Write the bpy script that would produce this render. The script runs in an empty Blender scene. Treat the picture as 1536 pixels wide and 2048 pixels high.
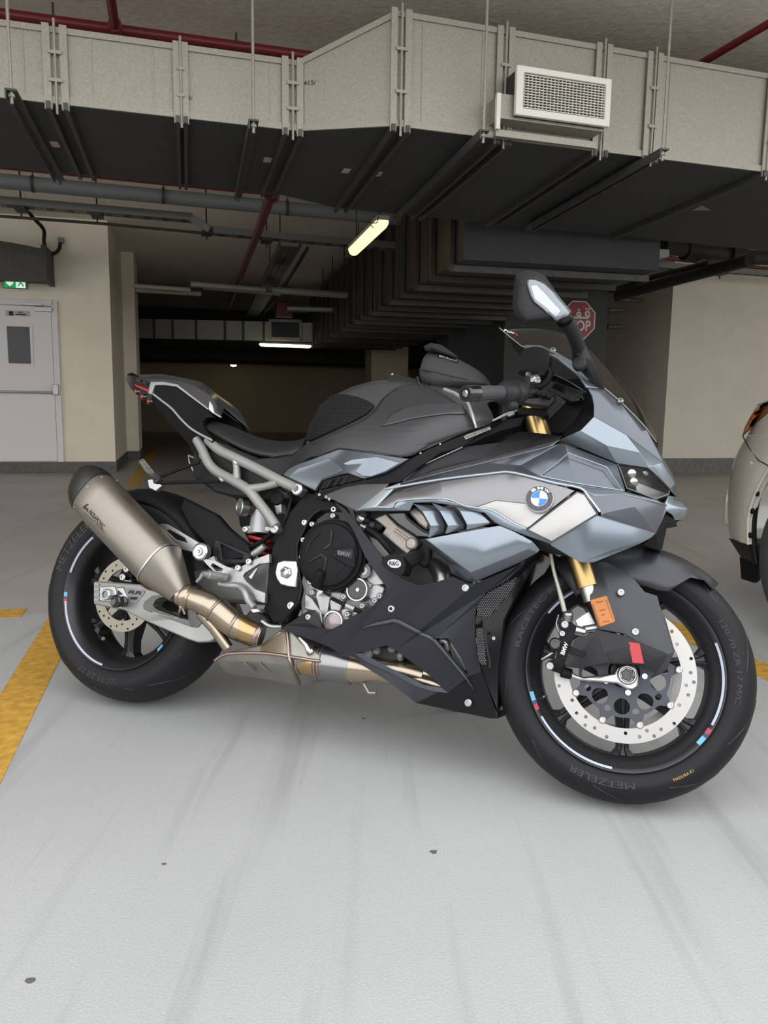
import bpy, bmesh, math, random
from mathutils import Vector, Matrix
from mathutils.geometry import tessellate_polygon
from mathutils.bvhtree import BVHTree
random.seed(7)
scene = bpy.context.scene
COL = scene.collection
# ------------------------------------------------------------------ camera
CH = 0.933; CT = math.radians(8.104); CF = 1539.13; CR = math.radians(0.845)
_fw = Vector((0, math.cos(CT), -math.sin(CT))); _up = Vector((0, math.sin(CT), math.cos(CT))); _rt = Vector((1, 0, 0))
CRT = _rt * math.cos(CR) + _up * math.sin(CR)
CUP = _up * math.cos(CR) - _rt * math.sin(CR)
CPOS = Vector((0, 0, CH))
cam_data = bpy.data.cameras.new('camera'); cam = bpy.data.objects.new('camera', cam_data); COL.objects.link(cam)
cam_data.sensor_fit = 'VERTICAL'; cam_data.sensor_height = 36.0; cam_data.lens = CF * 36.0 / 2048.0
cam_data.clip_start = 0.02; cam_data.clip_end = 200
cm = Matrix.Identity(4)
for i in range(3):
    cm[i][0] = CRT[i]; cm[i][1] = CUP[i]; cm[i][2] = -_fw[i]; cm[i][3] = CPOS[i]
cam.matrix_world = cm
scene.camera = cam
# ------------------------------------------------------------------ daylight and exposure
SKY = 3.0
world = bpy.data.worlds.new('world'); scene.world = world; world.use_nodes = True
bgn = world.node_tree.nodes['Background']; bgn.inputs['Color'].default_value = (0.97, 0.98, 1.0, 1); bgn.inputs['Strength'].default_value = SKY
vs = scene.view_settings; vs.view_transform = 'Standard'; vs.look = 'None'; vs.gamma = 1.0; vs.exposure = 0.0; vs.use_curve_mapping = False
# ------------------------------------------------------------------ frames
YAW = math.radians(14.5)                                   # the building is turned against the view
BA_ = Vector((math.cos(YAW), math.sin(YAW), 0)); BB_ = Vector((-math.sin(YAW), math.cos(YAW), 0))
def W(a, b, z): return BA_ * a + BB_ * b + Vector((0, 0, z))
def ray(u, v): return _fw + CRT * ((u - 768) / CF) + CUP * ((1024 - v) / CF)
def onZ(u, v, z):
    d = ray(u, v); return CPOS + d * ((z - CH) / d.z)
def onB(u, v, b):
    d = ray(u, v); return CPOS + d * ((b - CPOS.dot(BB_)) / d.dot(BB_))
def onA(u, v, a):
    d = ray(u, v); return CPOS + d * ((a - CPOS.dot(BA_)) / d.dot(BA_))
def ab(p): return p.dot(BA_), p.dot(BB_)
PSI = math.radians(23.0); LAM = math.radians(15.734); STEER = math.radians(10.134); RAKE = math.radians(23.8); WB = 1.457
_f = Vector((math.cos(PSI), -math.sin(PSI), 0)); _r0 = Vector((-math.sin(PSI), -math.cos(PSI), 0)); _z = Vector((0, 0, 1))
_r = _r0 * math.cos(LAM) + _z * math.sin(LAM); _u = _z * math.cos(LAM) - _r0 * math.sin(LAM)
BM = Matrix.Identity(4)
_o = Vector((-0.79372, 2.27886, 0.0095))
for i in range(3):
    BM[i][0] = _f[i]; BM[i][1] = -_r[i]; BM[i][2] = _u[i]; BM[i][3] = _o[i]
BMI = BM.inverted()
_so = Vector((WB + 0.0998, 0, 0)); _ax = Vector((-math.sin(RAKE), 0, math.cos(RAKE)))
STM = Matrix.Translation(_so) @ Matrix.Rotation(STEER, 4, _ax) @ Matrix.Translation(-_so)
BMS = BM @ STM; BMSI = BMS.inverted()
def _hit(inv, u, v, w):
    o = inv @ CPOS; d = inv.to_3x3() @ ray(u, v)
    return o + d * ((-w - o.y) / d.y)
def P(u, v, w): return _hit(BMI, u, v, w)                  # a point of the motorcycle, w metres right of its centre plane
def S(u, v, w): return _hit(BMSI, u, v, w)                 # the same in the frame that turns with the handlebar
ZT = {1: (80, 900, 5.12), 2: (80, 1150, 3.84), 3: (380, 1100, 5.12), 4: (380, 850, 5.12), 5: (230, 730, 6.144), 6: (560, 1000, 5.12),
      7: (560, 730, 5.12), 8: (820, 660, 5.12), 9: (660, 900, 3.84), 10: (1030, 820, 4.042), 11: (660, 1150, 4.267), 12: (980, 530, 4.267),
      13: (1060, 1080, 4.267), 14: (1390, 770, 4.357), 15: (960, 1060, 2.667), 16: (0, 320, 3.657), 17: (260, 380, 3.657), 18: (600, 380, 3.657), 19: (980, 380, 2.763), 20: (80, 720, 2.56)}
def q(k, X, Y): a, b, s = ZT[k]; return a + X / s, b + Y / s
def ZP(k, pts): return [P(*q(k, p[0], p[1]), p[2]) for p in pts]
def ZS(k, pts): return [S(*q(k, p[0], p[1]), p[2]) for p in pts]
def PP(pts): return [P(*p) for p in pts]
def SS(pts): return [S(*p) for p in pts]
def mir(p): return Vector((p.x, -p.y, p.z))
# ------------------------------------------------------------------ materials
MATS = {}
def mat(name, color, rough=0.5, metal=0.0, **k):
    if name in MATS: return MATS[name]
    m = bpy.data.materials.new(name); m.use_nodes = True; MATS[name] = m
    b = m.node_tree.nodes['Principled BSDF']
    b.inputs['Base Color'].default_value = (*color, 1); b.inputs['Roughness'].default_value = rough; b.inputs['Metallic'].default_value = metal
    if 'spec' in k: b.inputs['Specular IOR Level'].default_value = k['spec']
    if 'coat' in k: b.inputs['Coat Weight'].default_value = k['coat']; b.inputs['Coat Roughness'].default_value = k.get('coat_rough', 0.15)
    if 'emit' in k: b.inputs['Emission Color'].default_value = (*k.get('ecol', color), 1); b.inputs['Emission Strength'].default_value = k['emit']
    if 'trans' in k: b.inputs['Transmission Weight'].default_value = k['trans']; b.inputs['IOR'].default_value = k.get('ior', 1.1)
    if 'alpha' in k: b.inputs['Alpha'].default_value = k['alpha']
    if 'aniso' in k: b.inputs['Anisotropic'].default_value = k['aniso']
    nt = m.node_tree; N = nt.nodes; Lk = nt.links
    if 'noise' in k or 'bump' in k:
        tc = N.new('ShaderNodeTexCoord'); mp = N.new('ShaderNodeMapping'); mp.inputs['Scale'].default_value = k.get('stretch', (1, 1, 1))
        nz = N.new('ShaderNodeTexNoise'); nz.inputs['Scale'].default_value = k.get('scale', 40); nz.inputs['Detail'].default_value = k.get('detail', 4)
        Lk.new(tc.outputs['Object'], mp.inputs[0]); Lk.new(mp.outputs[0], nz.inputs['Vector'])
        if 'noise' in k:
            a = k['noise']; r = N.new('ShaderNodeMapRange'); r.inputs['From Min'].default_value = 0.3; r.inputs['From Max'].default_value = 0.7
            r.inputs['To Min'].default_value = 1 - a; r.inputs['To Max'].default_value = 1 + a; Lk.new(nz.outputs[0], r.inputs['Value'])
            mx = N.new('ShaderNodeVectorMath'); mx.operation = 'SCALE'; mx.inputs[0].default_value = color; Lk.new(r.outputs[0], mx.inputs['Scale'])
            Lk.new(mx.outputs[0], b.inputs['Base Color'])
        if 'bump' in k:
            bp = N.new('ShaderNodeBump'); bp.inputs['Strength'].default_value = k['bump']; bp.inputs['Distance'].default_value = k.get('bdist', 0.002)
            Lk.new(nz.outputs[0], bp.inputs['Height']); Lk.new(bp.outputs[0], b.inputs['Normal'])
    return m
def srgb(r, g, b):
    f = lambda c: (c / 255 / 12.92) if c / 255 <= 0.04045 else ((c / 255 + 0.055) / 1.055) ** 2.4
    return (f(r), f(g), f(b))
# ------------------------------------------------------------------ mesh helpers
def mk(name, verts, faces, m, parent=None, smooth=35, bevel=0.0, solid=0.0, sub=0, ml=None, seg=2, off=-1.0, recalc=True, mir_x=False):
    me = bpy.data.meshes.new(name)
    me.from_pydata([tuple(v) for v in verts], [], [tuple(f) for f in faces])
    if recalc:
        bm = bmesh.new(); bm.from_mesh(me); bmesh.ops.recalc_face_normals(bm, faces=bm.faces[:]); bm.to_mesh(me); bm.free()
    if isinstance(m, (list, tuple)):
        for x in m: me.materials.append(x)
    else: me.materials.append(m)
    o = bpy.data.objects.new(name, me); COL.objects.link(o)
    if parent is not None: o.parent = parent
    if ml is not None: o.matrix_local = ml
    if smooth is not None:
        for p in me.polygons: p.use_smooth = True
        if smooth < 179: me.set_sharp_from_angle(angle=math.radians(smooth))
    if solid:
        md = o.modifiers.new('solid', 'SOLIDIFY'); md.thickness = solid; md.offset = off
    if bevel:
        md = o.modifiers.new('bevel', 'BEVEL'); md.width = bevel; md.segments = seg; md.limit_method = 'ANGLE'; md.angle_limit = math.radians(28)
        md.harden_normals = False
    if sub:
        md = o.modifiers.new('sub', 'SUBSURF'); md.levels = sub; md.render_levels = sub
    return o
class MB:
    def __init__(s): s.v = []; s.f = []
    def add(s, vs, fs):
        n = len(s.v); s.v += [Vector(x) for x in vs]; s.f += [tuple(i + n for i in f) for f in fs]; return s
    def build(s, name, m, parent=None, **k): return mk(name, s.v, s.f, m, parent, **k)
    def box(s, c, ex, ey, ez):
        c = Vector(c); vs = [c + ex * i + ey * j + ez * k for i in (-1, 1) for j in (-1, 1) for k in (-1, 1)]
        return s.add(vs, [(0, 1, 3, 2), (4, 6, 7, 5), (0, 4, 5, 1), (2, 3, 7, 6), (0, 2, 6, 4), (1, 5, 7, 3)])
    def bar(s, a, b, wx, wz, upv=None):
        a = Vector(a); b = Vector(b); d = (b - a); upv = Vector(upv or (0, 0, 1))
        side = d.cross(upv).normalized() if d.cross(upv).length > 1e-6 else Vector((1, 0, 0)); u2 = side.cross(d).normalized()
        return s.box((a + b) / 2, d / 2, side * (wx / 2), u2 * (wz / 2))
    def tube(s, pts, r, n=12, cap=True, smooth=0, closed=False):
        pts = [Vector(p) for p in pts]
        rr = r if isinstance(r, (list, tuple)) else [r] * len(pts)
        if smooth: pts, rr = catmull(pts, rr, smooth)
        vs = []; fs = []; ref = None
        for i, p in enumerate(pts):
            d = (pts[min(i + 1, len(pts) - 1)] - pts[max(i - 1, 0)]).normalized()
            if ref is None: ref = d.orthogonal().normalized()
            ref = (ref - d * ref.dot(d)).normalized(); bn = d.cross(ref)
            for k in range(n):
                a = 2 * math.pi * k / n; vs.append(p + (ref * math.cos(a) + bn * math.sin(a)) * rr[i])
        for i in range(len(pts) - 1):
            for k in range(n): fs.append((i * n + k, i * n + (k + 1) % n, (i + 1) * n + (k + 1) % n, (i + 1) * n + k))
        if cap: fs.append(tuple(range(n - 1, -1, -1))); fs.append(tuple((len(pts) - 1) * n + k for k in range(n)))
        return s.add(vs, fs)
    def lathe(s, c, axis, prof, n=32, ref=None, a0=0, a1=2 * math.pi, squash=None):
        # prof: (radius, distance along axis)
        c = Vector(c); ax = Vector(axis).normalized(); e1 = Vector(ref).normalized() if ref else ax.orthogonal().normalized()
        e1 = (e1 - ax * e1.dot(ax)).normalized(); e2 = ax.cross(e1)
        full = abs(a1 - a0 - 2 * math.pi) < 1e-6; m = n if full else n + 1
        vs = []; fs = []
        for (r, h) in prof:
            for k in range(m):
                a = a0 + (a1 - a0) * k / n; sq = squash or 1.0
                vs.append(c + ax * h + e1 * (r * math.cos(a)) + e2 * (r * sq * math.sin(a)))
        for i in range(len(prof) - 1):
            for k in range(n): fs.append((i * m + k, i * m + (k + 1) % m, (i + 1) * m + (k + 1) % m, (i + 1) * m + k))
        if full and prof[0][0] > 1e-6: fs.append(tuple(range(m - 1, -1, -1)))
        if full and prof[-1][0] > 1e-6: fs.append(tuple((len(prof) - 1) * m + k for k in range(m)))
        return s.add(vs, fs)
    def ring(s, c, axis, prof, n=48, ref=None):
        # closed profile, no caps
        c = Vector(c); ax = Vector(axis).normalized(); e1 = Vector(ref).normalized() if ref else ax.orthogonal().normalized()
        e1 = (e1 - ax * e1.dot(ax)).normalized(); e2 = ax.cross(e1); m = len(prof); vs = []; fs = []
        for k in range(n):
            a = 2 * math.pi * k / n
            for (r, h) in prof: vs.append(c + ax * h + (e1 * math.cos(a) + e2 * math.sin(a)) * r)
        for k in range(n):
            for i in range(m): fs.append((k * m + i, k * m + (i + 1) % m, ((k + 1) % n) * m + (i + 1) % m, ((k + 1) % n) * m + i))
        return s.add(vs, fs)
    def plate(s, loop, t, holes=(), tdir=None):
        # solid plate from 3d loops, thickened along tdir by t
        tdir = Vector(tdir) if tdir is not None else Vector((0, 1, 0))
        loops = [[Vector(p) for p in loop]] + [[Vector(p) for p in h] for h in holes]
        # flatten along tdir for the triangulation
        e1 = tdir.orthogonal().normalized(); e2 = tdir.normalized().cross(e1)
        flat = [[Vector((p.dot(e1), p.dot(e2), 0)) for p in lp] for lp in loops]
        tris = tessellate_polygon(flat); allp = [p for lp in loops for p in lp]; n = len(allp)
        vs = allp + [p + tdir * t for p in allp]
        fs = [tuple(tr) for tr in tris] + [tuple(i + n for i in reversed(tr)) for tr in tris]
        k = 0
        for lp in loops:
            m = len(lp)
            for i in range(m): fs.append((k + i, k + (i + 1) % m, k + (i + 1) % m + n, k + i + n))
            k += m
        return s.add(vs, fs)
    def grid(s, rows, closed_u=False, caps=False):
        n = len(rows[0]); vs = [p for r in rows for p in r]; fs = []
        for i in range(len(rows) - 1):
            for j in range(n if closed_u else n - 1):
                fs.append((i * n + j, i * n + (j + 1) % n, (i + 1) * n + (j + 1) % n, (i + 1) * n + j))
        if caps: fs.append(tuple(range(n - 1, -1, -1))); fs.append(tuple((len(rows) - 1) * n + k for k in range(n)))
        return s.add(vs, fs)
def catmull(pts, rr, k):
    P_ = []; R_ = []; n = len(pts)
    for i in range(n - 1):
        p0, p1, p2, p3 = pts[max(i - 1, 0)], pts[i], pts[i + 1], pts[min(i + 2, n - 1)]
        for j in range(k):
            t = j / k; t2 = t * t; t3 = t2 * t
            P_.append(0.5 * ((2 * p1) + (p2 - p0) * t + (2 * p0 - 5 * p1 + 4 * p2 - p3) * t2 + (3 * p1 - p0 - 3 * p2 + p3) * t3))
            R_.append(rr[i] * (1 - t) + rr[i + 1] * t)
    P_.append(pts[-1]); R_.append(rr[-1]); return P_, R_
def smoothloop(pts, k=4, closed=True):
    n = len(pts); out = []
    for i in range(n if closed else n - 1):
        g = (lambda j: pts[j % n]) if closed else (lambda j: pts[max(0, min(n - 1, j))])
        p0, p1, p2, p3 = g(i - 1), g(i), g(i + 1), g(i + 2)
        for j in range(k):
            t = j / k; t2 = t * t; t3 = t2 * t
            out.append(0.5 * ((2 * p1) + (p2 - p0) * t + (2 * p0 - 5 * p1 + 4 * p2 - p3) * t2 + (3 * p1 - p0 - 3 * p2 + p3) * t3))
    if not closed: out.append(pts[-1])
    return out
def empty(name, mw=None, parent=None):
    o = bpy.data.objects.new(name, None); COL.objects.link(o); o.empty_display_size = 0.1
    if parent is not None: o.parent = parent
    if mw is not None: o.matrix_world = mw
    return o
def tag(o, label, cat, group=None):
    o['label'] = label; o['category'] = cat
    if group: o['group'] = group
    return o
def struct(o, label=None):
    o['kind'] = 'structure'
    if label: o['label'] = label
    return o
_fc = {}
def text2d(s, bold=0.0):
    key = (s, bold)
    if key in _fc: return _fc[key]
    c = bpy.data.curves.new('t', 'FONT'); c.body = s; c.size = 1.0; c.resolution_u = 3; c.offset = bold; c.fill_mode = 'FRONT'
    o = bpy.data.objects.new('t', c); me = o.to_mesh()
    vs = [(v.co.x, v.co.y) for v in me.vertices]; fs = [tuple(p.vertices) for p in me.polygons]
    o.to_mesh_clear(); bpy.data.objects.remove(o); bpy.data.curves.remove(c)
    x0 = min(v[0] for v in vs); x1 = max(v[0] for v in vs); y0 = min(v[1] for v in vs); y1 = max(v[1] for v in vs)
    r = ([((x - x0) / (x1 - x0), (y - y0) / (y1 - y0)) for x, y in vs], fs, (x1 - x0) / (y1 - y0)); _fc[key] = r; return r
def textquad(name, s, p0, p1, p2, m, parent, lift=None, bold=0.0, ml=None):
    # p0 lower left, p1 lower right, p2 upper left
    vs, fs, asp = text2d(s, bold); l = Vector(lift) if lift is not None else Vector((0, 0, 0))
    return mk(name, [p0 + (p1 - p0) * x + (p2 - p0) * y + l for x, y in vs], fs, m, parent, smooth=None, recalc=False, ml=ml)
def bvh_of(objs):
    # local-space bvh (objects that share one parent space) including modifiers
    dg = bpy.context.evaluated_depsgraph_get(); vs = []; fs = []
    for o in objs:
        e = o.evaluated_get(dg); me = e.to_mesh(); n = len(vs); ml = o.matrix_local
        vs += [ml @ v.co for v in me.vertices]; fs += [tuple(i + n for i in p.vertices) for p in me.polygons]; e.to_mesh_clear()
    return BVHTree.FromPolygons(vs, fs)
def cast(bvh, u, v, inv=None, dflt=None):
    inv = inv or BMI; o = inv @ CPOS; d = (inv.to_3x3() @ ray(u, v)).normalized()
    h, nrm, i, ds = bvh.ray_cast(o, d)
    if h is None: return None, None
    if nrm.dot(d) > 0: nrm = -nrm
    return h, nrm
def decal(name, poly, bvh, m, parent, lift=0.001, cuts=3, thick=0.0, wd=0.15, inv=None, **k):
    # a patch laid on an existing surface, outline given as seen in the photograph
    pl = [Vector((x, y, 0)) for x, y in poly]; tris = tessellate_polygon([pl])
    bm = bmesh.new(); bv = [bm.verts.new(p) for p in pl]
    for t in tris:
        try: bm.faces.new([bv[i] for i in t])
        except ValueError: pass
    for _ in range(cuts): bmesh.ops.subdivide_edges(bm, edges=bm.edges[:], cuts=1, use_grid_fill=True)
    bmesh.ops.triangulate(bm, faces=bm.faces[:])
    bm.verts.ensure_lookup_table(); co = []
    last = None
    ctr = Vector((sum(x for x, y in poly) / len(poly), sum(y for x, y in poly) / len(poly), 0))
    for v in bm.verts:
        h, nrm = cast(bvh, v.co.x, v.co.y, inv)
        for st_ in range(1, 24):
            if h is not None: break
            c_ = v.co + (ctr - v.co) * (st_ / 40); h, nrm = cast(bvh, c_.x, c_.y, inv)
        if h is None: h = P(v.co.x, v.co.y, wd) if last is None else _hit(inv or BMI, v.co.x, v.co.y, -last.y); nrm = Vector((0, -1, 0))
        last = h; co.append(h + nrm * lift)
    bm.verts.index_update(); fs = [tuple(v.index for v in f.verts) for f in bm.faces]; bm.free()
    return mk(name, co, fs, m, parent, smooth=60, solid=thick, off=1.0, **k)
def bline(name, pts, bvh, r, m, parent, step=6, wd=0.15):
    # a thin bead along a line of an existing surface
    path = []
    for (a, b) in zip(pts[:-1], pts[1:]):
        n = max(1, int(math.hypot(b[0] - a[0], b[1] - a[1]) / step))
        for i in range(n): path.append((a[0] + (b[0] - a[0]) * i / n, a[1] + (b[1] - a[1]) * i / n))
    path.append(pts[-1]); out = []
    for u, v in path:
        h, nrm = cast(bvh, u, v)
        out.append(h + nrm * r * 0.2 if h is not None else P(u, v, -out[-1].y if out else wd))
    return MB().tube(out, r, 6).build(name, m, parent, smooth=60)
# ================================================================== the garage
def floor_mat(name, base, dark, streak, rough, bump):
    m = bpy.data.materials.new(name); m.use_nodes = True; nt = m.node_tree; N = nt.nodes; Lk = nt.links; b = N['Principled BSDF']
    b.inputs['Roughness'].default_value = rough
    tc = N.new('ShaderNodeTexCoord')
    def noise(scale, stretch=(1, 1, 1), rot=0, detail=5):
        mp = N.new('ShaderNodeMapping'); mp.inputs['Scale'].default_value = stretch; mp.inputs['Rotation'].default_value = (0, 0, rot)
        nz = N.new('ShaderNodeTexNoise'); nz.inputs['Scale'].default_value = scale; nz.inputs['Detail'].default_value = detail
        Lk.new(tc.outputs['Object'], mp.inputs[0]); Lk.new(mp.outputs[0], nz.inputs['Vector']); return nz.outputs[0]
    def ramp(src, a, c, lo, hi):
        r = N.new('ShaderNodeMapRange'); r.inputs['From Min'].default_value = a; r.inputs['From Max'].default_value = c; r.inputs['To Min'].default_value = lo; r.inputs['To Max'].default_value = hi
        Lk.new(src, r.inputs['Value']); return r.outputs[0]
    def mul(x, y):
        mm = N.new('ShaderNodeMath'); mm.operation = 'MULTIPLY'; Lk.new(x, mm.inputs[0]); Lk.new(y, mm.inputs[1]); return mm.outputs[0]
    big = ramp(noise(0.9), 0.35, 0.65, 1 - dark, 1.0)
    st = ramp(noise(1.6, (7, 0.35, 1), math.radians(-14)), 0.56, 0.78, 1.0, 1 - streak)
    st2 = ramp(noise(1.2, (9, 0.5, 1), math.radians(28)), 0.60, 0.8, 1.0, 1 - streak * 0.7)
    fine = ramp(noise(260, detail=2), 0.3, 0.7, 0.94, 1.06)
    grad = mul(mul(big, st), mul(st2, fine))
    sc = N.new('ShaderNodeVectorMath'); sc.operation = 'SCALE'; sc.inputs[0].default_value = base; Lk.new(grad, sc.inputs['Scale'])
    Lk.new(sc.outputs[0], b.inputs['Base Color'])
    bp = N.new('ShaderNodeBump'); bp.inputs['Strength'].default_value = bump; bp.inputs['Distance'].default_value = 0.0018
    Lk.new(noise(210, detail=3), bp.inputs['Height']); Lk.new(bp.outputs[0], b.inputs['Normal'])
    return m
M_bay = floor_mat('bay_floor', (0.41, 0.415, 0.412), 0.10, 0.30, 0.55, 0.6)
M_lane = floor_mat('lane_floor', (0.40, 0.375, 0.345), 0.25, 0.3, 0.36, 0.15)
M_yel = mat('yellow_paint', (0.52, 0.29, 0.045), 0.6, noise=0.25, scale=30)
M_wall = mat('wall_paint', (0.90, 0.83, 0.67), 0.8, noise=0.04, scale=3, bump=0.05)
M_wall2 = mat('dimmed_wall_paint', (0.62, 0.575, 0.475), 0.8, noise=0.04, scale=3, bump=0.05)  # same cream as the other walls, darkened for its weaker light
M_walld = mat('unlit_wall_tone', (0.045, 0.045, 0.044), 0.8, noise=0.05, scale=3)  # lack of light on the middle walls put into a very dark colour
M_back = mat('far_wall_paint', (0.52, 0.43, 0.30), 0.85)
M_skirt = mat('skirting_paint', (0.13, 0.125, 0.11), 0.7, noise=0.2, scale=20)
M_ceil = mat('ceiling_plaster', (0.88, 0.81, 0.72), 0.95, noise=0.08, scale=25, bump=0.6, bdist=0.01, detail=6)
M_galv = mat('galvanised_steel', (0.29, 0.278, 0.23), 0.5, 0.45, noise=0.12, scale=110, detail=3)
M_galvd = mat('dull_galvanised_steel', (0.07, 0.067, 0.06), 0.6, 0.3, noise=0.2, scale=20)
M_under = mat('dark_duct_face', (0.042, 0.043, 0.045), 0.75, noise=0.1, scale=8)  # dark grey duct undersides; also darkens the receding duct's daylit end
M_red = mat('red_paint_dim', (0.085, 0.008, 0.010), 0.5)  # one pipe red: darker copy for the dim runs at the back
M_rednear = mat('red_paint_bright', (0.17, 0.013, 0.016), 0.45)  # brighter copy of the pipe red for the daylit near runs
M_grey = mat('grey_pipe', (0.14, 0.145, 0.15), 0.55)
M_dkmetal = mat('dark_metal', (0.035, 0.034, 0.033), 0.6, 0.3)
M_black = mat('black_cable', (0.01, 0.01, 0.01), 0.5)
M_white = mat('white_enamel', (0.62, 0.60, 0.54), 0.5)
M_door = mat('door_paint', (0.82, 0.79, 0.78), 0.55)
ZC = 3.1
def quad(name, pts, m, **k): return mk(name, pts, [tuple(range(len(pts)))], m, smooth=None, **k)
def slab(name, a0, a1, b0, b1, z0, z1, m):
    return MB().box(W((a0 + a1) / 2, (b0 + b1) / 2, (z0 + z1) / 2), BA_ * ((a1 - a0) / 2), BB_ * ((b1 - b0) / 2), Vector((0, 0, (z1 - z0) / 2))).build(name, m, smooth=None)
struct(slab('floor', -14, 16, -14, 3.52, -0.1, 0, M_bay), 'light grey coated bay floor with tyre marks')
struct(slab('floor_lane', -14, 16, 3.52, 25, -0.1, -0.001, M_lane), 'dark glossy driveway floor')
struct(slab('ceiling', -14, 16, 1.5, 25, ZC, ZC + 0.2, M_ceil))
# far wall and side walls
struct(slab('wall_back', -14, 16, 23.2, 23.4, 0, ZC, M_back), 'dim beige wall far across the garage')
struct(slab('wall_far_left', -14, -13.8, -0.3, 25, 0, ZC, M_wall)); struct(slab('wall_far_right', 15.8, 16, -0.3, 25, 0, ZC, M_wall))
struct(slab('wall_horizon_block', -14, 16, -3.4, -3.2, 0, 1.1, M_walld), 'unseen low wall added behind the camera to block horizon light')  # unseen wall, added to darken low light and reflections
# door wall
ca, cb = ab(onZ(232, 943, 0)); WBL = cb
wl = struct(slab('wall_left', -13.8, ca, cb, cb + 3.2, 0, ZC, M_wall), 'cream wall with the fire door')
sk = struct(slab('baseboard_left', -13.8, ca + 0.012, cb - 0.012, cb + 3.2, 0, 0.13, M_skirt))
pa, pb = ab(onZ(279, 919, 0))
struct(slab('wall_pillar', ca - 0.5, pa, pb, pb + 0.9, 0, ZC, M_wall), 'second cream pillar right of the door wall')
struct(slab('baseboard_pillar', ca - 0.5, pa + 0.012, pb - 0.012, pb + 0.9, 0, 0.13, M_skirt))
# right wall
ra, rb = ab(onZ(1322, 948, 0))
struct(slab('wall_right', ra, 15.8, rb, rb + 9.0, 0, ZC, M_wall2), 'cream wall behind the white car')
struct(slab('baseboard_right', ra - 0.012, 15.8, rb - 0.012, rb + 9.0, 0, 0.22, M_skirt))
# unlit walls in the middle, their lack of light put into the colour
s0 = onB(1005, 800, 9.2); s1 = onB(1211, 711, 9.2)
struct(slab('wall_middle', ab(s0)[0], ab(s1)[0], 9.2, 9.6, 0, ZC, M_walld), 'unlit wall coloured dark, carrying the stop sign')
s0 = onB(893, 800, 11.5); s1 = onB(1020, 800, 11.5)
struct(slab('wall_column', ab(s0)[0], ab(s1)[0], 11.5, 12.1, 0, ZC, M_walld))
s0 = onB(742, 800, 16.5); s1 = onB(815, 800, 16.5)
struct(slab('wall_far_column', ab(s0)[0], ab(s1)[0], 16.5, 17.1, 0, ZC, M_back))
# bay lines
def line(name, a0, a1, b0, b1, label, z=0.0015):
    tag(slab(name, a0, a1, b0, b1, -0.01, z, M_yel), label, 'floor marking')
line('bay_line', -0.585, -0.455, -3.1, 3.50, 'yellow bay line running past the rear wheel')
line('bay_line', 1.93, 2.055, -3.1, 3.50, 'yellow bay line between front wheel and white car', 0.0017)
line('cross_line', -9, -0.7, 3.48, 3.62, 'yellow cross line left of the rear tyre', 0.0019)
la, lb = ab(onZ(262, 945, 0))
line('lane_line', pa + 0.06, pa + 0.2, 8.6, 17.0, 'faded yellow lane line in front of the cream pillar', 0.0013)
# small stains on the floor
M_spot = mat('floor_stain', (0.10, 0.10, 0.095), 0.8, noise=0.3, scale=80)
def spot(u, v, rx, label, seed):
    rnd = random.Random(seed); c = onZ(u, v, 0); n = 14; pts = []
    for i in range(n):
        a = 2 * math.pi * i / n; r = rx * rnd.uniform(0.7, 1.15); pts.append(c + Vector((math.cos(a) * r, math.sin(a) * r * 0.9, 0.0006)))
    tag(MB().plate(pts, -0.0005, tdir=(0, 0, 1)).build('floor_stain', M_spot, smooth=None), label, 'stain')
spot(867, 1704, 0.0085, 'small round dark grey spot on the bay floor', 1)
spot(62, 1961, 0.009, 'black chipped spot in the lower left corner of the floor', 4)
spot(328, 1728, 0.005, 'tiny dark fleck on the floor below the rear wheel', 6)
spot(727, 1437, 0.006, 'small brown fleck on the floor under the belly pan', 8)

# ---- fire door
def bquad(b, u0, v0, u1, v1):
    p = onB(u0, v0, b); p2 = onB(u1, v1, b); return ab(p)[0], ab(p2)[0], min(p.z, p2.z), max(p.z, p2.z)
d1a = ab(onB(128, 900, WBL))[0]; dtop = onB(60, 600, WBL).z; dz0 = 0.13
dr = empty('door_1', Matrix.Translation(W(d1a - 0.6, WBL, 0.13))); struct(dr, 'white fire door with push bar and window')
def wpart(name, a0, a1, b0, b1, z0, z1, m, par, bevel=0.0):
    o = MB().box(W((a0 + a1) / 2, (b0 + b1) / 2, (z0 + z1) / 2), BA_ * ((a1 - a0) / 2), BB_ * ((b1 - b0) / 2), Vector((0, 0, (z1 - z0) / 2))).build(name, m, smooth=None, bevel=bevel)
    if par is not None: mw = o.matrix_world.copy(); o.parent = par; o.matrix_parent_inverse = par.matrix_world.inverted()
    return o
def keep(o, par):
    o.parent = par; o.matrix_parent_inverse = par.matrix_world.inverted(); return o
bpy.context.view_layer.update()
b = WBL
wpart('door_frame', d1a - 0.07, d1a, b - 0.05, b, dz0, dtop, M_door, dr, 0.004)
wpart('door_frame', d1a - 1.35, d1a, b - 0.05, b, dtop - 0.07, dtop, M_door, dr, 0.004)
leaf = wpart('door_leaf', d1a - 1.28, d1a - 0.075, b - 0.035, b, dz0 + 0.01, dtop - 0.075, M_door, dr, 0.003)
x0, x1, z0, z1 = bquad(b, 15, 653, 64, 728)
wpart('window_pane', x0, x1, b - 0.042, b - 0.036, z0, z1, mat('door_glass', (0.03, 0.028, 0.026), 0.15, spec=0.25), dr)
for (e0, e1, f0, f1) in ((x0 - 0.03, x0, z0 - 0.03, z1 + 0.03), (x1, x1 + 0.03, z0 - 0.03, z1 + 0.03), (x0, x1, z1, z1 + 0.03), (x0, x1, z0 - 0.03, z0)):
    wpart('window_bead', e0, e1, b - 0.05, b - 0.034, f0, f1, M_door, dr)
M_steel = mat('brushed_steel', (0.42, 0.42, 0.41), 0.4, 0.8)
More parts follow.
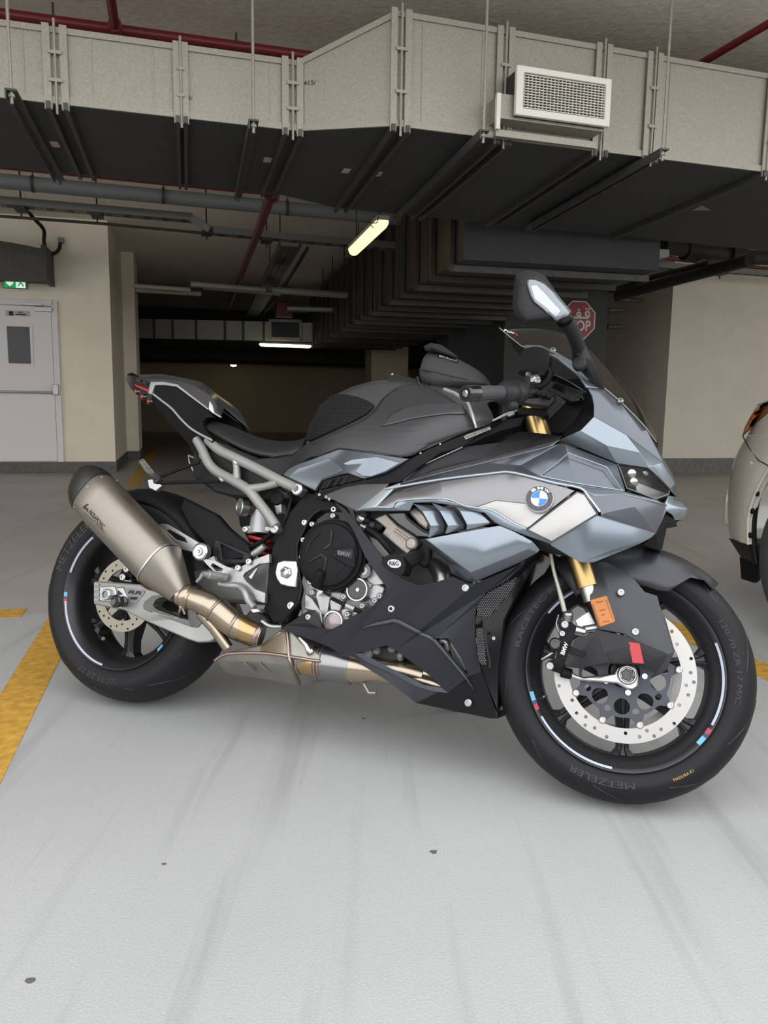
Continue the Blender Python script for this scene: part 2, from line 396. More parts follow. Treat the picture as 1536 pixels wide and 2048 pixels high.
p0 = onB(0, 785, b - 0.10); p1 = onB(112, 785, b - 0.10); zb = p1.z
keep(MB().tube([W(d1a - 1.2, b - 0.10, zb), W(ab(p1)[0] - 0.02, b - 0.10, zb)], 0.014, 10).build('push_bar', M_steel), dr)
wpart('push_bar_bracket', ab(p1)[0] - 0.035, ab(p1)[0] + 0.03, b - 0.115, b - 0.035, zb - 0.03, zb + 0.10, M_steel, dr, 0.006)
x0, x1, z0, z1 = bquad(b - 0.06, 70, 614, 104, 624)
wpart('door_closer', x0, x1, b - 0.10, b - 0.035, z0, z1, M_steel, dr, 0.004)
x0, x1, z0, z1 = bquad(b - 0.06, 42, 607, 85, 612)
wpart('closer_arm', x0, x1, b - 0.12, b - 0.05, z0, z1, M_steel, dr)
x0, x1, z0, z1 = bquad(b, 12, 621, 62, 634)
nt_ = wpart('notice', x0, x1, b - 0.037, b - 0.034, z0, z1, mat('notice_plate', (0.5, 0.49, 0.47), 0.6), dr)
M_ink = mat('black_print', (0.012, 0.012, 0.012), 0.6)
for (u0, v0, u1, v1) in ((19, 623, 28, 632), (33, 628, 54, 631), (38, 624, 47, 626)):
    x0, x1, z0, z1 = bquad(b, u0, v0, u1, v1); wpart('notice_print', x0, x1, b - 0.039, b - 0.0365, z0, z1, M_ink, dr)

# ---- exit sign over the door
bs = WBL - 0.02
x0, x1, z0, z1 = bquad(bs, 8, 555, 52, 577)
es = empty('exit_sign', Matrix.Translation(W((x0 + x1) / 2, WBL, (z0 + z1) / 2))); tag(es, 'green and white lit exit sign above the fire door', 'exit sign')
bpy.context.view_layer.update()
M_esg = mat('exit_green', (0.01, 0.22, 0.06), 0.4, emit=1.1); M_esw = mat('exit_white', (0.7, 0.85, 0.75), 0.4, emit=0.8)
wpart('housing', x0 - 0.015, x1 + 0.02, bs - 0.03, WBL, z0 - 0.01, z1 + 0.01, mat('sign_housing', (0.25, 0.3, 0.26), 0.5), es, 0.01)
xm = x0 + (x1 - x0) * 0.56
wpart('green_field', x0, xm, bs - 0.036, bs - 0.029, z0, z1, M_esg, es); wpart('white_field', xm, x1, bs - 0.036, bs - 0.029, z0, z1, M_esw, es)
def bpoly(name, pts, bb, m, par, t=0.004):
    o = MB().plate([W(a_, bb, z_) for a_, z_ in pts], t, tdir=BB_).build(name, m, smooth=None)
    return keep(o, par)
w_, h_ = xm - x0, z1 - z0
ar = [(0.42, 0.9), (0.58, 0.9), (0.58, 0.5), (0.8, 0.62), (0.8, 0.42), (0.5, 0.12), (0.2, 0.42), (0.2, 0.62), (0.42, 0.5)]
bpoly('arrow', [(x0 + w_ * s, z0 + h_ * t) for s, t in ar], bs - 0.039, M_esw, es)
w2 = x1 - xm
man = [(0.45, 0.95), (0.6, 0.95), (0.6, 0.8), (0.8, 0.7), (0.75, 0.6), (0.6, 0.66), (0.6, 0.5), (0.85, 0.35), (0.8, 0.1), (0.7, 0.1), (0.7, 0.3), (0.5, 0.38), (0.3, 0.15), (0.15, 0.15), (0.4, 0.45), (0.42, 0.62), (0.25, 0.5), (0.2, 0.6), (0.4, 0.78)]
bpoly('running_figure', [(xm + w2 * s, z0 + h_ * t) for s, t in man], bs - 0.039, M_esg, es)

# ---- curved duct end over the door
dd = empty('wall_duct', Matrix.Translation(W(ab(onB(40, 520, WBL))[0], WBL, onB(40, 520, WBL).z))); tag(dd, 'dark curved air duct end above the exit sign', 'duct')
bpy.context.view_layer.update()
bd = WBL - 0.55; rows = []
e = onB(85, 555, bd); ztop0 = onB(0, 475, bd).z; ztop1 = onB(85, 497, bd).z; zbt = e.z; aR = ab(e)[0]
for bb_, sh in ((bd, 0), (WBL, 0.0)):
    row = []
    for i in range(9):
        t = i / 8; a_ = aR - 1.2 + 1.2 * t; row.append(W(a_, bb_, ztop0 + (ztop1 - ztop0) * t ** 2.2))
    row += [W(aR, bb_, zbt), W(aR - 1.2, bb_, zbt)]; rows.append(row)
keep(MB().grid(rows, True, True).build('duct_body', M_galvd, smooth=30), dd)
wpart('flange', aR, aR + 0.05, bd - 0.03, WBL, zbt - 0.03, ztop1 + 0.04, M_galvd, dd); wpart('flange', aR - 1.2, aR, bd - 0.03, bd + 0.02, zbt - 0.05, zbt, M_galvd, dd)

# ---- cable loop and junction box
pj = onB(121, 480, WBL - 0.05)
jb = empty('junction_box', Matrix.Translation(pj)); tag(jb, 'small grey junction box with looping black cable on the cream wall', 'junction box')
bpy.context.view_layer.update()
x0, x1, z0, z1 = bquad(WBL - 0.05, 115, 474, 128, 486); wpart('box', x0, x1, WBL - 0.06, WBL, z0, z1, mat('grey_plastic', (0.25, 0.25, 0.24), 0.6), jb, 0.008)
cab = [onB(*q(16, X, Y), WBL - 0.06 - o_) for X, Y, o_ in ((215, 385, .4), (250, 430, .3), (320, 510, .12), (322, 600, .05), (345, 665, .03), (390, 685, .03), (430, 655, .02), (440, 605, .0))]
keep(MB().tube(cab, 0.022, 8, smooth=5).build('cable', M_black), jb)

# ================================================================== near ventilation duct
ZD = 2.2
def ext(p, r, k): return p + (p - r) * k
N1 = onZ(597, 262, ZD); N0 = ext(onZ(0, 195, ZD), N1, 1.2); N2 = onZ(790, 252, ZD); N3r = onZ(1536, 345, ZD); N3 = ext(N3r, N2, 1.0)
F1 = onZ(545, 386, ZD); F0 = ext(onZ(0, 333, ZD), F1, 1.2); F2 = onZ(675, 416, ZD); F3r = onZ(1340, 482, ZD); F3 = ext(F3r, onZ(835, 431, ZD), 1.6)
def ztop(p, u, v):  # height of the duct edge above ground point p that shows at row v
    d = ray(u, v); s = ((p.x - CPOS.x) * d.x + (p.y - CPOS.y) * d.y) / (d.x * d.x + d.y * d.y); return CPOS.z + d.z * s
zt1 = ztop(N1, 600, 128); zt2 = min(ztop(N2, 790, 28), ZC - 0.06)
duct = empty('ventilation_duct', Matrix.Translation(N2)); tag(duct, 'large galvanised duct with dark underside crossing under the ceiling', 'duct')
bpy.context.view_layer.update()
def up(p, z): return Vector((p.x, p.y, z))
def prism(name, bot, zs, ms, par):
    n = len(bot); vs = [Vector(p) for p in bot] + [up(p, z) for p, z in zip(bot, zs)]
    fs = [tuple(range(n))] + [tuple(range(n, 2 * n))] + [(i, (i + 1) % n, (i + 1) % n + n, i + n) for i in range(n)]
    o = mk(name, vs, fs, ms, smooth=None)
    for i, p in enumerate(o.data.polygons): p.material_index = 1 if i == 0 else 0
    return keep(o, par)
def cut(a, b_, t): return a + (b_ - a) * t
segL = [0, 0.42, 0.80, 1.0] ; g = 0.0
# left duct sections split at the flanges near u=115 and u=362
def tfor(A, B, u):
    lo, hi = 0, 1
    for _ in range(40):
        t = (lo + hi) / 2; p = cut(A, B, t) - CPOS; uu = 768 + CF * p.dot(CRT) / p.dot(_fw)
        if uu < u: lo = t
        else: hi = t
    return lo
tL = [0, tfor(N0, N1, 115), tfor(N0, N1, 363), 1.0]; tF = [0, tfor(F0, F1, 174), tfor(F0, F1, 366), 1.0]
for i in range(3):
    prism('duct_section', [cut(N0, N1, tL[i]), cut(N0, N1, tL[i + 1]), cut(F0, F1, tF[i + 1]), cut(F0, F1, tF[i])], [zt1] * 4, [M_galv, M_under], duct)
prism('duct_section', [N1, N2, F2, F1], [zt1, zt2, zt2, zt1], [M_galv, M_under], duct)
tR = [0, tfor(N2, N3, 1003), tfor(N2, N3, 1196), tfor(N2, N3, 1296), tfor(N2, N3, 1527), 1.0]
uF = [0, tfor(F2, F3, 832), tfor(F2, F3, 982), tfor(F2, F3, 1058), tfor(F2, F3, 1225), 1.0]
for i in range(5):
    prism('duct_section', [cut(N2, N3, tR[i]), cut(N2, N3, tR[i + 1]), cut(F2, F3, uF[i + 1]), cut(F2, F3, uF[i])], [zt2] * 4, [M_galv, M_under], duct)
dL = (N1 - N0).normalized(); dR = (N3 - N2).normalized(); dT = (N2 - N1).normalized()
def flange(p, f, d, zt, gap=0.035):
    nrm = Vector((d.y, -d.x, 0)); z0 = ZD; pr = 0.03
    for s in (-1, 1):
        c = p + d * (gap * s)
        keep(MB().bar(up(c, z0 - 0.03) + nrm * pr / 2, up(c, zt + 0.02) + nrm * pr / 2, 0.008, pr, d).build('flange_upright', M_galv), duct)
    keep(MB().tube([up(p, z0 - 0.05) + nrm * 0.022, up(p, zt + 0.04) + nrm * 0.022], 0.006, 8).build('flange_rod', M_galv), duct)
    for s in (-1, 1): keep(MB().bar(up(p + d * (gap * s * 0.62), z0 - 0.02) + nrm * .004, up(p + d * (gap * s * 0.62), zt + 0.01) + nrm * .004, gap * 0.7, 0.008, d).build('flange_leaf', M_galv), duct)
    for s in (-1, 1):
        keep(MB().bar(p + d * gap * s + Vector((0, 0, -0.015)) + nrm * 0.03, f + d * gap * s + Vector((0, 0, -0.015)), 0.018, 0.03).build('flange_underside', M_galvd), duct)
    for k in range(2):
        z = z0 + (zt - z0) * (0.3 + 0.38 * k)
        keep(MB().bar(up(p - d * gap * .8, z) + nrm * 0.024, up(p + d * gap * .8, z) + nrm * 0.024, 0.008, 0.014).build('flange_clip', M_galv), duct)
    for k in range(5):
        z = z0 + (zt - z0) * (0.08 + 0.21 * k); keep(MB().lathe(up(p + d * gap * .62, z) + nrm * .008, nrm, [(.006, 0), (.006, .005), (0, .006)], 6).build('flange_screw', M_dkmetal), duct)
flange(cut(N0, N1, tL[1]), cut(F0, F1, tF[1]), dL, zt1); flange(cut(N0, N1, tL[2]), cut(F0, F1, tF[2]), dL, zt1, 0.018); flange(N1 - dL * 0.03, F1 - dL * 0.03, dL, zt1)
flange(N2 + dR * 0.02, F2 + dR * 0.02, dR, zt2)
for i in (1, 2, 3, 4): flange(cut(N2, N3, tR[i]), cut(F2, F3, uF[i]), dR, zt2, 0.03 if i < 4 else 0.012)
# edge seams along the duct
for A, B, d in ((N0, N1, dL), (N1, N2, dT), (N2, N3, dR)):
    nrm = Vector((d.y, -d.x, 0)); za, zb_ = (zt1, zt1) if A is N0 else ((zt1, zt2) if A is N1 else (zt2, zt2))
    keep(MB().bar(A + nrm * 0.006 + Vector((0, 0, 0.012)), B + nrm * 0.006 + Vector((0, 0, 0.012)), 0.012, 0.03).build('seam', M_galv), duct)
    keep(MB().bar(up(A, za) + nrm * 0.004, up(B, zb_) + nrm * 0.004, 0.012, 0.025).build('seam', M_galv), duct)
for u in (50, 186, 308, 540): 
    p = cut(N0, N1, tfor(N0, N1, u)); keep(MB().bar(up(p, ZD + 0.01), up(p, zt1), 0.006, 0.006, dL).build('panel_joint', M_galv), duct)
for u in (842, 960, 1330):
    p = cut(N2, N3, tfor(N2, N3, u)); keep(MB().bar(up(p, ZD + 0.01), up(p, zt2), 0.006, 0.006, dR).build('panel_joint', M_galv), duct)
# paper labels and marks on the underside
M_lab = mat('paper_label', (0.5, 0.38, 0.32), 0.8)
for u, v in ((110, 289), (535, 320), (692, 342), (756, 348)):
    p = onZ(u, v, ZD - 0.002); keep(MB().box(p, BA_ * 0.02, BB_ * 0.04, Vector((0, 0, 0.0015))).build('paper_label', M_lab), duct)
p = onZ(1400, 418, ZD - 0.002); keep(MB().plate([onZ(1384, 421, ZD - 0.004), onZ(1421, 421, ZD - 0.004), onZ(1403, 411, ZD - 0.004)], 0.002, tdir=(0, 0, 1)).build('paper_label', mat('grey_label', (0.25, 0.25, 0.24), 0.7)), duct)
for t_, u0, v0, u1, v1 in (('1,5/', 370, 200, 386, 200), ('415/', 608, 171, 632, 173)):
    A, B, d = (N0, N1, dL) if u0 < 600 else (N1, N2, dT); nrm = Vector((d.y, -d.x, 0)); pc = cut(A, B, tfor(A, B, u0)); pd = cut(A, B, tfor(A, B, u1)); zz = ztop(pc, u0, v0)
    o = textquad('chalk_mark', t_, up(pc, zz) + nrm * 0.004, up(pd, zz) + nrm * 0.004, up(pc, zz + 0.02) + nrm * 0.004, M_ink, None); keep(o, duct)
# hangers: angle bar across the underside, rods to the ceiling at its ends
def hanger(un, vn, uf, vf, rodu, label):
    a = onZ(un, vn, ZD - 0.03); f = onZ(uf, vf, ZD - 0.03)
    h = empty('duct_hanger', Matrix.Translation(a)); tag(h, label, 'hanger', 'hangers under the near duct'); bpy.context.view_layer.update()
    d = (f - a).normalized()
    keep(MB().bar(a - d * 0.08, f + d * 0.08, 0.045, 0.008).build('support_bar', M_galvd), h)
    side = d.cross(Vector((0, 0, 1))).normalized()
    keep(MB().bar(a - d * 0.08 - side * 0.02 + Vector((0, 0, -0.018)), f - side * 0.02 + Vector((0, 0, -0.018)), 0.006, 0.04).build('support_bar', M_galvd), h)
    rp = a - d * 0.06
    keep(MB().tube([up(rp, ZD - 0.08), up(rp, ZC)], 0.007, 8).build('threaded_rod', M_galv), h)
    f = f + d * 0.06
    keep(MB().tube([up(f, ZD - 0.06), up(f, ZC)], 0.007, 8).build('threaded_rod', M_galvd), h)
    keep(MB().lathe(up(rp, ZD - 0.055), (0, 0, 1), [(0.014, 0), (0.014, 0.012)], 6).build('nut', M_galv), h)
hanger(29, 193, 117, 352, 29, 'duct hanger at the far left with long steel rod')
hanger(505, 252, 477, 388, 505, 'duct hanger left of the tapering duct section')
hanger(958, 272, 798, 430, 958, 'duct hanger left of the air grille')
hanger(1312, 308, 1067, 448, 1315, 'duct hanger right of the air grille')
# ---- air grille on its box
gb = (N2.dot(Vector((-dR.y, dR.x, 0)))) - 0.13           # plane in front of the duct, along its own direction
dN = Vector((-dR.y, dR.x, 0))
def onG(u, v, off=0.0):
    d = ray(u, v); return CPOS + d * ((gb + off) / d.dot(dN))
gr = empty('air_grille', Matrix.Translation(onG(1122, 240))); tag(gr, 'white square-mesh air grille on the side of the duct', 'air grille'); bpy.context.view_layer.update()
A = onG(1030, 133); B = onG(1219, 153); Cc = onG(1217, 250); D = onG(1027, 232)
gx = dR; gz = Vector((0, 0, 1)); g0 = A; gw = (B - A).dot(gx); gh = A.z - D.z
def GQ(x, y, o_=0.0): return g0 + gx * (x * gw) - gz * (y * gh) + dN * o_
M_gw = mat('grille_white', (0.66, 0.64, 0.57), 0.45)
fr = 0.105; fy = 0.20
outer = [GQ(0, 0), GQ(1, 0), GQ(1, 1), GQ(0, 1)]; inner = [GQ(0.075, 0.13), GQ(0.94, 0.13), GQ(0.94, 0.85), GQ(0.075, 0.85)]
keep(MB().plate(outer, -0.025, [inner], dN).build('grille_frame', M_gw, bevel=0.004, smooth=None), gr)
nv, nh = 22, 13
for i in range(nv):
    x = 0.075 + 0.865 * (i + 0.5) / nv
    keep(MB().bar(GQ(x, 0.13, -0.006), GQ(x, 0.85, -0.006), 0.003, 0.010, dN).build('grille_bar', M_gw, smooth=None), gr)
for j in range(nh):
    y = 0.13 + 0.72 * (j + 0.5) / nh
    keep(MB().bar(GQ(0.075, y, -0.014), GQ(0.94, y, -0.014), 0.003, 0.008, dN).build('grille_bar', M_gw, smooth=None), gr)
keep(MB().plate([GQ(.07, .12, .002), GQ(.945, .12, .002), GQ(.945, .86, .002), GQ(.07, .86, .002)], .004, tdir=dN).build('grille_dark_sheet', M_black, smooth=None), gr)  # black sheet standing for the shade inside the grille
keep(MB().box((GQ(0.02, 0.05, 0.07) + GQ(0.98, 0.99, 0.07)) / 2, gx * gw * 0.48, dN * 0.06, gz * gh * 0.47).build('plenum_box', M_dkmetal, smooth=None), gr)
keep(MB().box((GQ(-0.13, 0.55, 0.115) + GQ(0.98, 1.05, 0.115)) / 2, gx * gw * 0.555, dN * 0.10, gz * gh * 0.25).build('plenum_box', M_galv, smooth=None), gr)
keep(MB().bar(GQ(-0.14, 0.55, 0.02), GQ(-0.14, 1.28, 0.02), 0.02, 0.02, dN).build('plenum_flange', M_gw), gr)
keep(MB().bar(GQ(-0.14, 1.32, 0.05), GQ(0.93, 1.32, 0.05), 0.03, 0.03, dN).build('plenum_flange', M_galv), gr)

# ================================================================== pipes and trays under the ceiling
def pipe(name, pts, r, m, label, cat, couplings=(), group=None, fittings=()):
    pts = [Vector(p) for p in pts]
    h = empty(name, Matrix.Translation(pts[0])); tag(h, label, cat, group); bpy.context.view_layer.update()
    keep(MB().tube(pts, r, 12).build('pipe_run', m), h)
    for c, d in couplings:
        d = Vector(d).normalized(); keep(MB().lathe(Vector(c) - d * r * 1.1, d, [(r * 1.45, 0), (r * 1.45, r * 2.2)], 12).build('coupling', m), h)
    for c in fittings:   # pipe clips hung from the ceiling
        c = Vector(c); k = empty
        keep(MB().lathe(c - BA_ * 0.012, BA_, [(r * 1.12, 0), (r * 1.12, 0.024)], 12).build('pipe_clip', M_dkmetal), h)
        keep(MB().tube([c, up(c, ZC)], 0.006, 6).build('clip_rod', M_dkmetal), h)
    return h
zr = ZC - 0.12
A = onZ(0, 27, zr); B = onZ(640, 115, zr); J = onZ(230, 54, zr)
pipe('sprinkler_pipe', [ext(A, B, 0.6), ext(B, A, 0.5)], 0.028, M_rednear, 'red sprinkler pipe above the duct at the upper left', 'pipe', [(J, B - A)])
Jb = onZ(222, 0, zr); pipe('sprinkler_branch', [J, ext(Jb, J, 12)], 0.026, M_rednear, 'short red branch pipe leaving the upper frame edge', 'pipe', [(J, Jb - J)])
A = onZ(1400, 128, zr); B = onZ(1536, 48, zr); pipe('sprinkler_pipe', [ext(A, B, 1.5), ext(B, A, 3)], 0.022, M_rednear, 'red sprinkler pipe at the upper right corner', 'pipe')
zr2 = 2.3
A = onZ(0, 332, zr2); B = onZ(543, 386, zr2); pipe('sprinkler_pipe', [ext(A, B, 0.5), B], 0.018, M_red, 'thin red pipe along the back edge of the duct', 'pipe')
B2 = onZ(455, 618, zr2 + .25); B3 = onZ(453, 625, zr2 + .25)
pipe('sprinkler_pipe', [onZ(543, 386, zr2), onZ(513, 472, zr2 + 0.1), ext(B2, onZ(513, 472, zr2 + 0.1), 0.05)], 0.035, M_red, 'red pipe running away from the duct into the dark garage', 'pipe', [(onZ(543, 388, zr2), (0, 1, 0))])
zg = 2.72
A = onZ(0, 362, zg); B = onZ(798, 438, zg)
pipe('drain_pipe', [ext(A, B, 0.5), B], 0.062, M_grey, 'thick grey pipe behind the near duct', 'pipe', fittings=[onZ(66, 368, zg), onZ(327, 391, zg), onZ(574, 416, zg)])
# perforated cable tray
M_tray = mat('tray_steel', (0.15, 0.145, 0.13), 0.55, 0.4)
def tray(name, pts, w, label, hang=()):
    h = empty(name, Matrix.Translation(pts[0])); tag(h, label, 'cable tray'); bpy.context.view_layer.update()
    for a, b_ in zip(pts[:-1], pts[1:]):
        d = (b_ - a).normalized(); side = d.cross(Vector((0, 0, 1))).normalized()
        keep(MB().bar(a, b_, w, 0.006).build('tray_base', M_tray), h)
        for s in (-1, 1): keep(MB().bar(a + side * w / 2 * s + Vector((0, 0, 0.03)), b_ + side * w / 2 * s + Vector((0, 0, 0.03)), 0.005, 0.065).build('tray_rail', M_tray), h)
        n = int((b_ - a).length / 0.16); mb = MB()
        for i in range(n):
            c = a + (b_ - a) * ((i + 0.5) / n)
            mb.box(c - side * (w / 2 + 0.004) + Vector((0, 0, 0.03)), d * 0.035, side * 0.001, Vector((0, 0, 0.008)))
            for e_ in (-.3, 0, .3): mb.box(c - Vector((0, 0, 0.004)) + side * w * e_, d * 0.03, side * 0.012, Vector((0, 0, 0.001)))
        if n: s_ = keep(mb.build('tray_slots', M_black, smooth=None), h); s_['kind'] = 'stuff'
    for c in hang:
        keep(MB().tube([c - Vector((0, 0, 0.08)), up(c, ZC)], 0.008, 6).build('hanger_rod', M_dkmetal), h)
        keep(MB().box(c - Vector((0, 0, 0.02)), BA_ * 0.05, BB_ * (w / 2 + .03), Vector((0, 0, 0.012))).build('hanger_bracket', M_dkmetal), h)
    return h
zt_ = 2.62
tp = [onZ(-160, 392, zt_), onZ(0, 410, zt_), onZ(385, 443, zt_), onZ(425, 468, zt_ - 0.12), onZ(640, 487, zt_ - 0.12), onZ(796, 500, zt_ - 0.12)]
tray('cable_tray', tp, 0.14, 'perforated cable tray stepping down under the left ceiling', [onZ(42, 414, zt_), onZ(194, 427, zt_), onZ(413, 462, zt_ - .08), onZ(533, 478, zt_ - .12)])
tray('cable_tray', [onZ(581, 493, zt_ - .12), onZ(520, 605, zt_ - .12), onZ(503, 635, zt_ - .12)], 0.22, 'wide cable tray branching into the dark rear of the garage', [onZ(560, 520, zt_ - .12), onZ(540, 560, zt_ - .12)])
pipe('conduit', [onZ(-100, 425, zt_), onZ(200, 447, zt_), onZ(415, 467, zt_)], 0.014, M_galvd, 'thin steel conduit below the stepped cable tray', 'conduit')
pipe('conduit', [onZ(615, 497, 2.5), onZ(565, 580, 2.5), onZ(523, 632, 2.5)], 0.02, M_dkmetal, 'dark conduit beside the wide cable tray', 'conduit')
# far pipes
zp = 2.35
for i, (u0, v0, u1, v1, r) in enumerate(((268, 572, 380, 580, .04), (270, 580, 402, 588, .04), (382, 568, 530, 580, .045), (408, 575, 560, 588, .035), (545, 580, 694, 591, .055), (575, 617, 690, 620.5, .05))):
    pipe('water_pipe', [onZ(u0, v0, zp), onZ(u1, v1, zp)], r * 0.8, M_galv, ['upper short pipe beside the cream pillar', 'lower short pipe beside the cream pillar', 'thin upper pipe in the middle distance', 'lower of two crossing pipes in the middle distance', 'long grey pipe left of the stepped duct', 'grey pipe with red end box by the stepped duct'][i], 'pipe', group='water pipes in the middle distance')
p = onZ(568, 620, zp); tag(MB().box(p, BA_ * 0.13, BB_ * 0.1, Vector((0, 0, 0.11))).build('valve_box', M_red, bevel=0.01), 'dark red valve box at the end of the grey pipe', 'valve box')

# ================================================================== stepped duct running into the distance
ZS_ = 2.0
A = onZ(932, 516, ZS_); E_ = onZ(620, 692, ZS_); R0 = onZ(1216, 555, ZS_ ); R1 = onZ(742, 697, ZS_)
d2 = (E_ - A).normalized(); sd = Vector((d2.y, -d2.x, 0)); L2 = (E_ - A).length
if sd.x < 0: sd = -sd
wid = 1.62
du2 = empty('receding_duct', Matrix.Translation(A)); tag(du2, 'long dark duct with cross ribs receding into the garage', 'duct'); bpy.context.view_layer.update()
M_d2 = mat('brown_duct_steel', (0.042, 0.033, 0.025), 0.6, 0.2, noise=0.1, scale=10)  # dark brown steel of the receding duct
ns = 9; s0_ = -0.1
cor = [A + d2 * (L2 * (i / ns)) for i in range(ns + 1)]
cor[0] = A + d2 * 0.06
for i in range(ns):
    p, n_ = cor[i], cor[i + 1]; prism('duct_section', [p, n_, n_ + sd * wid, p + sd * wid], [2.86] * 4, [M_d2, M_under], du2).data.polygons[5].material_index = 1 if i == 0 else 0  # near end face takes the dark colour to look shaded from daylight
k = 0
for i in range(1, ns * 2 + 1):
    p = A + d2 * (L2 * i / (ns * 2)) - d2 * 0.25
    keep(MB().bar(p - sd * 0.04 + Vector((0, 0, -0.03)), p + sd * (wid + 0.04) + Vector((0, 0, -0.03)), 0.045, 0.05).build('cross_rib', M_galvd if i % 2 else M_d2), du2)
    keep(MB().bar(p - sd * 0.03 + Vector((0, 0, -0.05)), up(p - sd * 0.03, 2.88), 0.035, 0.05, d2).build('side_rib', M_d2), du2)
    if i % 2 == 0 and i < 16: keep(MB().tube([p - sd * 0.08 + Vector((0, 0, -0.06)), up(p - sd * 0.08, ZC)], 0.007, 6).build('rod', M_dkmetal), du2)
# connecting box between the two ducts
A5 = onZ(845, 432, ZD); 
# far cross duct
zc2 = 2.05
A = onZ(270, 676, zc2); B = onZ(640, 684, zc2); h_ = ztop(A, 270, 637)
du3 = empty('far_duct', Matrix.Translation(A)); tag(du3, 'pale duct face far behind the tail of the motorcycle', 'duct'); bpy.context.view_layer.update()
A = ext(A, B, 0.4); d3 = (B - A).normalized(); n3 = Vector((-d3.y, d3.x, 0)); L3 = (B - A).length; ss = [0, .2, .36, .43, .52, .63, .7, .78, 1.0]
for i in range(8):
    a_, b_ = A + d3 * L3 * ss[i] + d3 * 0.02, A + d3 * L3 * ss[i + 1]; prism('duct_panel', [a_, b_, b_ + n3 * 2.2, a_ + n3 * 2.2], [h_] * 4, [M_galv, M_under], du3)
    keep(MB().bar(b_ - n3 * 0.02, up(b_, h_) - n3 * 0.02, 0.05, 0.04, d3).build('panel_flange', M_galvd), du3)
p0 = onZ(520, 682, zc2) - n3 * 0.04
for (x0, x1, z0, z1) in ((0, .62, .0, .05), (0, .62, .33, .38), (0, .05, 0, .38), (.57, .62, 0, .38)):
    keep(MB().box(A + d3 * (L3 * 0.8 + (x0 + x1) / 2) - n3 * 0.03 + Vector((0, 0, 0.02 + (z0 + z1) / 2)), d3 * ((x1 - x0) / 2), n3 * 0.03, Vector((0, 0, (z1 - z0) / 2))).build('vent_frame', M_galv), du3)
keep(MB().box(A + d3 * (L3 * 0.8 + 0.31) - n3 * 0.005 + Vector((0, 0, 0.2)), d3 * 0.28, n3 * 0.02, Vector((0, 0, 0.15))).build('vent_core', M_black), du3)
# dark beam behind the far duct
struct(slab('beam', -13.8, 9.0, 19.5, 21.5, 1.9, ZC, mat('dark_beam', (0.045, 0.04, 0.035), 0.9)), 'dark beam above the far wall')

# ================================================================== lamps
def tube_lamp(name, p, qn, wd, hgt, strength, col, label, rods=True):
    h = empty(name, Matrix.Translation((p + qn) / 2)); tag(h, label, 'lamp'); bpy.context.view_layer.update()
    d = (qn - p).normalized(); side = d.cross(Vector((0, 0, 1))).normalized(); L_ = (qn - p).length
    m = mat(name + '_diffuser_' + str(strength), (0.9, 0.85, 0.7), 0.5, emit=strength, ecol=col)
    rows = []
    for s, sc in ((0, .55), (0.02, .9), (0.06, 1), (L_ - .06, 1), (L_ - .02, .9), (L_, .55)):
        rows.append([p + d * s + side * (math.cos(a) * wd * sc) + Vector((0, 0, -abs(math.sin(a)) * hgt * sc)) for a in [math.pi * i / 8 for i in range(9)]])
    keep(MB().grid(rows, True, True).build('diffuser', m, smooth=40), h)
    keep(MB().box((p + qn) / 2 + Vector((0, 0, 0.018)), d * (L_ / 2), side * wd * 0.9, Vector((0, 0, 0.018))).build('lamp_body', mat('lamp_body', (0.45, 0.43, 0.37), 0.6), bevel=0.004), h)
    if rods:
        for s in (0.12, 0.88):
            c = p + (qn - p) * s; keep(MB().tube([c, up(c, ZC)], 0.005, 6).build('suspension_rod', M_dkmetal), h)
    return h
lp = onZ(767, 440, 2.30); lq = onZ(706, 500, 2.30)
near = tube_lamp('tube_lamp', lp, lq, 0.052, 0.06, 1.7, (1.0, 0.74, 0.34), 'warm glowing tube lamp hanging under the near duct')
keep(MB().tube([onZ(*q(18, X, Y), 2.27) for X, Y in ((575, 195), (560, 240), (515, 240), (530, 270), (560, 290))], 0.004, 6, smooth=4).build('lamp_cord', M_black), near)
tube_lamp('tube_lamp', onZ(519, 687, 1.98), onZ(622, 691, 1.98), 0.035, 0.05, 5.0, (1.0, 0.92, 0.66), 'bright tube lamp far back in the dark garage', False)
c = onZ(467, 730, 1.9); tag(MB().lathe(c, (0, 0, -1), [(0.09, 0), (0.08, 0.03), (0.0, 0.05)], 16).build('round_lamp', mat('round_lamp', (0.9, 0.8, 0.5), 0.5, emit=6.0, ecol=(1, 0.85, 0.5))), 'small round ceiling lamp far back above the tail', 'lamp')
c = onZ(1300, 512, 2.36); bl = empty('batten_lamp', Matrix.Translation(c)); tag(bl, 'unlit white batten lamp at the upper right', 'lamp'); bpy.context.view_layer.update()
keep(MB().box(c, BA_ * 0.09, BB_ * 0.18, Vector((0, 0, 0.035))).build('lamp_body', M_white, bevel=0.01), bl)
for s_ in (-.12, .12): keep(MB().tube([c + BB_ * s_, up(c + BB_ * s_, ZC)], 0.006, 6).build('suspension_rod', M_dkmetal), bl)
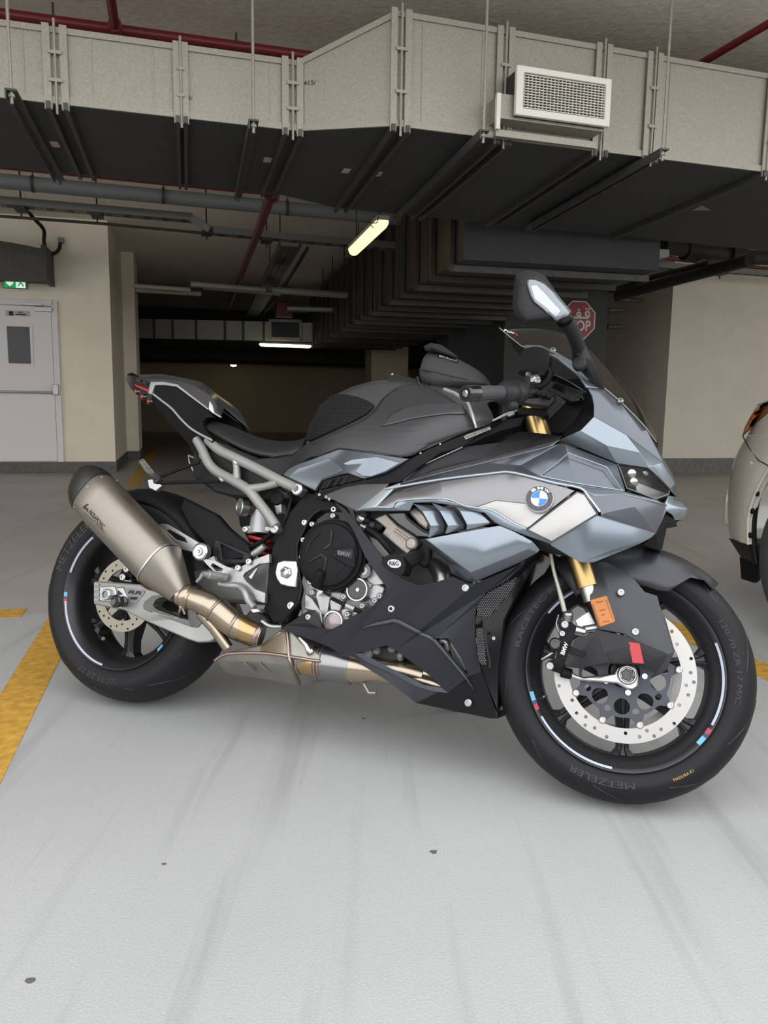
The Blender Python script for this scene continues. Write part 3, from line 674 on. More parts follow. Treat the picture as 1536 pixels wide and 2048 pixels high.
# right background pipes
zq = 2.5
pipe('drain_pipe', [onZ(1325, 492, zq), onZ(1420, 505, zq), onZ(1505, 515, zq), onZ(1640, 520, zq)], 0.075, M_dkmetal, 'thick dark pipe below the duct at the right edge', 'pipe', [(onZ(1383, 500, zq), BA_), (onZ(1470, 510, zq), BA_)])
pipe('drain_pipe', [onZ(1500, 520, 2.3), onZ(1370, 555, 2.3), onZ(1235, 592, 2.28)], 0.06, M_dkmetal, 'dark pipe slanting towards the cream wall at the right', 'pipe')
pipe('conduit', [onZ(1222, 582, 2.4), onZ(1310, 553, 2.4), onZ(1420, 526, 2.4)], 0.03, M_galvd, 'steel conduit above the slanting dark pipe', 'conduit')
pipe('sprinkler_pipe', [onZ(1265, 508, 2.75), onZ(1440, 528, 2.75), onZ(1540, 538, 2.75)], 0.028, M_red, 'dark red pipe crossing behind the thick dark pipe', 'pipe')
tray('cable_tray', [onZ(1225, 531, 2.65), onZ(1380, 540, 2.65), onZ(1640, 560, 2.65)], 0.12, 'cable tray above the cream wall at the right', [onZ(1292, 535, 2.65), onZ(1440, 545, 2.65)])
for i, (u0, v0, u1, v1) in enumerate(((1232, 599, 1286, 602), (1215, 620, 1243, 620), (1215, 654, 1243, 653))):
    pipe('pipe_stub', [onB(u0, v0, rb + 0.4), onB(u1, v1, rb + 0.4)], 0.03, M_galvd, ['uppermost dark pipe stub on the cream side wall', 'middle pipe stub beside the stop sign wall', 'lowest pipe stub beside the stop sign wall'][i], 'pipe')

# ================================================================== stop sign
bS = 9.2 - 0.03
Cs = onB(1157, 640, bS); rS = (onB(1157, 640, bS) - onB(1157, 678, bS)).length
ss_ = empty('stop_sign', Matrix.Translation(Cs)); tag(ss_, 'red octagonal stop sign on the dark wall behind the mirror', 'stop sign'); bpy.context.view_layer.update()
def octo(r, off): return [Cs + BA_ * (math.cos(math.pi / 8 + i * math.pi / 4) * r) + Vector((0, 0, math.sin(math.pi / 8 + i * math.pi / 4) * r)) + BB_ * off for i in range(8)]
M_sw = mat('sign_white', (0.62, 0.60, 0.58), 0.4); M_sr = mat('sign_red', (0.26, 0.006, 0.010), 0.4)
keep(MB().plate(octo(rS * 1.08, 0), 0.02, tdir=BB_).build('border', M_sw, smooth=None), ss_)
keep(MB().plate(octo(rS * 1.01, -0.004), 0.004, tdir=BB_).build('red_face', M_sr, smooth=None), ss_)
def SQ(x, z): return Cs + BA_ * (x * rS) + Vector((0, 0, z * rS)) - BB_ * 0.006
keep(textquad('stop_lettering', 'STOP', SQ(-0.8, -0.58), SQ(0.72, -0.58), SQ(-0.8, 0.0), M_sw, None, bold=0.02), ss_)
# the two Arabic letters above, drawn as strokes
mb = MB()
def stroke(pts, w):
    pts = [SQ(*p) for p in pts]
    for a, b_ in zip(pts[:-1], pts[1:]): mb.bar(a, b_, 0.004, w * rS, BB_.cross(b_ - a))
def ringst(cx, cz, r, w, a0=0, a1=360):
    n = 12; pts = [(cx + r * math.cos(math.radians(a0 + (a1 - a0) * i / n)), cz + r * math.sin(math.radians(a0 + (a1 - a0) * i / n))) for i in range(n + 1)]; stroke(pts, w)
ringst(0.50, 0.34, 0.12, 0.10); stroke([(0.62, 0.34), (0.60, 0.18), (0.5, 0.12), (-0.30, 0.12), (-0.45, 0.2), (-0.48, 0.32)], 0.10)
ringst(-0.02, 0.30, 0.10, 0.10); stroke([(0.08, 0.30), (0.08, 0.12)], 0.10)
for dx in (0.42, 0.58): stroke([(dx - 0.05, 0.60), (dx + 0.05, 0.60)], 0.10)
stroke([(-0.07, 0.53), (0.03, 0.53)], 0.10)
keep(mb.build('arabic_lettering', M_sw, smooth=None), ss_)
# ================================================================== the motorcycle
BK = empty('motorcycle', BM); tag(BK, 'grey and silver sports motorcycle leaning in the parking bay', 'motorcycle')
bpy.context.view_layer.update()
M_rub = mat('tyre_rubber', (0.011, 0.011, 0.013), 0.5, spec=0.22, bump=0.05, scale=300, bdist=0.0005)
M_rubw = mat('worn_tread', (0.035, 0.034, 0.036), 0.7)
M_rubt = mat('tyre_lettering', (0.028, 0.028, 0.031), 0.6)
M_rim = mat('rim_black', (0.009, 0.009, 0.011), 0.38)
M_disc = mat('disc_steel', (0.40, 0.385, 0.37), 0.38, 0.85)
M_discd = mat('worn_disc_steel', (0.28, 0.26, 0.215), 0.4, 0.85)
M_carrier = mat('disc_carrier', (0.055, 0.06, 0.075), 0.45, 0.4)
M_alu = mat('cast_aluminium', (0.34, 0.34, 0.335), 0.4, 0.75, noise=0.08, scale=150, bump=0.08, bdist=0.0006)
M_alul = mat('machined_aluminium', (0.42, 0.42, 0.415), 0.3, 0.9)
M_swing = mat('swingarm_silver', (0.30, 0.30, 0.29), 0.42, 0.6)
M_swingd = mat('swingarm_recess', (0.13, 0.13, 0.127), 0.45, 0.5)
M_subf = mat('subframe_grey', (0.30, 0.30, 0.285), 0.5, 0.45)
M_plas = mat('black_plastic', (0.006, 0.006, 0.007), 0.55, spec=0.18)
M_plasg = mat('dark_grey_plastic', (0.017, 0.017, 0.019), 0.5, spec=0.27)
M_gloss = mat('gloss_black', (0.008, 0.008, 0.009), 0.15, coat=0.5)
M_seat = mat('seat_vinyl', (0.012, 0.012, 0.013), 0.5, bump=0.08, scale=220, bdist=0.0006)
M_tank = mat('tank_satin_graphite', (0.08, 0.08, 0.085), 0.27, 0.4, coat=0.15, coat_rough=0.3)
M_tankm = mat('tank_cover_graphite', (0.044, 0.044, 0.047), 0.33, 0.3)
M_blue = mat('steel_blue_paint', (0.20, 0.236, 0.272), 0.24, 0.65, coat=0.5, coat_rough=0.12)
M_blued = mat('slate_and_shaded_blue', (0.085, 0.095, 0.113), 0.25, 0.6, coat=0.4, coat_rough=0.15)  # slate panels, and the shade of down-turned blue facets put into the colour
M_silver = mat('silver_grey_paint', (0.185, 0.182, 0.19), 0.26, 0.7, coat=0.4)
M_white2 = mat('pearl_white_paint', (0.42, 0.405, 0.395), 0.33, 0.25, coat=0.4)
M_edge = mat('pale_trim_highlight', (0.38, 0.43, 0.465), 0.3, 0.4, coat=0.4)  # pale stripe and outline; also the painted crease highlights
M_ltrim = mat('light_grey_trim', (0.45, 0.46, 0.48), 0.35, 0.5)
M_belly = mat('belly_graphite', (0.018, 0.0185, 0.024), 0.42, 0.15, spec=0.3)
M_bellyl = mat('belly_edge', (0.06, 0.064, 0.078), 0.45, 0.2)
M_ti = mat('brushed_titanium', (0.27, 0.245, 0.212), 0.38, 0.9, noise=0.05, scale=60, stretch=(1, 1, 8), aniso=0.5)
M_tip = mat('titanium_pipe', (0.36, 0.305, 0.235), 0.27, 0.95)
M_tib = mat('gold_heated_titanium', (0.40, 0.28, 0.14), 0.25, 0.95)
M_tiv = mat('violet_heated_titanium', (0.30, 0.22, 0.20), 0.3, 0.95)
M_tid = mat('grey_heated_steel', (0.24, 0.235, 0.24), 0.28, 0.95)
M_weld = mat('weld_bead', (0.30, 0.24, 0.21), 0.35, 0.95)
M_cat = mat('pressed_steel_box', (0.30, 0.29, 0.255), 0.48, 0.8, noise=0.1, scale=30)
M_carb = mat('carbon_fibre', (0.016, 0.016, 0.017), 0.35, 0.2, coat=0.3)
M_gold = mat('gold_fork', (0.42, 0.295, 0.125), 0.28, 0.95)
M_red2 = mat('red_reflector', (0.42, 0.022, 0.03), 0.35)
M_orange = mat('orange_reflector', (0.46, 0.155, 0.028), 0.35)
M_redsp = mat('red_spring', (0.40, 0.02, 0.025), 0.35)
M_cyan = mat('cyan_tape', (0.12, 0.38, 0.55), 0.4); M_tape = mat('pale_rim_tape', (0.42, 0.46, 0.55), 0.35); M_navy = mat('navy_tape', (0.02, 0.03, 0.10), 0.4); M_tred = mat('red_tape', (0.40, 0.02, 0.05), 0.4)
M_txt = mat('white_print', (0.75, 0.75, 0.75), 0.5)
M_bolt = mat('bolt_steel', (0.33, 0.33, 0.33), 0.3, 0.9)
M_chrome = mat('bright_steel', (0.50, 0.50, 0.50), 0.18, 1.0)
Yp = Vector((0, 1, 0)); RT = Vector((0, -1, 0))       # RT points to the right side, towards the camera

def part(mb, name, m, par=BK, **k): return mb.build(name, m, par, **k)
def bolt(p, r, par, m=None, name='bolt', axis=RT, h=0.005, hexh=True, ml=None):
    mb = MB().lathe(p, axis, [(r * 1.0, 0), (r, h * 0.7), (r * 0.8, h), (r * 0.45, h), (r * 0.4, h * 0.4), (0, h * 0.4)], 12)
    return mb.build(name, m or M_bolt, par, smooth=30, ml=ml)
# ---------------------------------------------------------------- wheels
def tyre_profile(R, hw, bead, n=14):
    pr = [(0.222, bead - 0.012), (0.229, bead), (0.238, bead + 0.004)]
    k = 0.062 * (hw / 0.1) ** .5; rs = R - k
    pr += [(0.238 + (rs - 0.238) * 0.5, bead + (hw - bead) * 0.75)]
    half = []
    for i in range(n + 1):
        a = math.pi / 2 * (1 - i / n); half.append((R - k + k * max(math.cos(a), 0) ** 0.9, hw * math.sin(a)))
    pr += half
    return pr + [(r, -w) for r, w in reversed(pr[:-1])]
def wheel(kind, cx, cz, R, hw, bead, ml, n_spoke, a0, spoke_w, rim_col):
    c = Vector((cx, 0, cz)); ref = (1, 0, 0)
    prof = tyre_profile(R, hw, bead)
    ty = MB(); ty.ring(c, RT, prof, 96, ref); ty = part(ty, kind + '_tyre', M_rub, ml=ml, smooth=50)
    # rim barrel
    b = bead
    rp = [(0.2285, b), (0.2265, b + 0.004), (0.222, b + 0.003), (0.216, b - 0.004), (0.205, b - 0.012), (0.192, b * 0.55), (0.188, 0.0), (0.192, -b * 0.55), (0.205, -b + 0.012), (0.216, -b + 0.004), (0.2265, -b - 0.003), (0.2285, -b),
          (0.21, -b + 0.012), (0.2, -b * 0.6), (0.197, 0), (0.2, b * 0.6), (0.21, b - 0.012)]
    rim = MB(); rim.ring(c, RT, rp, 96, ref); rim = part(rim, kind + '_rim', M_rim, ml=ml, smooth=40)
    for i in range(n_spoke):
        a = a0 + 2 * math.pi * i / n_spoke; d = Vector((math.cos(a), 0, math.sin(a))); t = Vector((-math.sin(a), 0, math.cos(a)))
        mb = MB(); rows = []
        for r, wd, dep, off in ((0.035, 0.030, 0.034, 0.012), (0.08, 0.020, 0.028, 0.010), (0.14, 0.0135, 0.022, 0.006), (0.175, 0.015, 0.022, 0.0), (0.192, 0.030, 0.026, 0.0)):
            wd *= spoke_w; p = c + d * r + RT * off
            rows.append([p + t * wd - Yp * dep * 0.75, p + t * wd * 0.35 - Yp * dep, p + t * wd * 0.25 - Yp * dep * 0.72, p - t * wd * 0.25 - Yp * dep * 0.72, p - t * wd * 0.35 - Yp * dep, p - t * wd - Yp * dep * 0.75, p - t * wd + Yp * dep, p + t * wd + Yp * dep])
        mb.grid(rows, True, True); mb.build('spoke', M_rim, rim, smooth=30, bevel=0.0015)
    MB().lathe(c + Yp * 0.06, RT, [(0.03, 0), (0.048, 0.01), (0.05, 0.06), (0.048, 0.105), (0.03, 0.12)], 32).build('hub', M_rim, rim)
    return ty, rim, c
def arc_strip(c, r0, r1, h, a0, a1, n=24, conic=0.0):
    vs = []; fs = []
    for i in range(n + 1):
        a = a0 + (a1 - a0) * i / n; d = Vector((math.cos(a), 0, math.sin(a)))
        vs += [c + d * r0 + RT * (h - conic), c + d * r1 + RT * h]
    return vs, [(2 * i, 2 * i + 1, 2 * i + 3, 2 * i + 2) for i in range(n)]
def rim_tape(c, b, rim, a0, a1, seq):
    # pale stripe then red, navy and cyan flags; angles in degrees
    vs, fs = arc_strip(c, 0.2165, 0.2215, b + 0.0045, math.radians(a0), math.radians(a1), conic=0.003); mk('rim_stripe', vs, fs, M_tape, rim, smooth=60)
    for (x0, x1, m, nm) in seq:
        vs, fs = arc_strip(c, 0.2150, 0.2245, b + 0.0050, math.radians(x0), math.radians(x1), 6, conic=0.0045); mk(nm, vs, fs, m, rim, smooth=60)
def tyre_text(s, c, r0, r1, h0, h1, amid, span, m, par, flip=False):
    vs, fs, asp = text2d(s); out = []
    for x, y in vs:
        a = math.radians(amid + (0.5 - x) * span if not flip else amid + (x - 0.5) * span); yy = y if not flip else 1 - y
        r = r0 + (r1 - r0) * yy; h = h0 + (h1 - h0) * yy; out.append(c + Vector((math.cos(a), 0, math.sin(a))) * r + RT * h)
    return mk('tyre_lettering', out, fs, m, par, smooth=None, recalc=False)
def groove(c, R, hw, pts, par, r=0.0022):
    # pts: (angle deg, side position -1..1 of the tread)
    k = 0.062 * (hw / 0.1) ** .5; path = []
    for a, s in pts:
        al = s * math.pi / 2; rr = R - k + k * max(math.cos(al), 0) ** 0.9; w = hw * math.sin(al); a = math.radians(a)
        path.append(c + Vector((math.cos(a), 0, math.sin(a))) * (rr - 0.0008) + RT * w)
    return MB().tube(path, r, 6, smooth=5).build('tread_groove', M_black, par, smooth=60)
# rear wheel
rt, rr, rc = wheel('rear', 0, 0.322, 0.325, 0.098, 0.088, None, 7, math.radians(-91), 1.25, M_rim)
rim_tape(rc, 0.088, rr, 192, 262, [(184.5, 188, M_cyan, 'cyan_flag'), (188, 190, M_navy, 'navy_flag'), (190, 193, M_tred, 'red_flag')])
rim_tape(rc, 0.088, rr, 132, 168, [(318, 324, M_cyan, 'cyan_flag')])
tyre_text('METZELER', rc, 0.249, 0.272, 0.0965, 0.1005, 148, 42, M_rubt, rt); tyre_text('200/55 ZR 17', rc, 0.250, 0.266, 0.0965, 0.1000, 262, 34, M_rubt, rt)
for k in range(9):
    a = k * 40 - 20; groove(rc, 0.325, 0.098, [(a, 0.72), (a + 9, 0.55), (a + 17, 0.3), (a + 22, 0.12)], rt); groove(rc, 0.325, 0.098, [(a + 20, -0.72), (a + 29, -0.55), (a + 37, -0.3), (a + 42, -0.12)], rt)
    groove(rc, 0.325, 0.098, [(a + 24, 0.85), (a + 30, 0.74)], rt, 0.0015)
def disc(name, c, ro, ri, t, h, m, holes, par, ml=None, hr=0.0042, scallop=0.0):
    n = 72; e = lambda r, a: c + Vector((math.cos(a), 0, math.sin(a))) * r + RT * h
    lo = [e(ro * (1 + scallop * math.cos(10 * 2 * math.pi * i / n)), 2 * math.pi * i / n) for i in range(n)]; hs = [[e(ri, -2 * math.pi * i / n) for i in range(n)]]
    for (r, a) in holes:
        cc = e(r, a); hs.append([cc + Vector((math.cos(-b * math.pi / 4), 0, math.sin(-b * math.pi / 4))) * hr for b in range(8)])
    return MB().plate(lo, t, hs, Yp).build(name, m, par, smooth=None, ml=ml)
hol = []
for i in range(10):
    for j, r in enumerate((0.106, 0.098, 0.090)): hol.append((r, 2 * math.pi * (i + j * 0.33) / 10))
dsk = disc('rear_brake_disc', rc, 0.113, 0.080, 0.005, 0.078, M_discd, hol, BK, hr=0.0036)
car = []
for i in range(5):
    a = 2 * math.pi * i / 5 + 0.3; e = Vector((math.cos(a), 0, math.sin(a))); t = Vector((-math.sin(a), 0, math.cos(a)))
    MB().plate([rc + e * 0.04 + t * 0.016 + RT * .075, rc + e * 0.082 + t * 0.01 + RT * .075, rc + e * 0.082 - t * 0.01 + RT * .075, rc + e * 0.04 - t * 0.016 + RT * .075], 0.005, tdir=Yp).build('disc_arm', M_discd, dsk)
# rear caliper above the swingarm
cal = MB().plate(ZP(20, [(415, 1110, .12), (395, 1125, .12), (415, 1075, .125), (450, 1040, .125), (475, 1060, .12), (470, 1120, .12)]), 0.05, tdir=Yp); cal = part(cal, 'rear_caliper', M_plas, bevel=0.004)
for X, Y in ((445, 1070), (425, 1112)): bolt(P(*q(20, X, Y), .127), 0.011, cal, M_alul, 'piston_cap')
# valve stem
MB().tube([P(*q(2, 448, 478), .05), P(*q(2, 485, 488), .075)], 0.006, 8).build('valve_stem', M_chrome, rr)
# ---------------------------------------------------------------- swingarm
sw_out = ZP(2, [(408, 62, .135), (420, 45, .135), (770, 70, .15), (820, 105, .15), (1010, 155, .15), (1150, 180, .14), (1235, 330, .13), (1370, 480, .12), (1300, 515, .125), (1210, 520, .13), (1120, 490, .14), (800, 350, .15), (640, 270, .15), (410, 225, .135)])
sw_hole = ZP(2, [(865, 235, .15), (890, 190, .15), (930, 172, .15), (1080, 182, .145), (1130, 260, .135), (1140, 345, .135), (1080, 330, .14), (900, 265, .15)])
sw = part(MB().plate(sw_out, 0.045, [sw_hole], Yp), 'swingarm', M_swing, bevel=0.005, seg=3)
swr = ZP(2, [(790, 235, .1515), (800, 205, .1515), (860, 160, .1515), (960, 145, .1515), (1140, 180, .142), (1240, 370, .1325), (1210, 405, .1335), (1160, 400, .138), (830, 280, .1515), (795, 262, .1515)])
MB().plate(swr, 0.02, [[p + RT * 0.0012 for p in sw_hole]], Yp).build('recess_panel', M_swingd, sw, bevel=0.002)
for X0, X1, yo in ((408, 560, 62), (408, 560, 100), (408, 560, 140), (408, 560, 180)):
    a = P(*q(2, 418, yo + 8), .139); b2 = P(*q(2, 455, yo + 12), .139); MB().bar(a, b2, 0.006, 0.004, RT).build('adjuster_rib', M_swing, sw)
blk = ZP(2, [(455, 90, .146), (575, 85, .146), (588, 140, .146), (570, 212, .146), (455, 200, .146)])
MB().plate(blk, 0.02, tdir=Yp).build('axle_block', M_alul, sw, bevel=0.003)
ac = P(*q(2, 513, 150), .15)
MB().lathe(ac - RT * 0.004, RT, [(0.0175, 0), (0.0175, 0.01), (0.0145, 0.012), (0.0115, 0.012), (0.0105, 0.002), (0, 0.002)], 8).build('axle_nut', M_alul, sw)
MB().lathe(ac - RT * 0.002, RT, [(0.0098, 0.0), (0.0098, 0.0055), (0, 0.0055)], 24).build('axle_bore', mat('axle_grey', (0.22, 0.24, 0.27), 0.4, 0.6), sw)
MB().tube([ac + Yp * 0.29, ac], 0.012, 12).build('axle', M_alul, sw)
MB().plate(ZP(2, [(588, 95, .149), (640, 92, .149), (680, 200, .149), (640, 210, .149), (600, 165, .149)]), 0.012, tdir=Yp).build('stop_bracket', M_alul, sw, bevel=0.003)
MB().plate(ZP(2, [(598, 118, .1515), (632, 150, .1515), (590, 155, .1515)]), 0.004, tdir=Yp).build('bracket_cutout', M_black, sw)
MB().plate(ZP(2, [(655, 102, .1512), (800, 118, .1522), (806, 135, .1522), (740, 215, .152), (690, 215, .1512)]), 0.004, tdir=Yp).build('badge_plate', mat('badge_silver', (0.25, 0.25, 0.245), 0.5, 0.4), sw, bevel=0.001)
textquad('badge_lettering', 'RR', *ZP(2, [(672, 142, .1537), (778, 154, .1537), (690, 116, .1537)]), M_ink, sw, bold=0.02)
MB().plate(ZP(2, [(692, 168, .1535), (752, 168, .1535), (738, 190, .1535), (690, 186, .1535)]), 0.002, tdir=Yp).build('badge_mark', M_ink, sw)
sp = P(*q(2, 640, 205), .155); MB().lathe(sp, RT, [(0.016, 0), (0.016, 0.004), (0.010, 0.008), (0.010, 0.018), (0.0185, 0.026), (0.0185, 0.034), (0.014, 0.038), (0.008, 0.036), (0, 0.036)], 24).build('paddock_spool', M_gloss, sw)
# left swingarm side and cross brace, chain side
swl = part(MB().plate([mir(p) - Yp * 0.02 for p in sw_out], -0.04, tdir=Yp), 'left_swingarm', M_swing, bevel=0.005)
part(MB().plate(ZP(20, [(780, 1075, .10), (1180, 1020, .10), (1180, 1250, .10), (900, 1240, .10), (800, 1160, .10)]), 0.2, tdir=Yp), 'swingarm_bridge', M_swingd, bevel=0.01)
# brace rod seen through the opening
part(MB().tube(ZP(2, [(1062, 318, .12), (1085, 245, .13)]), 0.006, 8), 'silencer_stay', M_alul)
# ---------------------------------------------------------------- hugger
hug = MB(); rows = []
for a in range(28, 112, 7):
    ar_ = math.radians(a); e = Vector((math.cos(ar_), 0, math.sin(ar_))); rows.append([rc + e * (0.338 - 0.05 * abs(t) ** 3) + RT * (0.105 * t) for t in (-1, -.8, -.4, 0, .4, .8, 1)])
hug.grid(rows); hug = part(hug, 'rear_hugger', M_plas, solid=0.004, smooth=50)
part(MB().plate(ZP(20, [(735, 705, .10), (900, 790, .11), (960, 860, .115), (1060, 940, .12), (1085, 1010, .12), (950, 1035, .12), (850, 950, .12), (760, 850, .11), (715, 760, .10)]), 0.03, tdir=Yp), 'hugger_side', M_plas, bevel=0.006)
hs = part(MB().plate(ZP(20, [(895, 915, .13), (1080, 995, .13), (1075, 1035, .13), (905, 1050, .125), (880, 990, .13)]), 0.02, [ZP(20, [(920, 940, .13), (1040, 1000, .13), (1035, 1020, .13), (930, 1020, .13)])], Yp), 'heel_guard', M_plasg, bevel=0.003)
# ---------------------------------------------------------------- silencer
ax0 = P(188, 988, .215); ax1 = P(321, 1130, .20)       # centre line, outer end to the clamp
def can_row(c, d, rx, rz):
    side = d.cross(Vector((0, 1, 0))).normalized()
    row = []
    for k in range(28):
        a = 2 * math.pi * k / 28; cx_ = math.copysign(abs(math.cos(a)) ** 0.72, math.cos(a)); sx = math.copysign(abs(math.sin(a)) ** 0.72, math.sin(a)); row.append(c + Yp * (rx * cx_) + side * (rz * sx))
    return row
cd = (ax1 - ax0).normalized(); Lc = (ax1 - ax0).length
can = MB(); can.grid([can_row(ax0 + cd * s, cd, rx, rz) for s, rx, rz in ((0, .056, .0705), (0.004, .058, .0725), (0.05, .058, .0725), (Lc * .5, .058, .0715), (Lc - .003, .057, .070))], True, True)
can = part(can, 'exhaust_silencer', M_ti, smooth=40)
ce = P(362, 1190, .19); cdd = (ce - ax1).normalized(); Lr = (ce - ax1).length
MB().grid([can_row(ax1 + (ce - ax1) * s, (cd * (1 - s) + cdd * s).normalized(), .0572 + (.031 - .0572) * s, .0702 + (.031 - .0702) * s) for s in (0, .15, .4, .7, 1)], True, True).build('silencer_cone', M_ti, can, smooth=40)
MB().grid([can_row(ax0 + cd * s, cd, .0585, .0732) for s in (Lc - .006, Lc - .001)], True).build('seam', M_alul, can)
# carbon end cap
e0 = ax0; capd = -cd
cap = MB(); upv = cd.cross(Vector((0, 1, 0))).normalized(); upv = upv if upv.z > 0 else -upv
rows = []
for s, sx, sz, lift in ((0, .0575, .072, 0), (0.02, .057, .070, .002), (0.045, .053, .060, .008), (0.060, .047, .046, .014), (0.066, .036, .030, .017)):
    rows.append(can_row(e0 + capd * s + upv * lift, cd, sx, sz))
rows.append(can_row(e0 + capd * 0.058 + upv * .016, cd, .030, .024)); rows.append(can_row(e0 + capd * 0.01 + upv * .012, cd, .028, .022))
cap.grid(rows, True); cap.build('carbon_end_cap', M_carb, can, smooth=60)
for k in range(7):
    r = can_row(ax0 + cd * 0.012, cd, .0585, .073); i = (k * 4 + 1) % 28; p = r[i]; nrm = (p - (ax0 + cd * 0.012)).normalized(); bolt(p - nrm * 0.001, 0.0042, can, M_bolt, 'rivet', nrm, 0.002)
bpy.context.view_layer.update()
cb_ = bvh_of([can])
def on(bv, k, X, Y, lift=0.0008, wd=0.2):
    h, n_ = cast(bv, *q(k, X, Y)); return h + n_ * lift if h is not None else P(*q(k, X, Y), wd)
def stext(name, s, bv, k, a, b2, c2, m, par, bold=0.0, lift=0.0008, wd=0.2):
    vs, fs, asp = text2d(s, bold); out = []
    for x, y in vs:
        X = a[0] + (b2[0] - a[0]) * x + (c2[0] - a[0]) * y; Y = a[1] + (b2[1] - a[1]) * x + (c2[1] - a[1]) * y; out.append(on(bv, k, X, Y, lift, wd))
    return mk(name, out, fs, m, par, smooth=None, recalc=False)
stext('lettering', 'AKRAPOVIC', cb_, 1, (492, 640), (640, 815), (520, 600), M_ink, can, 0.01)
stext('small_lettering', 'EXHAUST SYSTEM', cb_, 1, (455, 648), (650, 838), (462, 640), M_ink, can)
for pl in ([(445, 575), (490, 548), (497, 560), (468, 583), (488, 600), (470, 606)], [(445, 575), (458, 590), (497, 600), (487, 640), (478, 615), (440, 595)]):
    decal('emblem', [q(1, *p) for p in pl], cb_, M_ink, can, 0.0008, 1)
bracket = part(MB().plate(ZP(1, [(1185, 775, .15), (1250, 755, .15), (1310, 760, .15), (1440, 835, .15), (1700, 990, .15), (1750, 1060, .155), (1640, 1060, .15), (1510, 1035, .15), (1400, 1005, .15)]), 0.006, [ZP(1, [(1290, 820, .15), (1320, 815, .15), (1480, 900, .15), (1505, 945, .15), (1390, 915, .15)])], Yp), 'silencer_bracket', M_alul, bevel=0.0015)
# ---------------------------------------------------------------- link pipe and collector
def px(pts, fn=P): return [fn(*p) for p in pts]
lk = part(MB().tube(px([(361, 1189, .19), (390, 1198, .184), (412, 1207, .177), (430, 1218, .17), (468, 1248, .153), (500, 1264, .14), (524, 1272, .13)]), [.031, .032, .0355, .036, .036, .0355, .035], 24, smooth=5), 'link_pipe', M_tip, smooth=60)
def band(u, v, w, u2, v2, w2, r, wd, m, name, par=lk):
    c = P(u, v, w); d = (P(u2, v2, w2) - c).normalized(); MB().lathe(c - d * wd / 2, d, [(r - .002, 0), (r, wd * .25), (r, wd * .75), (r - .002, wd)], 24).build(name, m, par, smooth=50)
band(374, 1193, .187, 390, 1198, .184, .0345, .022, M_tip, 'clamp'); band(384, 1196, .185, 400, 1202, .18, .0342, .004, M_weld, 'clamp_edge')
band(431, 1219, .1695, 448, 1232, .162, .0385, .008, M_weld, 'weld_bead'); band(470, 1249, .152, 486, 1257, .145, .0382, .010, M_weld, 'weld_bead'); band(517, 1270, .133, 530, 1275, .127, .0385, .012, M_tiv, 'weld_bead')
MB().tube(px([(479, 1254, .148), (495, 1262, .142), (512, 1268, .135)]), [.0362, .0362, .036], 24).build('heat_band', M_tib, lk, smooth=60)
MB().tube(px([(402, 1226, .175), (428, 1256, .16), (456, 1296, .14)]), [.017, .016, .016], 12).build('link_branch', M_tip, lk)
bolt(P(363, 1210, .2), 0.008, lk, M_chrome, 'clamp_bolt'); MB().tube(px([(364, 1212, .2), (370, 1228, .19)]), .004, 8).build('clamp_screw', M_chrome, lk)
# collector box under the engine
cb1 = [(430, 1318, .15), (455, 1300, .15), (520, 1285, .145), (560, 1262, .14), (590, 1258, .14), (605, 1285, .14), (620, 1302, .14), (617, 1360, .12), (590, 1369, .10), (520, 1358, .10), (455, 1348, .12), (432, 1330, .14)]
top = px([(428, 1320, .155), (455, 1304, .155), (520, 1290, .15), (562, 1258, .14), (580, 1257, .14), (600, 1282, .15), (625, 1300, .15), (640, 1310, .15)])
mid = px([(430, 1321, .165), (455, 1308, .165), (520, 1306, .165), (560, 1310, .165), (578, 1313, .165), (598, 1316, .165), (620, 1320, .16), (640, 1322, .155)])
low = px([(434, 1325, .15), (456, 1322, .155), (520, 1325, .155), (560, 1330, .155), (578, 1333, .15), (598, 1338, .15), (618, 1342, .14), (640, 1338, .135)])
bot = px([(446, 1342, .06), (462, 1349, .06), (520, 1357, .06), (565, 1366, .06), (580, 1369, .06), (600, 1370, .06), (618, 1366, .06), (640, 1358, .06)])
ctop = [mir(p) for p in top]; rows = []
for i in range(8):
    t, m_, l, b3 = top[i], mid[i], low[i], bot[i]; c_t = Vector((t.x, 0, t.z + 0.01))
    rows.append([t, m_, l, b3, mir(b3), mir(l), mir(m_), mir(t), c_t])
colb = part(MB().grid(rows, True, True), 'exhaust_collector', M_cat, smooth=40, bevel=0.004)
MB().tube([p + RT * 0.001 for p in mid], 0.0045, 8, smooth=3).build('weld_seam', M_tiv, colb, smooth=60)
MB().tube(px([(573, 1256, .142), (576, 1285, .158), (578, 1313, .166), (585, 1335, .155), (598, 1368, .07)]), 0.005, 8, smooth=4).build('weld_seam', M_tiv, colb, smooth=60)
MB().plate([P(522, 1290, .152), P(560, 1263, .145), P(572, 1262, .145), P(574, 1308, .167), P(520, 1303, .166)], 0.004, tdir=Yp).build('upper_panel', M_tip, colb, bevel=0.002)
for u in (490, 520, 550):
    MB().tube(px([(u, 1327, .156), (u + 14, 1338, .13), (u + 24, 1346, .105)]), 0.003, 6).build('pressed_rib', M_cat, colb, smooth=60)
fp = part(MB().tube(px([(598, 1318, .12), (620, 1322, .118), (655, 1327, .105), (700, 1333, .09), (760, 1340, .075), (800, 1343, .065), (850, 1352, .06)]), [.036, .037, .044, .044, .036, .034, .033], 24, smooth=4), 'front_exhaust_pipe', M_tip, smooth=60)
MB().tube(px([(647, 1326, .107), (670, 1329, .1), (700, 1333, .09)]), [.0455, .0455, .0455], 24).build('heat_shield_sleeve', M_tid, fp, smooth=60)
MB().tube(px([(610, 1320, .119), (636, 1324, .117)]), [.0385, .040], 24).build('heat_band', M_tib, fp, smooth=60)
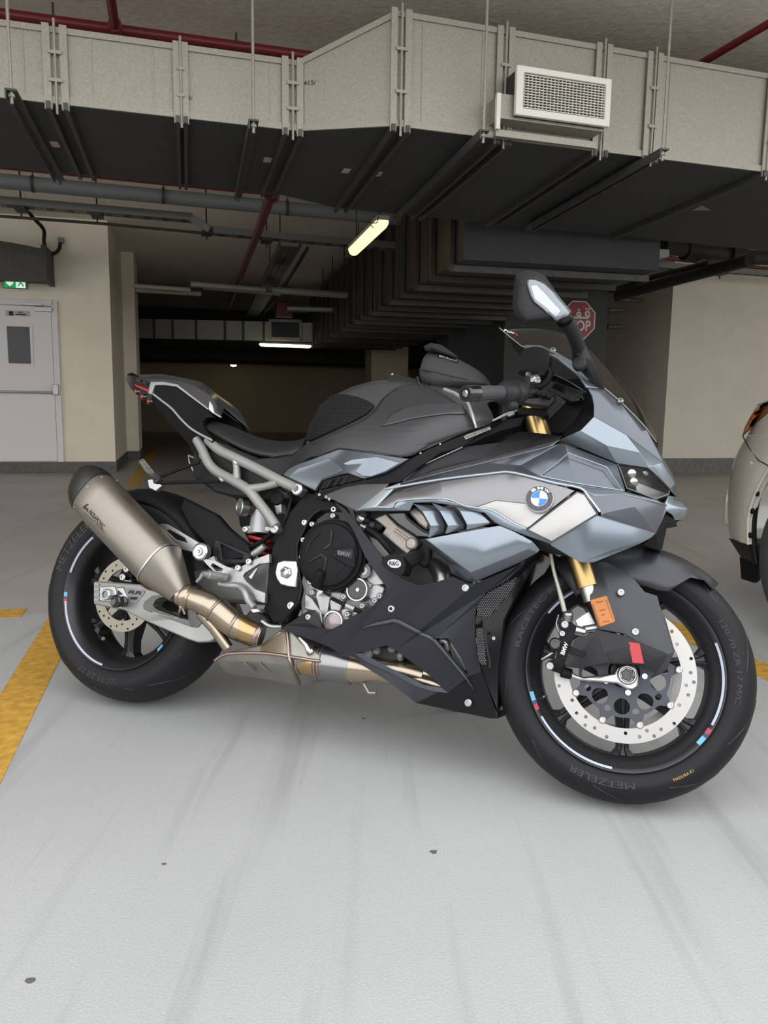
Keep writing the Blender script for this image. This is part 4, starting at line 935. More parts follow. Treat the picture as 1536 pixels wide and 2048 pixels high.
for u, v, w, r in ((604, 1319, .12, .041), (642, 1325, .109, .0465), (649, 1326, .106, .047), (704, 1334, .089, .0462), (718, 1336, .085, .042)): band(u, v, w, u + 20, v + 3, w, r, .008, M_weld, 'weld_bead', fp)
MB().tube(px([(728, 1368, .1), (738, 1386, .1), (752, 1386, .1)]), 0.004, 8).build('side_tab', M_cat, fp)
# oxygen sensor
ox = part(MB().tube(px([(598, 1275, .16), (612, 1290, .16), (618, 1302, .158)]), [.003, .006, .008], 10), 'oxygen_sensor', M_alul); MB().lathe(P(622, 1306, .155), P(612, 1290, .16) - P(622, 1306, .155), [(.011, 0), (.011, .008)], 6).build('sensor_nut', M_bolt, ox)
# headers seen through the belly opening
for i, (v0, v1, w) in enumerate(((1333, 1345, .07), (1350, 1365, .075), (1322, 1332, .03))):
    part(MB().tube(px([(770, v0, w), (820, v0 + 5, w), (850, v0 + 14, w), (878, v1 + 6, w), (905, v1 + 22, w - .02), (935, v1 - 20, w - .05), (930, v1 - 90, w - .06)]), .019, 16, smooth=4), 'header_pipe', M_tip, smooth=60)
part(MB().tube(px([(868, 1205, .1), (885, 1170, .13), (880, 1145, .12), (862, 1120, .08)]), .022, 16, smooth=4), 'header_pipe', M_tid, smooth=60)
# ---------------------------------------------------------------- subframe
def seam_tube(name, k, pts, r, m, par=BK, n=14, sm=5): return part(MB().tube(ZP(k, pts), r, n, smooth=sm), name, m, par, smooth=60)
sf = seam_tube('subframe', 4, [(185, 150, .105), (300, 255, .115), (470, 340, .125), (700, 455, .135), (900, 560, .145), (1040, 625, .15), (1110, 660, .155)], .0145, M_subf)
seam_tube('lower_rail', 4, [(70, 150, .10), (120, 240, .105), (190, 390, .115), (280, 480, .12), (430, 560, .13), (590, 660, .14), (700, 790, .145), (800, 920, .15), (880, 1040, .155)], .0145, M_subf, sf)
seam_tube('brace', 4, [(470, 350, .125), (478, 450, .127), (478, 560, .13)], [.0115, .010, .0125], M_subf, sf, sm=3)
seam_tube('brace', 4, [(610, 655, .14), (760, 630, .143), (900, 590, .147)], [.0135, .0105, .012], M_subf, sf, sm=3)
for k, X, Y, r in ((4, 1115, 665, .0165), (4, 885, 1070, .0125)):
    c = P(*q(k, X, Y), .15); MB().lathe(c, RT, [(r, -0.02), (r, 0.012), (r * .8, 0.015), (r * .55, 0.015), (r * .5, .012), (r * .3, .012), (0, .010)], 24).build('subframe_bolt', M_alul, sf)
for X, Y, a in ((130, 320, .11), (330, 545, .127), (470, 375, .13)):
    MB().lathe(P(*q(4, X, Y), a), RT, [(.009, -.012), (.009, .006), (.006, .008), (0, .008)], 16, squash=1.4).build('boss', M_alul, sf)
sfl = part(MB().tube([mir(p) for p in ZP(4, [(185, 150, .105), (470, 340, .125), (900, 560, .145), (1110, 660, .155)])], .0145, 12, smooth=4), 'left_subframe_rail', M_subf, smooth=60)
part(MB().tube([mir(p) for p in ZP(4, [(70, 150, .10), (280, 480, .12), (590, 660, .14), (880, 1040, .155)])], .0145, 12, smooth=4), 'left_subframe_rail', M_subf, smooth=60)
# dark undertray between the rails
part(MB().plate(ZP(4, [(60, 120, .09), (250, 180, .10), (950, 560, .12), (1130, 700, .12), (1000, 760, .11), (700, 745, .11), (420, 730, .09), (260, 690, .09), (190, 640, .08), (60, 560, .07), (10, 480, .06)]), 0.16, tdir=Yp), 'undertray', M_plasg, bevel=0.006)
for X, Y in ((285, 660), (370, 670)): part(MB().plate(ZP(4, [(X - 15, Y - 25, .0905), (X + 15, Y - 25, .0905), (X + 18, Y + 25, .0905), (X - 15, Y + 25, .0905)]), .003, tdir=Yp), 'tray_rib', M_plas)
# side cover strip below the seat
part(MB().plate(ZP(4, [(230, 150, .115), (400, 215, .118), (700, 345, .125), (880, 330, .13), (1080, 285, .135), (1190, 190, .14), (1290, 200, .15), (1536, 140, .155), (1536, 300, .155), (1240, 330, .15), (1000, 460, .145), (930, 525, .14), (600, 360, .13), (330, 230, .118)]), 0.05, tdir=Yp), 'seat_side_cover', M_plasg, bevel=0.004)
# ---------------------------------------------------------------- tail
T5 = lambda pts: ZP(5, pts)
panel = [(462, 352, .05), (490, 252, .055), (600, 250, .065), (755, 268, .075), (940, 400, .088), (1130, 545, .10), (1205, 640, .11), (1120, 640, .115), (1060, 700, .12), (1085, 780, .125), (1195, 905, .13), (1190, 955, .13), (960, 800, .11), (820, 670, .09), (700, 535, .075), (580, 440, .062)]
tail = part(MB().plate(T5(panel), 0.02, tdir=Yp), 'tail_fairing', M_plas, bevel=0.003)
MB().plate([mir(p) for p in T5(panel)], -0.02, tdir=Yp).build('left_side_panel', M_plas, tail, bevel=0.003)
MB().tube(T5([(470, 358, .052), (580, 443, .063), (700, 538, .077), (820, 675, .092), (960, 800, .112), (1190, 925, .132)]), .0035, 8, smooth=4).build('lower_edge', M_ltrim, tail, smooth=60)
crease = T5([(600, 330, .062), (820, 380, .083), (960, 700, .11)])
under = [(455, 362, .045), (580, 445, .058), (700, 540, .07), (820, 675, .085), (960, 805, .10), (1195, 955, .12), (1150, 1050, .10), (1050, 1180, .08), (980, 1130, .07), (900, 970, .06), (750, 800, .05), (600, 620, .045), (500, 500, .04), (440, 430, .035)]
up_ = T5(under); MB().plate(up_, 0.09, tdir=Yp).build('undertail', M_plas, tail, bevel=0.004)
strip = [(405, 345, .052), (438, 208, .052), (600, 206, .064), (765, 238, .078), (1135, 525, .103), (1138, 548, .103), (752, 264, .080), (600, 246, .068), (486, 246, .058), (447, 362, .053)]
MB().plate(T5(strip), 0.012, tdir=Yp).build('pale_trim', M_ltrim, tail, bevel=0.001)
# seat cowl: loft from tail tip to seat
cow = [[(262, 152, .045), (300, 140, .032), (300, 118, .0)], [(436, 208, .052), (450, 160, .042), (420, 112, .0)], [(600, 206, .064), (620, 160, .05), (590, 112, .0)], [(765, 238, .078), (800, 195, .06), (740, 138, .0)],
       [(930, 368, .090), (960, 250, .07), (940, 175, .0)], [(1060, 470, .098), (1110, 330, .075), (1080, 215, .0)], [(1150, 555, .10), (1190, 400, .08), (1190, 300, .0)], [(1215, 590, .098), (1260, 500, .075), (1270, 400, .0)], [(1295, 636, .085), (1320, 600, .06), (1345, 520, .0)]]
rows = []
for r in cow: a = T5(r); rows.append(a + [mir(p) for p in reversed(a[:-1])])
MB().grid(rows).build('seat_cowl', mat('cowl_graphite', (0.075, 0.075, 0.078), 0.25, 0.5, coat=0.4), tail, solid=0.004, smooth=30, bevel=0.002)
MB().plate(T5([(1160, 440, .104), (1195, 500, .104), (1215, 580, .104), (1300, 630, .09), (1290, 645, .09), (1195, 590, .105), (1150, 540, .106)]), .008, tdir=Yp).build('cowl_catch', M_ltrim, tail, bevel=0.001)
# tail lamp
tl = part(MB().grid([[*T5([(405, 345, .050), (430, 212, .052), (290, 140, .03)]), *[mir(p) for p in T5([(290, 140, .03), (430, 212, .052), (405, 345, .050)])]],
      [*T5([(285, 378, .042), (262, 152, .045), (205, 90, .02)]), *[mir(p) for p in T5([(205, 90, .02), (262, 152, .045), (285, 378, .042)])]],
      [*T5([(190, 285, .030), (150, 115, .034), (150, 112, .02)]), *[mir(p) for p in T5([(150, 112, .02), (150, 115, .034), (190, 285, .030)])]],
      [*T5([(128, 190, .012), (126, 160, .015), (130, 130, .01)]), *[mir(p) for p in T5([(130, 130, .01), (126, 160, .015), (128, 190, .012)])]]], True, True), 'tail_lamp', M_gloss, smooth=25, bevel=0.0015)
textquad('tail_lettering', 'RR', *T5([(250, 205, .053), (390, 262, .056), (270, 165, .053)]), M_ink, tl, bold=0.02)
MB().plate(T5([(232, 232, .047), (410, 300, .056), (402, 328, .056), (260, 262, .048)]), .003, tdir=Yp).build('light_strip', M_redsp, tl)
for X, Y in ((290, 318), (365, 382), (440, 440)):
    c = P(*q(5, X, Y), .047); MB().lathe(c + Yp * .01, (-0.8, -0.5, -0.2), [(.0075, 0), (.0085, .008), (.0085, .014), (.006, .017), (0, .017)], 14).build('light_pod', M_gloss, tl); MB().lathe(c + Yp * .01 + Vector((-0.8, -0.5, -0.2)).normalized() * .013, (-0.8, -0.5, -0.2), [(.0088, 0), (.0088, .003), (.006, .005)], 14).build('light_ring', M_redsp, tl)
# ---------------------------------------------------------------- rider seat
st = [[(400, 848, .06), (401, 846, .05), (404, 843, 0)], [(412, 858, .12), (410, 842, .10), (416, 832, 0)], [(440, 872, .135), (440, 855, .118), (448, 838, 0)], [(480, 894, .14), (480, 877, .12), (492, 858, 0)], [(520, 908, .14), (520, 892, .118), (535, 869, 0)], [(560, 911, .13), (560, 895, .11), (575, 873, 0)], [(592, 903, .11), (592, 888, .09), (602, 870, 0)], [(608, 892, .085), (607, 880, .07), (614, 867, 0)], [(612, 884, .06), (612, 878, .05), (617, 866, 0)]]
rows = []
for r in st:
    a = PP(r); lo_ = Vector((a[0].x, a[0].y * 0.93, a[0].z - 0.012)); a = [lo_] + a; rows.append(a + [mir(p) for p in reversed(a[:-1])])
part(MB().grid(rows, True, True), 'rider_seat', M_seat, sub=2, smooth=179)
part(MB().tube(ZP(4, [(830, 322, .137), (940, 305, .137), (1070, 288, .137)]), .003, 6), 'seat_trim', M_dkmetal)
# ---------------------------------------------------------------- fuel tank
tk = [[(598, 925, .10), (606, 900, .10), (612, 880, .08), (617, 864, .05), (622, 856, 0)],
      [(625, 920, .14), (634, 885, .145), (636, 850, .12), (638, 818, .075), (640, 803, 0)],
      [(672, 905, .16), (675, 870, .16), (676, 830, .135), (676, 792, .085), (680, 770, 0)],
      [(718, 905, .17), (720, 865, .165), (722, 818, .14), (722, 780, .09), (728, 750, 0)],
      [(765, 912, .18), (766, 866, .175), (768, 815, .15), (772, 775, .09), (780, 744, 0)],
      [(815, 918, .185), (820, 870, .19), (826, 822, .175), (832, 785, .115), (842, 746, 0)],
      [(870, 892, .185), (876, 855, .195), (882, 820, .185), (890, 788, .13), (905, 752, 0)],
      [(920, 870, .18), (922, 842, .185), (924, 815, .165), (928, 790, .12), (950, 765, 0)],
      [(955, 858, .165), (955, 838, .16), (950, 812, .135), (944, 796, .10), (985, 782, 0)],
      [(992, 845, .12), (990, 832, .115), (982, 815, .09), (972, 803, .07), (1005, 800, 0)]]
rows = []
for r in tk: a = PP(r); rows.append(a + [mir(p) for p in reversed(a[:-1])])
tank = part(MB().grid(rows), 'fuel_tank', M_tank, sub=2, smooth=179, solid=0.004)
bpy.context.view_layer.update(); tb = bvh_of([tank])
Q7 = lambda pts: [q(7, *p) for p in pts]
# the matt cover with its knee recess wraps the tank side
cover = [(290, 815), (460, 745), (700, 640), (850, 570), (930, 510), (985, 455), (1060, 350), (1180, 260), (1260, 225), (1400, 205), (1536, 250), (1700, 330), (1900, 470), (1985, 620), (1990, 655), (1536, 815), (1320, 950), (1000, 900), (620, 853), (430, 920), (190, 1000), (60, 1100), (150, 920), (250, 870)]
cov = decal('tank_cover', Q7(cover), tb, M_tankm, tank, 0.002, 4, thick=0.003)
pad = [(262, 700), (300, 600), (360, 480), (420, 390), (480, 340), (560, 318), (680, 320), (800, 345), (920, 390), (970, 425), (940, 470), (880, 520), (800, 565), (620, 650), (430, 735), (320, 785), (280, 780)]
M_pad = mat('grip_pad_rubber', (0.007, 0.007, 0.008), 0.75, spec=.2)
pd = decal('grip_pad', Q7(pad), tb, M_pad, tank, 0.003, 4, thick=0.004)
# small raised studs of the grip pad
def inside(x, y, pl):
    c = False; n = len(pl); j = n - 1
    for i in range(n):
        if (pl[i][1] > y) != (pl[j][1] > y) and x < (pl[j][0] - pl[i][0]) * (y - pl[i][1]) / (pl[j][1] - pl[i][1]) + pl[i][0]: c = not c
        j = i
    return c
mb = MB(); i = 0; Y = 322.0
while Y < 790:
    X = 262 + (11 if i % 2 else 0)
    while X < 975:
        if inside(X, Y, pad) and inside(X + 8, Y + 6, pad) and inside(X - 8, Y - 6, pad):
            h, n_ = cast(tb, *q(7, X, Y))
            if h is not None:
                e1 = n_.orthogonal().normalized(); e2 = n_.cross(e1); r_ = 0.0016; c = h + n_ * 0.0065
                mb.add([c + n_ * .0016] + [c + (e1 * math.cos(a) + e2 * math.sin(a)) * r_ for a in (0, 2.1, 4.2)], [(0, 1, 2), (0, 2, 3), (0, 3, 1)])
        X += 22
    Y += 19; i += 1
sx_ = mb.build('pad_studs', mat('pad_stud', (0.11, 0.11, 0.12), 0.4), tank, smooth=None); sx_['kind'] = 'stuff'
bline('cover_edge', Q7([(300, 818), (460, 752), (700, 645), (850, 575), (935, 515), (990, 450), (1060, 355), (1180, 262), (1260, 228)]), tb, .0028, M_tank, tank)
decal('tank_raised_facet', Q7([(1050, 640), (1180, 500), (1250, 462), (1400, 440), (1536, 420), (1860, 425), (1900, 520), (1700, 520), (1536, 540), (1350, 570), (1180, 615)]), tb, mat('tank_facet_grey', (0.072, 0.072, 0.080), 0.28, 0.45), tank, 0.005, 3, thick=.003)
bline('silver_strip', [q(8, *p) for p in [(350, 612), (450, 650), (560, 715), (600, 770), (640, 880), (675, 1005)]], tb, .005, M_ltrim, tank)
bline('crease_line', Q7([(1000, 660), (1200, 610), (1350, 555), (1536, 530), (1700, 530), (1860, 550)]), tb, .0022, M_tankm, tank)
decal('side_indent', [q(8, *p) for p in [(340, 1010), (390, 940), (430, 915), (560, 900), (620, 910), (650, 1000), (600, 1020), (450, 1045), (360, 1050)]], tb, mat('indent_black', (0.02, 0.02, 0.022), 0.5), tank, 0.004, 3)
# filler cap and map strap on the tank top
part(MB().plate(ZP(7, [(1080, 90, .03), (1110, 75, .03), (1400, 140, .035), (1410, 195, .05), (1360, 200, .05), (1120, 130, .04)]), .012, tdir=(0, 0, -1)), 'tank_strap', M_plasg, bevel=.002)
bolt(P(*q(7, 1150, 103), .035), .004, tank, M_bolt, 'strap_rivet', (0, -.3, 1))
# steel blue lower tank panel
lp_ = [(20, 1128, .150), (90, 1060, .150), (200, 1000, .152), (430, 925, .158), (620, 855, .163), (700, 860, .165), (1000, 905, .18), (1320, 958, .19), (1200, 1035, .19), (1080, 1100, .19), (960, 1140, .185), (850, 1168, .18), (760, 1135, .18), (690, 1108, .18), (620, 1120, .178), (430, 1180, .17), (395, 1235, .165), (365, 1292, .162), (200, 1215, .158)]
lpan = part(MB().plate(ZP(7, lp_), .02, tdir=Yp), 'side_panel', M_blued, bevel=.003, smooth=60)
MB().plate(ZP(7, [(75, 1145, .1545), (190, 1050, .1575), (300, 1020, .160), (510, 950, .165), (560, 985, .167), (640, 1080, .18), (430, 1165, .172), (360, 1285, .164)]), .006, tdir=Yp).build('raised_facet', mat('half_shaded_blue', (0.13, 0.15, 0.175), .25, .6, coat=.4), lpan, bevel=.002)  # in-between blue for the panel's reflected dark-to-light gradient
MB().plate(ZP(7, [(640, 1010, .172), (760, 960, .178), (1000, 935, .184), (1230, 1000, .192), (1080, 1090, .192), (930, 1145, .187), (840, 1140, .184)]), .006, tdir=Yp).build('raised_facet', M_blue, lpan, bevel=.002)
vent = part(MB().plate(ZP(7, [(405, 1278, .163), (440, 1188, .168), (560, 1145, .17), (690, 1115, .174), (850, 1168, .177), (620, 1225, .17)]), .012, tdir=Yp), 'side_vent', M_plas, bevel=.002)
for X in (480, 560, 640): MB().tube(ZP(7, [(X, 1250 - (X - 480) * .2, .171), (X + 60, 1165 - (X - 480) * .2, .175)]), .003, 6).build('vent_fin', M_plasg, vent)
# ---------------------------------------------------------------- main frame and swingarm pivot plate
fr_out = [(615, 985, .135), (640, 990, .14), (680, 1010, .15), (690, 1022, .155), (665, 1020, .15), (640, 1022, .145), (622, 1035, .145), (612, 1055, .145), (598, 1085, .145), (592, 1100, .145), (598, 1150, .145), (600, 1180, .145), (590, 1215, .145), (575, 1245, .14), (545, 1245, .14), (530, 1215, .14), (532, 1190, .14), (538, 1130, .14), (545, 1095, .14), (560, 1062, .138), (575, 1030, .135), (595, 1005, .135)]
frm = part(MB().plate(PP(fr_out), .04, tdir=Yp), 'main_frame', M_plas, bevel=.004)
MB().tube(PP([(640, 1020, .150), (622, 1033, .150), (608, 1060, .150), (594, 1092, .150), (598, 1140, .150), (602, 1178, .150), (592, 1215, .150)]), .0028, 8, smooth=3).build('frame_edge', M_plasg, frm, smooth=60)
pv = MB().plate(ZP(3, [(905, 120, .158), (960, 104, .158), (1090, 112, .158), (1105, 200, .158), (1085, 385, .158), (1000, 375, .158), (925, 355, .158), (885, 300, .158), (868, 230, .158), (880, 160, .158)]), .014, tdir=Yp).build('pivot_plate', M_alul, frm, bevel=.003)
pc = P(*q(3, 985, 230), .158)
MB().lathe(pc, RT, [(.0165, 0), (.0165, .005), (.0125, .008), (.0105, .008), (.0085, .004), (.0075, .004), (.0065, -.004), (0, -.004)], 6).build('pivot_nut', M_alul, frm)
MB().lathe(pc, RT, [(.0115, .004), (.0115, .010), (.0085, .011), (.0075, .003), (0, .003)], 24).build('pivot_ring', M_alul, frm)
for X, Y in ((1035, 570),): bolt(P(*q(3, X, Y), .146), .011, frm, M_alul, 'frame_bolt')
for X, Y in ((1175, 1000), (1475, 865)): bolt(P(*q(4, X, Y), .147), .0085, frm, M_alul, 'frame_bolt')
spar = PP([(628, 986, .160), (720, 963, .172), (770, 950, .178), (818, 919, .185), (860, 897, .187), (920, 872, .182), (985, 847, .165), (1020, 838, .14), (1050, 832, .12), (1040, 852, .12), (1000, 862, .15), (925, 894, .175), (880, 906, .185), (830, 940, .187), (800, 964, .183), (730, 975, .172), (640, 1000, .155)])
frs = part(MB().plate(spar, .05, tdir=Yp), 'frame_spar', M_plas, bevel=.004)
part(MB().plate([mir(p) for p in spar], -.05, tdir=Yp), 'left_frame_spar', M_plas, bevel=.004)
MB().plate(ZP(8, [(545, 1085, .179), (815, 990, .170), (832, 1015, .170), (570, 1120, .179)]), .002, tdir=Yp).build('type_plate', mat('type_plate', (0.22, 0.21, 0.19), 0.5), frs)
textquad('plate_print', 'WB10E', *ZP(8, [(570, 1105, .1803), (800, 1015, .1722), (565, 1092, .1803)]), M_ink, frs)
for X, Y in ((310, 1168), (110, 1262)): bolt(P(*q(8, X, Y), .187), .0028, frs, M_bolt, 'rivet', RT, .002)
# ---------------------------------------------------------------- engine
eng = part(MB().plate(PP([(600, 1170, .13), (612, 1120, .13), (640, 1060, .13), (700, 1040, .13), (765, 1180, .13), (760, 1225, .12), (700, 1260, .11), (640, 1262, .11), (605, 1245, .11), (598, 1200, .12)]), .26, tdir=Yp), 'engine_block', M_alu, bevel=.006)
part(MB().plate(PP([(700, 1010, .125), (800, 1005, .11), (870, 1040, .11), (905, 1110, .11), (900, 1170, .10), (860, 1260, .08), (760, 1240, .10), (720, 1080, .12)]), .22, tdir=Yp), 'engine_core', M_dkmetal, bevel=.01)
ccx = P(*q(6, 525, 565), .165)
clu = part(MB().lathe(ccx, RT, [(.093, -.05), (.093, 0), (.0905, .006), (.084, .010), (.080, .018), (.070, .021), (.03, .023), (0, .023)], 48), 'clutch_cover', M_plas, smooth=30)
MB().ring(ccx, RT, [(.093, -.012), (.0965, -.012), (.0965, -.002), (.093, -.002)], 48).build('cover_flange', M_plas, clu)
def on_cl(X, Y, h=.0): return P(*q(6, X, Y), .165 + .0235 + h)
for a0, a1, r in ((118, 178, .060), (300, 350, .056), (15, 80, .056)):
    pts = [ccx + Vector((math.cos(math.radians(a)), 0, math.sin(math.radians(a)))) * r + RT * .0225 for a in range(a0, a1 + 1, 6)]
    MB().tube(pts, .0022, 6).build('cover_rib', M_plasg, clu, smooth=60)
MB().plate([on_cl(X, Y, .004) for X, Y in ((535, 500), (755, 465), (770, 690), (720, 690), (525, 580))], .006, tdir=Yp).build('badge_boss', M_plas, clu, bevel=.002)
MB().plate([on_cl(X, Y, .0055) for X, Y in ((575, 512), (745, 505), (738, 608), (580, 562))], .003, tdir=Yp).build('badge_field', M_plasg, clu, bevel=.0015)
textquad('badge_lettering', 'BMW', on_cl(592, 562, .0068), on_cl(722, 585, .0068), on_cl(592, 515, .0068), mat('embossed_grey', (0.13, 0.13, 0.14), 0.35), clu, bold=.02)
for tri in ([(430, 500), (505, 440), (520, 300), (540, 330), (520, 470), (455, 510)], [(300, 620), (425, 545), (485, 595), (450, 750), (440, 740), (465, 610), (420, 570), (310, 630)]):
    MB().plate([on_cl(X, Y, .003) for X, Y in tri], .005, tdir=Yp).build('cover_star_rib', M_plasg, clu, bevel=.001)
for X, Y in ((548, 165), (335, 250), (228, 585), (835, 560), (693, 835), (515, 905), (315, 840), (245, 410)):
    p = P(*q(6, X, Y), .16); MB().lathe(p, RT, [(.0075, -.02), (.0075, .006), (.0055, .008), (.003, .008), (0, .005)], 12).build('cover_bolt', M_bolt, clu)
MB().tube(ZP(6, [(420, 720, .195), (400, 790, .19), (385, 870, .175)]), [.009, .015, .017], 16).build('breather_elbow', M_plas, clu, smooth=60)
# oil pump cover and plugs
pcx = P(*q(6, 810, 920), .145)
pump = part(MB().lathe(pcx, RT, [(.031, -.03), (.031, .012), (.0295, .015), (.026, .015), (.025, .011)], 36), 'pump_cover', M_alul, smooth=30)
MB().lathe(pcx, RT, [(.0252, .0), (.0252, .0125), (.023, .014), (.006, .014), (.005, .010), (0, .010)], 36).build('pump_cap', mat('anthracite_cap', (0.06, 0.06, 0.062), 0.5, 0.3), pump, smooth=30)
part(MB().lathe(P(*q(6, 868, 728), .145), RT, [(.019, -.02), (.019, .008), (.016, .010), (.013, .009), (.012, .011), (.005, .011), (.003, .006), (0, .006)], 28), 'oil_plug', M_alu, smooth=30)
og = P(*q(6, 555, 1245), .135)
part(MB().lathe(og, RT, [(.031, -.02), (.031, .006), (.028, .010), (.024, .010), (.022, .004)], 32), 'oil_window_ring', M_alul, smooth=30)
part(MB().lathe(og, RT, [(.0222, 0), (.021, .006), (.012, .009), (0, .009)], 28), 'oil_window', mat('oil_glass', (0.30, 0.25, 0.25), 0.15, 0.2), smooth=60)
# cast ribs and lugs on the block
for i, (pts, w) in enumerate((([(250, 950), (330, 1010), (420, 1150), (440, 1290), (330, 1140), (245, 1120)], .139), ([(340, 880), (460, 960), (510, 1000), (480, 1180), (420, 1170)], .137), ([(520, 930), (640, 940), (650, 1040), (600, 1180), (520, 1200), (500, 1050)], .133), ([(900, 880), (1000, 860), (1075, 900), (1040, 1000), (960, 1050), (900, 1000)], .142), ([(760, 780), (830, 640), (870, 600), (1010, 780), (1070, 860), (940, 890), (880, 810)], .136), ([(620, 1120), (700, 1090), (840, 1140), (700, 1230), (640, 1250)], .134))):
    part(MB().plate(ZP(6, [(x, y, w) for x, y in pts]), .012, tdir=Yp), 'case_rib', M_alu, bevel=.004, seg=3)
for X, Y in ((920, 880), (1030, 985), (980, 1030), (850, 1085), (700, 1170), (660, 990), (340, 945)):
    p = P(*q(6, X, Y), .14); part(MB().lathe(p, RT, [(.009, -.01), (.009, .006), (.006, .009), (.003, .009), (0, .006)], 12), 'case_bolt', M_alu)
# clutch cable with rubber spring boot
cab_ = part(MB().tube(ZP(6, [(400, 945, .15), (520, 1000, .155), (690, 1085, .155), (830, 1145, .15)]), .0022, 6), 'clutch_cable', M_alul)
for i in range(9): MB().lathe(P(*q(6, 528 + i * 17, 1005 + i * 8.6), .155), P(*q(6, 700, 1090), .155) - P(*q(6, 530, 1005), .155), [(.005, 0), (.0062, .0012), (.005, .0024)], 10).build('cable_boot_ring', M_plas, cab_)
MB().tube(ZP(6, [(680, 1080, .155), (765, 1120, .155)]), .0085, 12).build('cable_adjuster', M_alu, cab_); MB().tube(ZP(6, [(765, 1120, .155), (830, 1148, .15)]), .006, 10).build('cable_end', M_plas, cab_)
MB().lathe(P(*q(6, 415, 948), .15), RT, [(.011, -.004), (.011, .004), (0, .005)], 12, squash=.5).build('cable_clevis', M_alul, cab_)
# cylinder head, valve cover and hose in the upper opening
M_head = mat('magnesium_head', (0.30, 0.265, 0.235), 0.45, 0.6, noise=0.1, scale=120)
hd = part(MB().plate(ZP(6, [(960, 190, .15), (1080, 135, .15), (1190, 250, .15), (1400, 390, .155), (1405, 450, .155), (1300, 560, .15), (1200, 480, .15), (1040, 350, .145), (1080, 290, .145)]), .16, tdir=Yp), 'cylinder_head', M_head, bevel=.004)
for X, Y in ((1200, 280), (1180, 300), (1160, 322)): MB().tube(ZP(6, [(X, Y, .151), (X + 165, Y + 120, .156)]), .0025, 6).build('head_rib', M_head, hd, smooth=60)
MB().lathe(P(*q(6, 1360, 450), .15), RT, [(.016, 0), (.016, .01), (.012, .014), (0, .015)], 20).build('head_boss', M_head, hd)
part(MB().plate(ZP(6, [(1080, 130, .16), (1280, 120, .16), (1400, 260, .165), (1536, 340, .165), (1536, 390, .165), (1400, 380, .16), (1200, 250, .155)]), .1, tdir=Yp), 'gasket_cover', M_gloss, bevel=.004)
vc = part(MB().plate(ZP(6, [(1310, 120, .172), (1380, 60, .172), (1480, 140, .172), (1536, 240, .172), (1500, 310, .172), (1420, 250, .172)]), .08, tdir=Yp), 'valve_cover', M_head, bevel=.006)
MB().tube(ZP(6, [(1285, 135, .17), (1310, 190, .172), (1400, 265, .173), (1480, 320, .173), (1536, 330, .17)]), .0035, 8, smooth=3).build('cover_gasket', M_black, vc, smooth=60)
hose = part(MB().tube(ZP(6, [(840, 255, .155), (900, 300, .16), (990, 360, .165), (1090, 470, .16), (1150, 545, .15)]), .0085, 12, smooth=4), 'coolant_hose', M_plas, smooth=60)
MB().tube(ZP(6, [(835, 270, .156), (890, 290, .158)]), .0098, 12).build('hose_clamp', M_alul, hose)
part(MB().plate(ZP(6, [(900, 360, .14), (1000, 400, .14), (1150, 560, .14), (1060, 590, .14), (960, 480, .14)]), .05, tdir=Yp), 'crankcase_side', M_alu, bevel=.003)
for X, Y, r, m in ((830, 190, .012, M_alul), (900, 215, .010, M_plas), (950, 260, .010, M_dkmetal), (1010, 270, .013, M_plas), (860, 150, .011, M_dkmetal)): part(MB().lathe(P(*q(6, X, Y), .14), RT, [(r, -.03), (r, .006), (r * .6, .009), (0, .009)], 12), 'injector_fitting', m)
part(MB().plate(ZP(6, [(1360, 540, .14), (1536, 400, .14), (1536, 640, .12), (1480, 700, .12), (1400, 640, .13)]), .1, tdir=Yp), 'engine_bracket', M_plasg, bevel=.004)
# crash protector
cp = P(*q(6, 1160, 655), .215)
crash = part(MB().plate(smoothloop(ZP(6, [(1038, 640, .235), (1075, 580, .235), (1150, 556, .235), (1230, 570, .235), (1280, 640, .235), (1275, 720, .235), (1240, 770, .235), (1150, 745, .235), (1070, 690, .235)]), 3), .05, tdir=Yp), 'crash_protector', M_plas, bevel=.008, seg=3)
MB().plate(smoothloop(ZP(6, [(1100, 650, .2365), (1120, 615, .2365), (1180, 608, .2365), (1230, 630, .2365), (1238, 670, .2365), (1200, 695, .2365), (1140, 690, .2365)]), 3), .004, tdir=Yp).build('badge_oval', M_bolt, crash)
textquad('badge_lettering', 'R&G', *ZP(6, [(1122, 670, .2372), (1215, 672, .2372), (1118, 625, .2372)]), M_ink, crash, bold=.02)
MB().tube(ZP(6, [(1200, 670, .21), (1330, 620, .17), (1420, 560, .14)]), [.024, .02, .016], 16).build('protector_mount', M_plasg, crash)
# ---------------------------------------------------------------- rear shock
shk = part(MB().tube(ZP(4, [(745, 880, .03), (735, 1000, .03), (725, 1110, .03)]), [.034, .034, .036], 24), 'rear_shock', mat('shock_white', (0.42, 0.42, 0.42), 0.35, 0.3), smooth=60)
sp_ = []
for i in range(73):
    a = i / 72 * 3 * 2 * math.pi; c = P(*q(4, 725 - i * .25, 1120 + i * 2.8), .03); sp_.append(c + Vector((math.cos(a), math.sin(a), 0)) * .031)
MB().tube(sp_, .0055, 8).build('spring', M_redsp, shk, smooth=60)
res_ = part(MB().tube(ZP(4, [(560, 835, .07), (680, 870, .04)]), .0235, 24), 'shock_reservoir', mat('bronze_anodised', (0.19, 0.13, 0.10), 0.35, 0.8), smooth=60)
rc_ = P(*q(4, 505, 838), .085); rd = (P(*q(4, 505, 838), .085) - P(*q(4, 680, 870), .04)).normalized()
MB().lathe(rc_, rd, [(.0265, -.022), (.0265, 0), (.024, .002), (.019, .002), (.018, .0), (.003, 0), (0, .002)], 32).build('reservoir_cap', M_alul, res_, smooth=30)
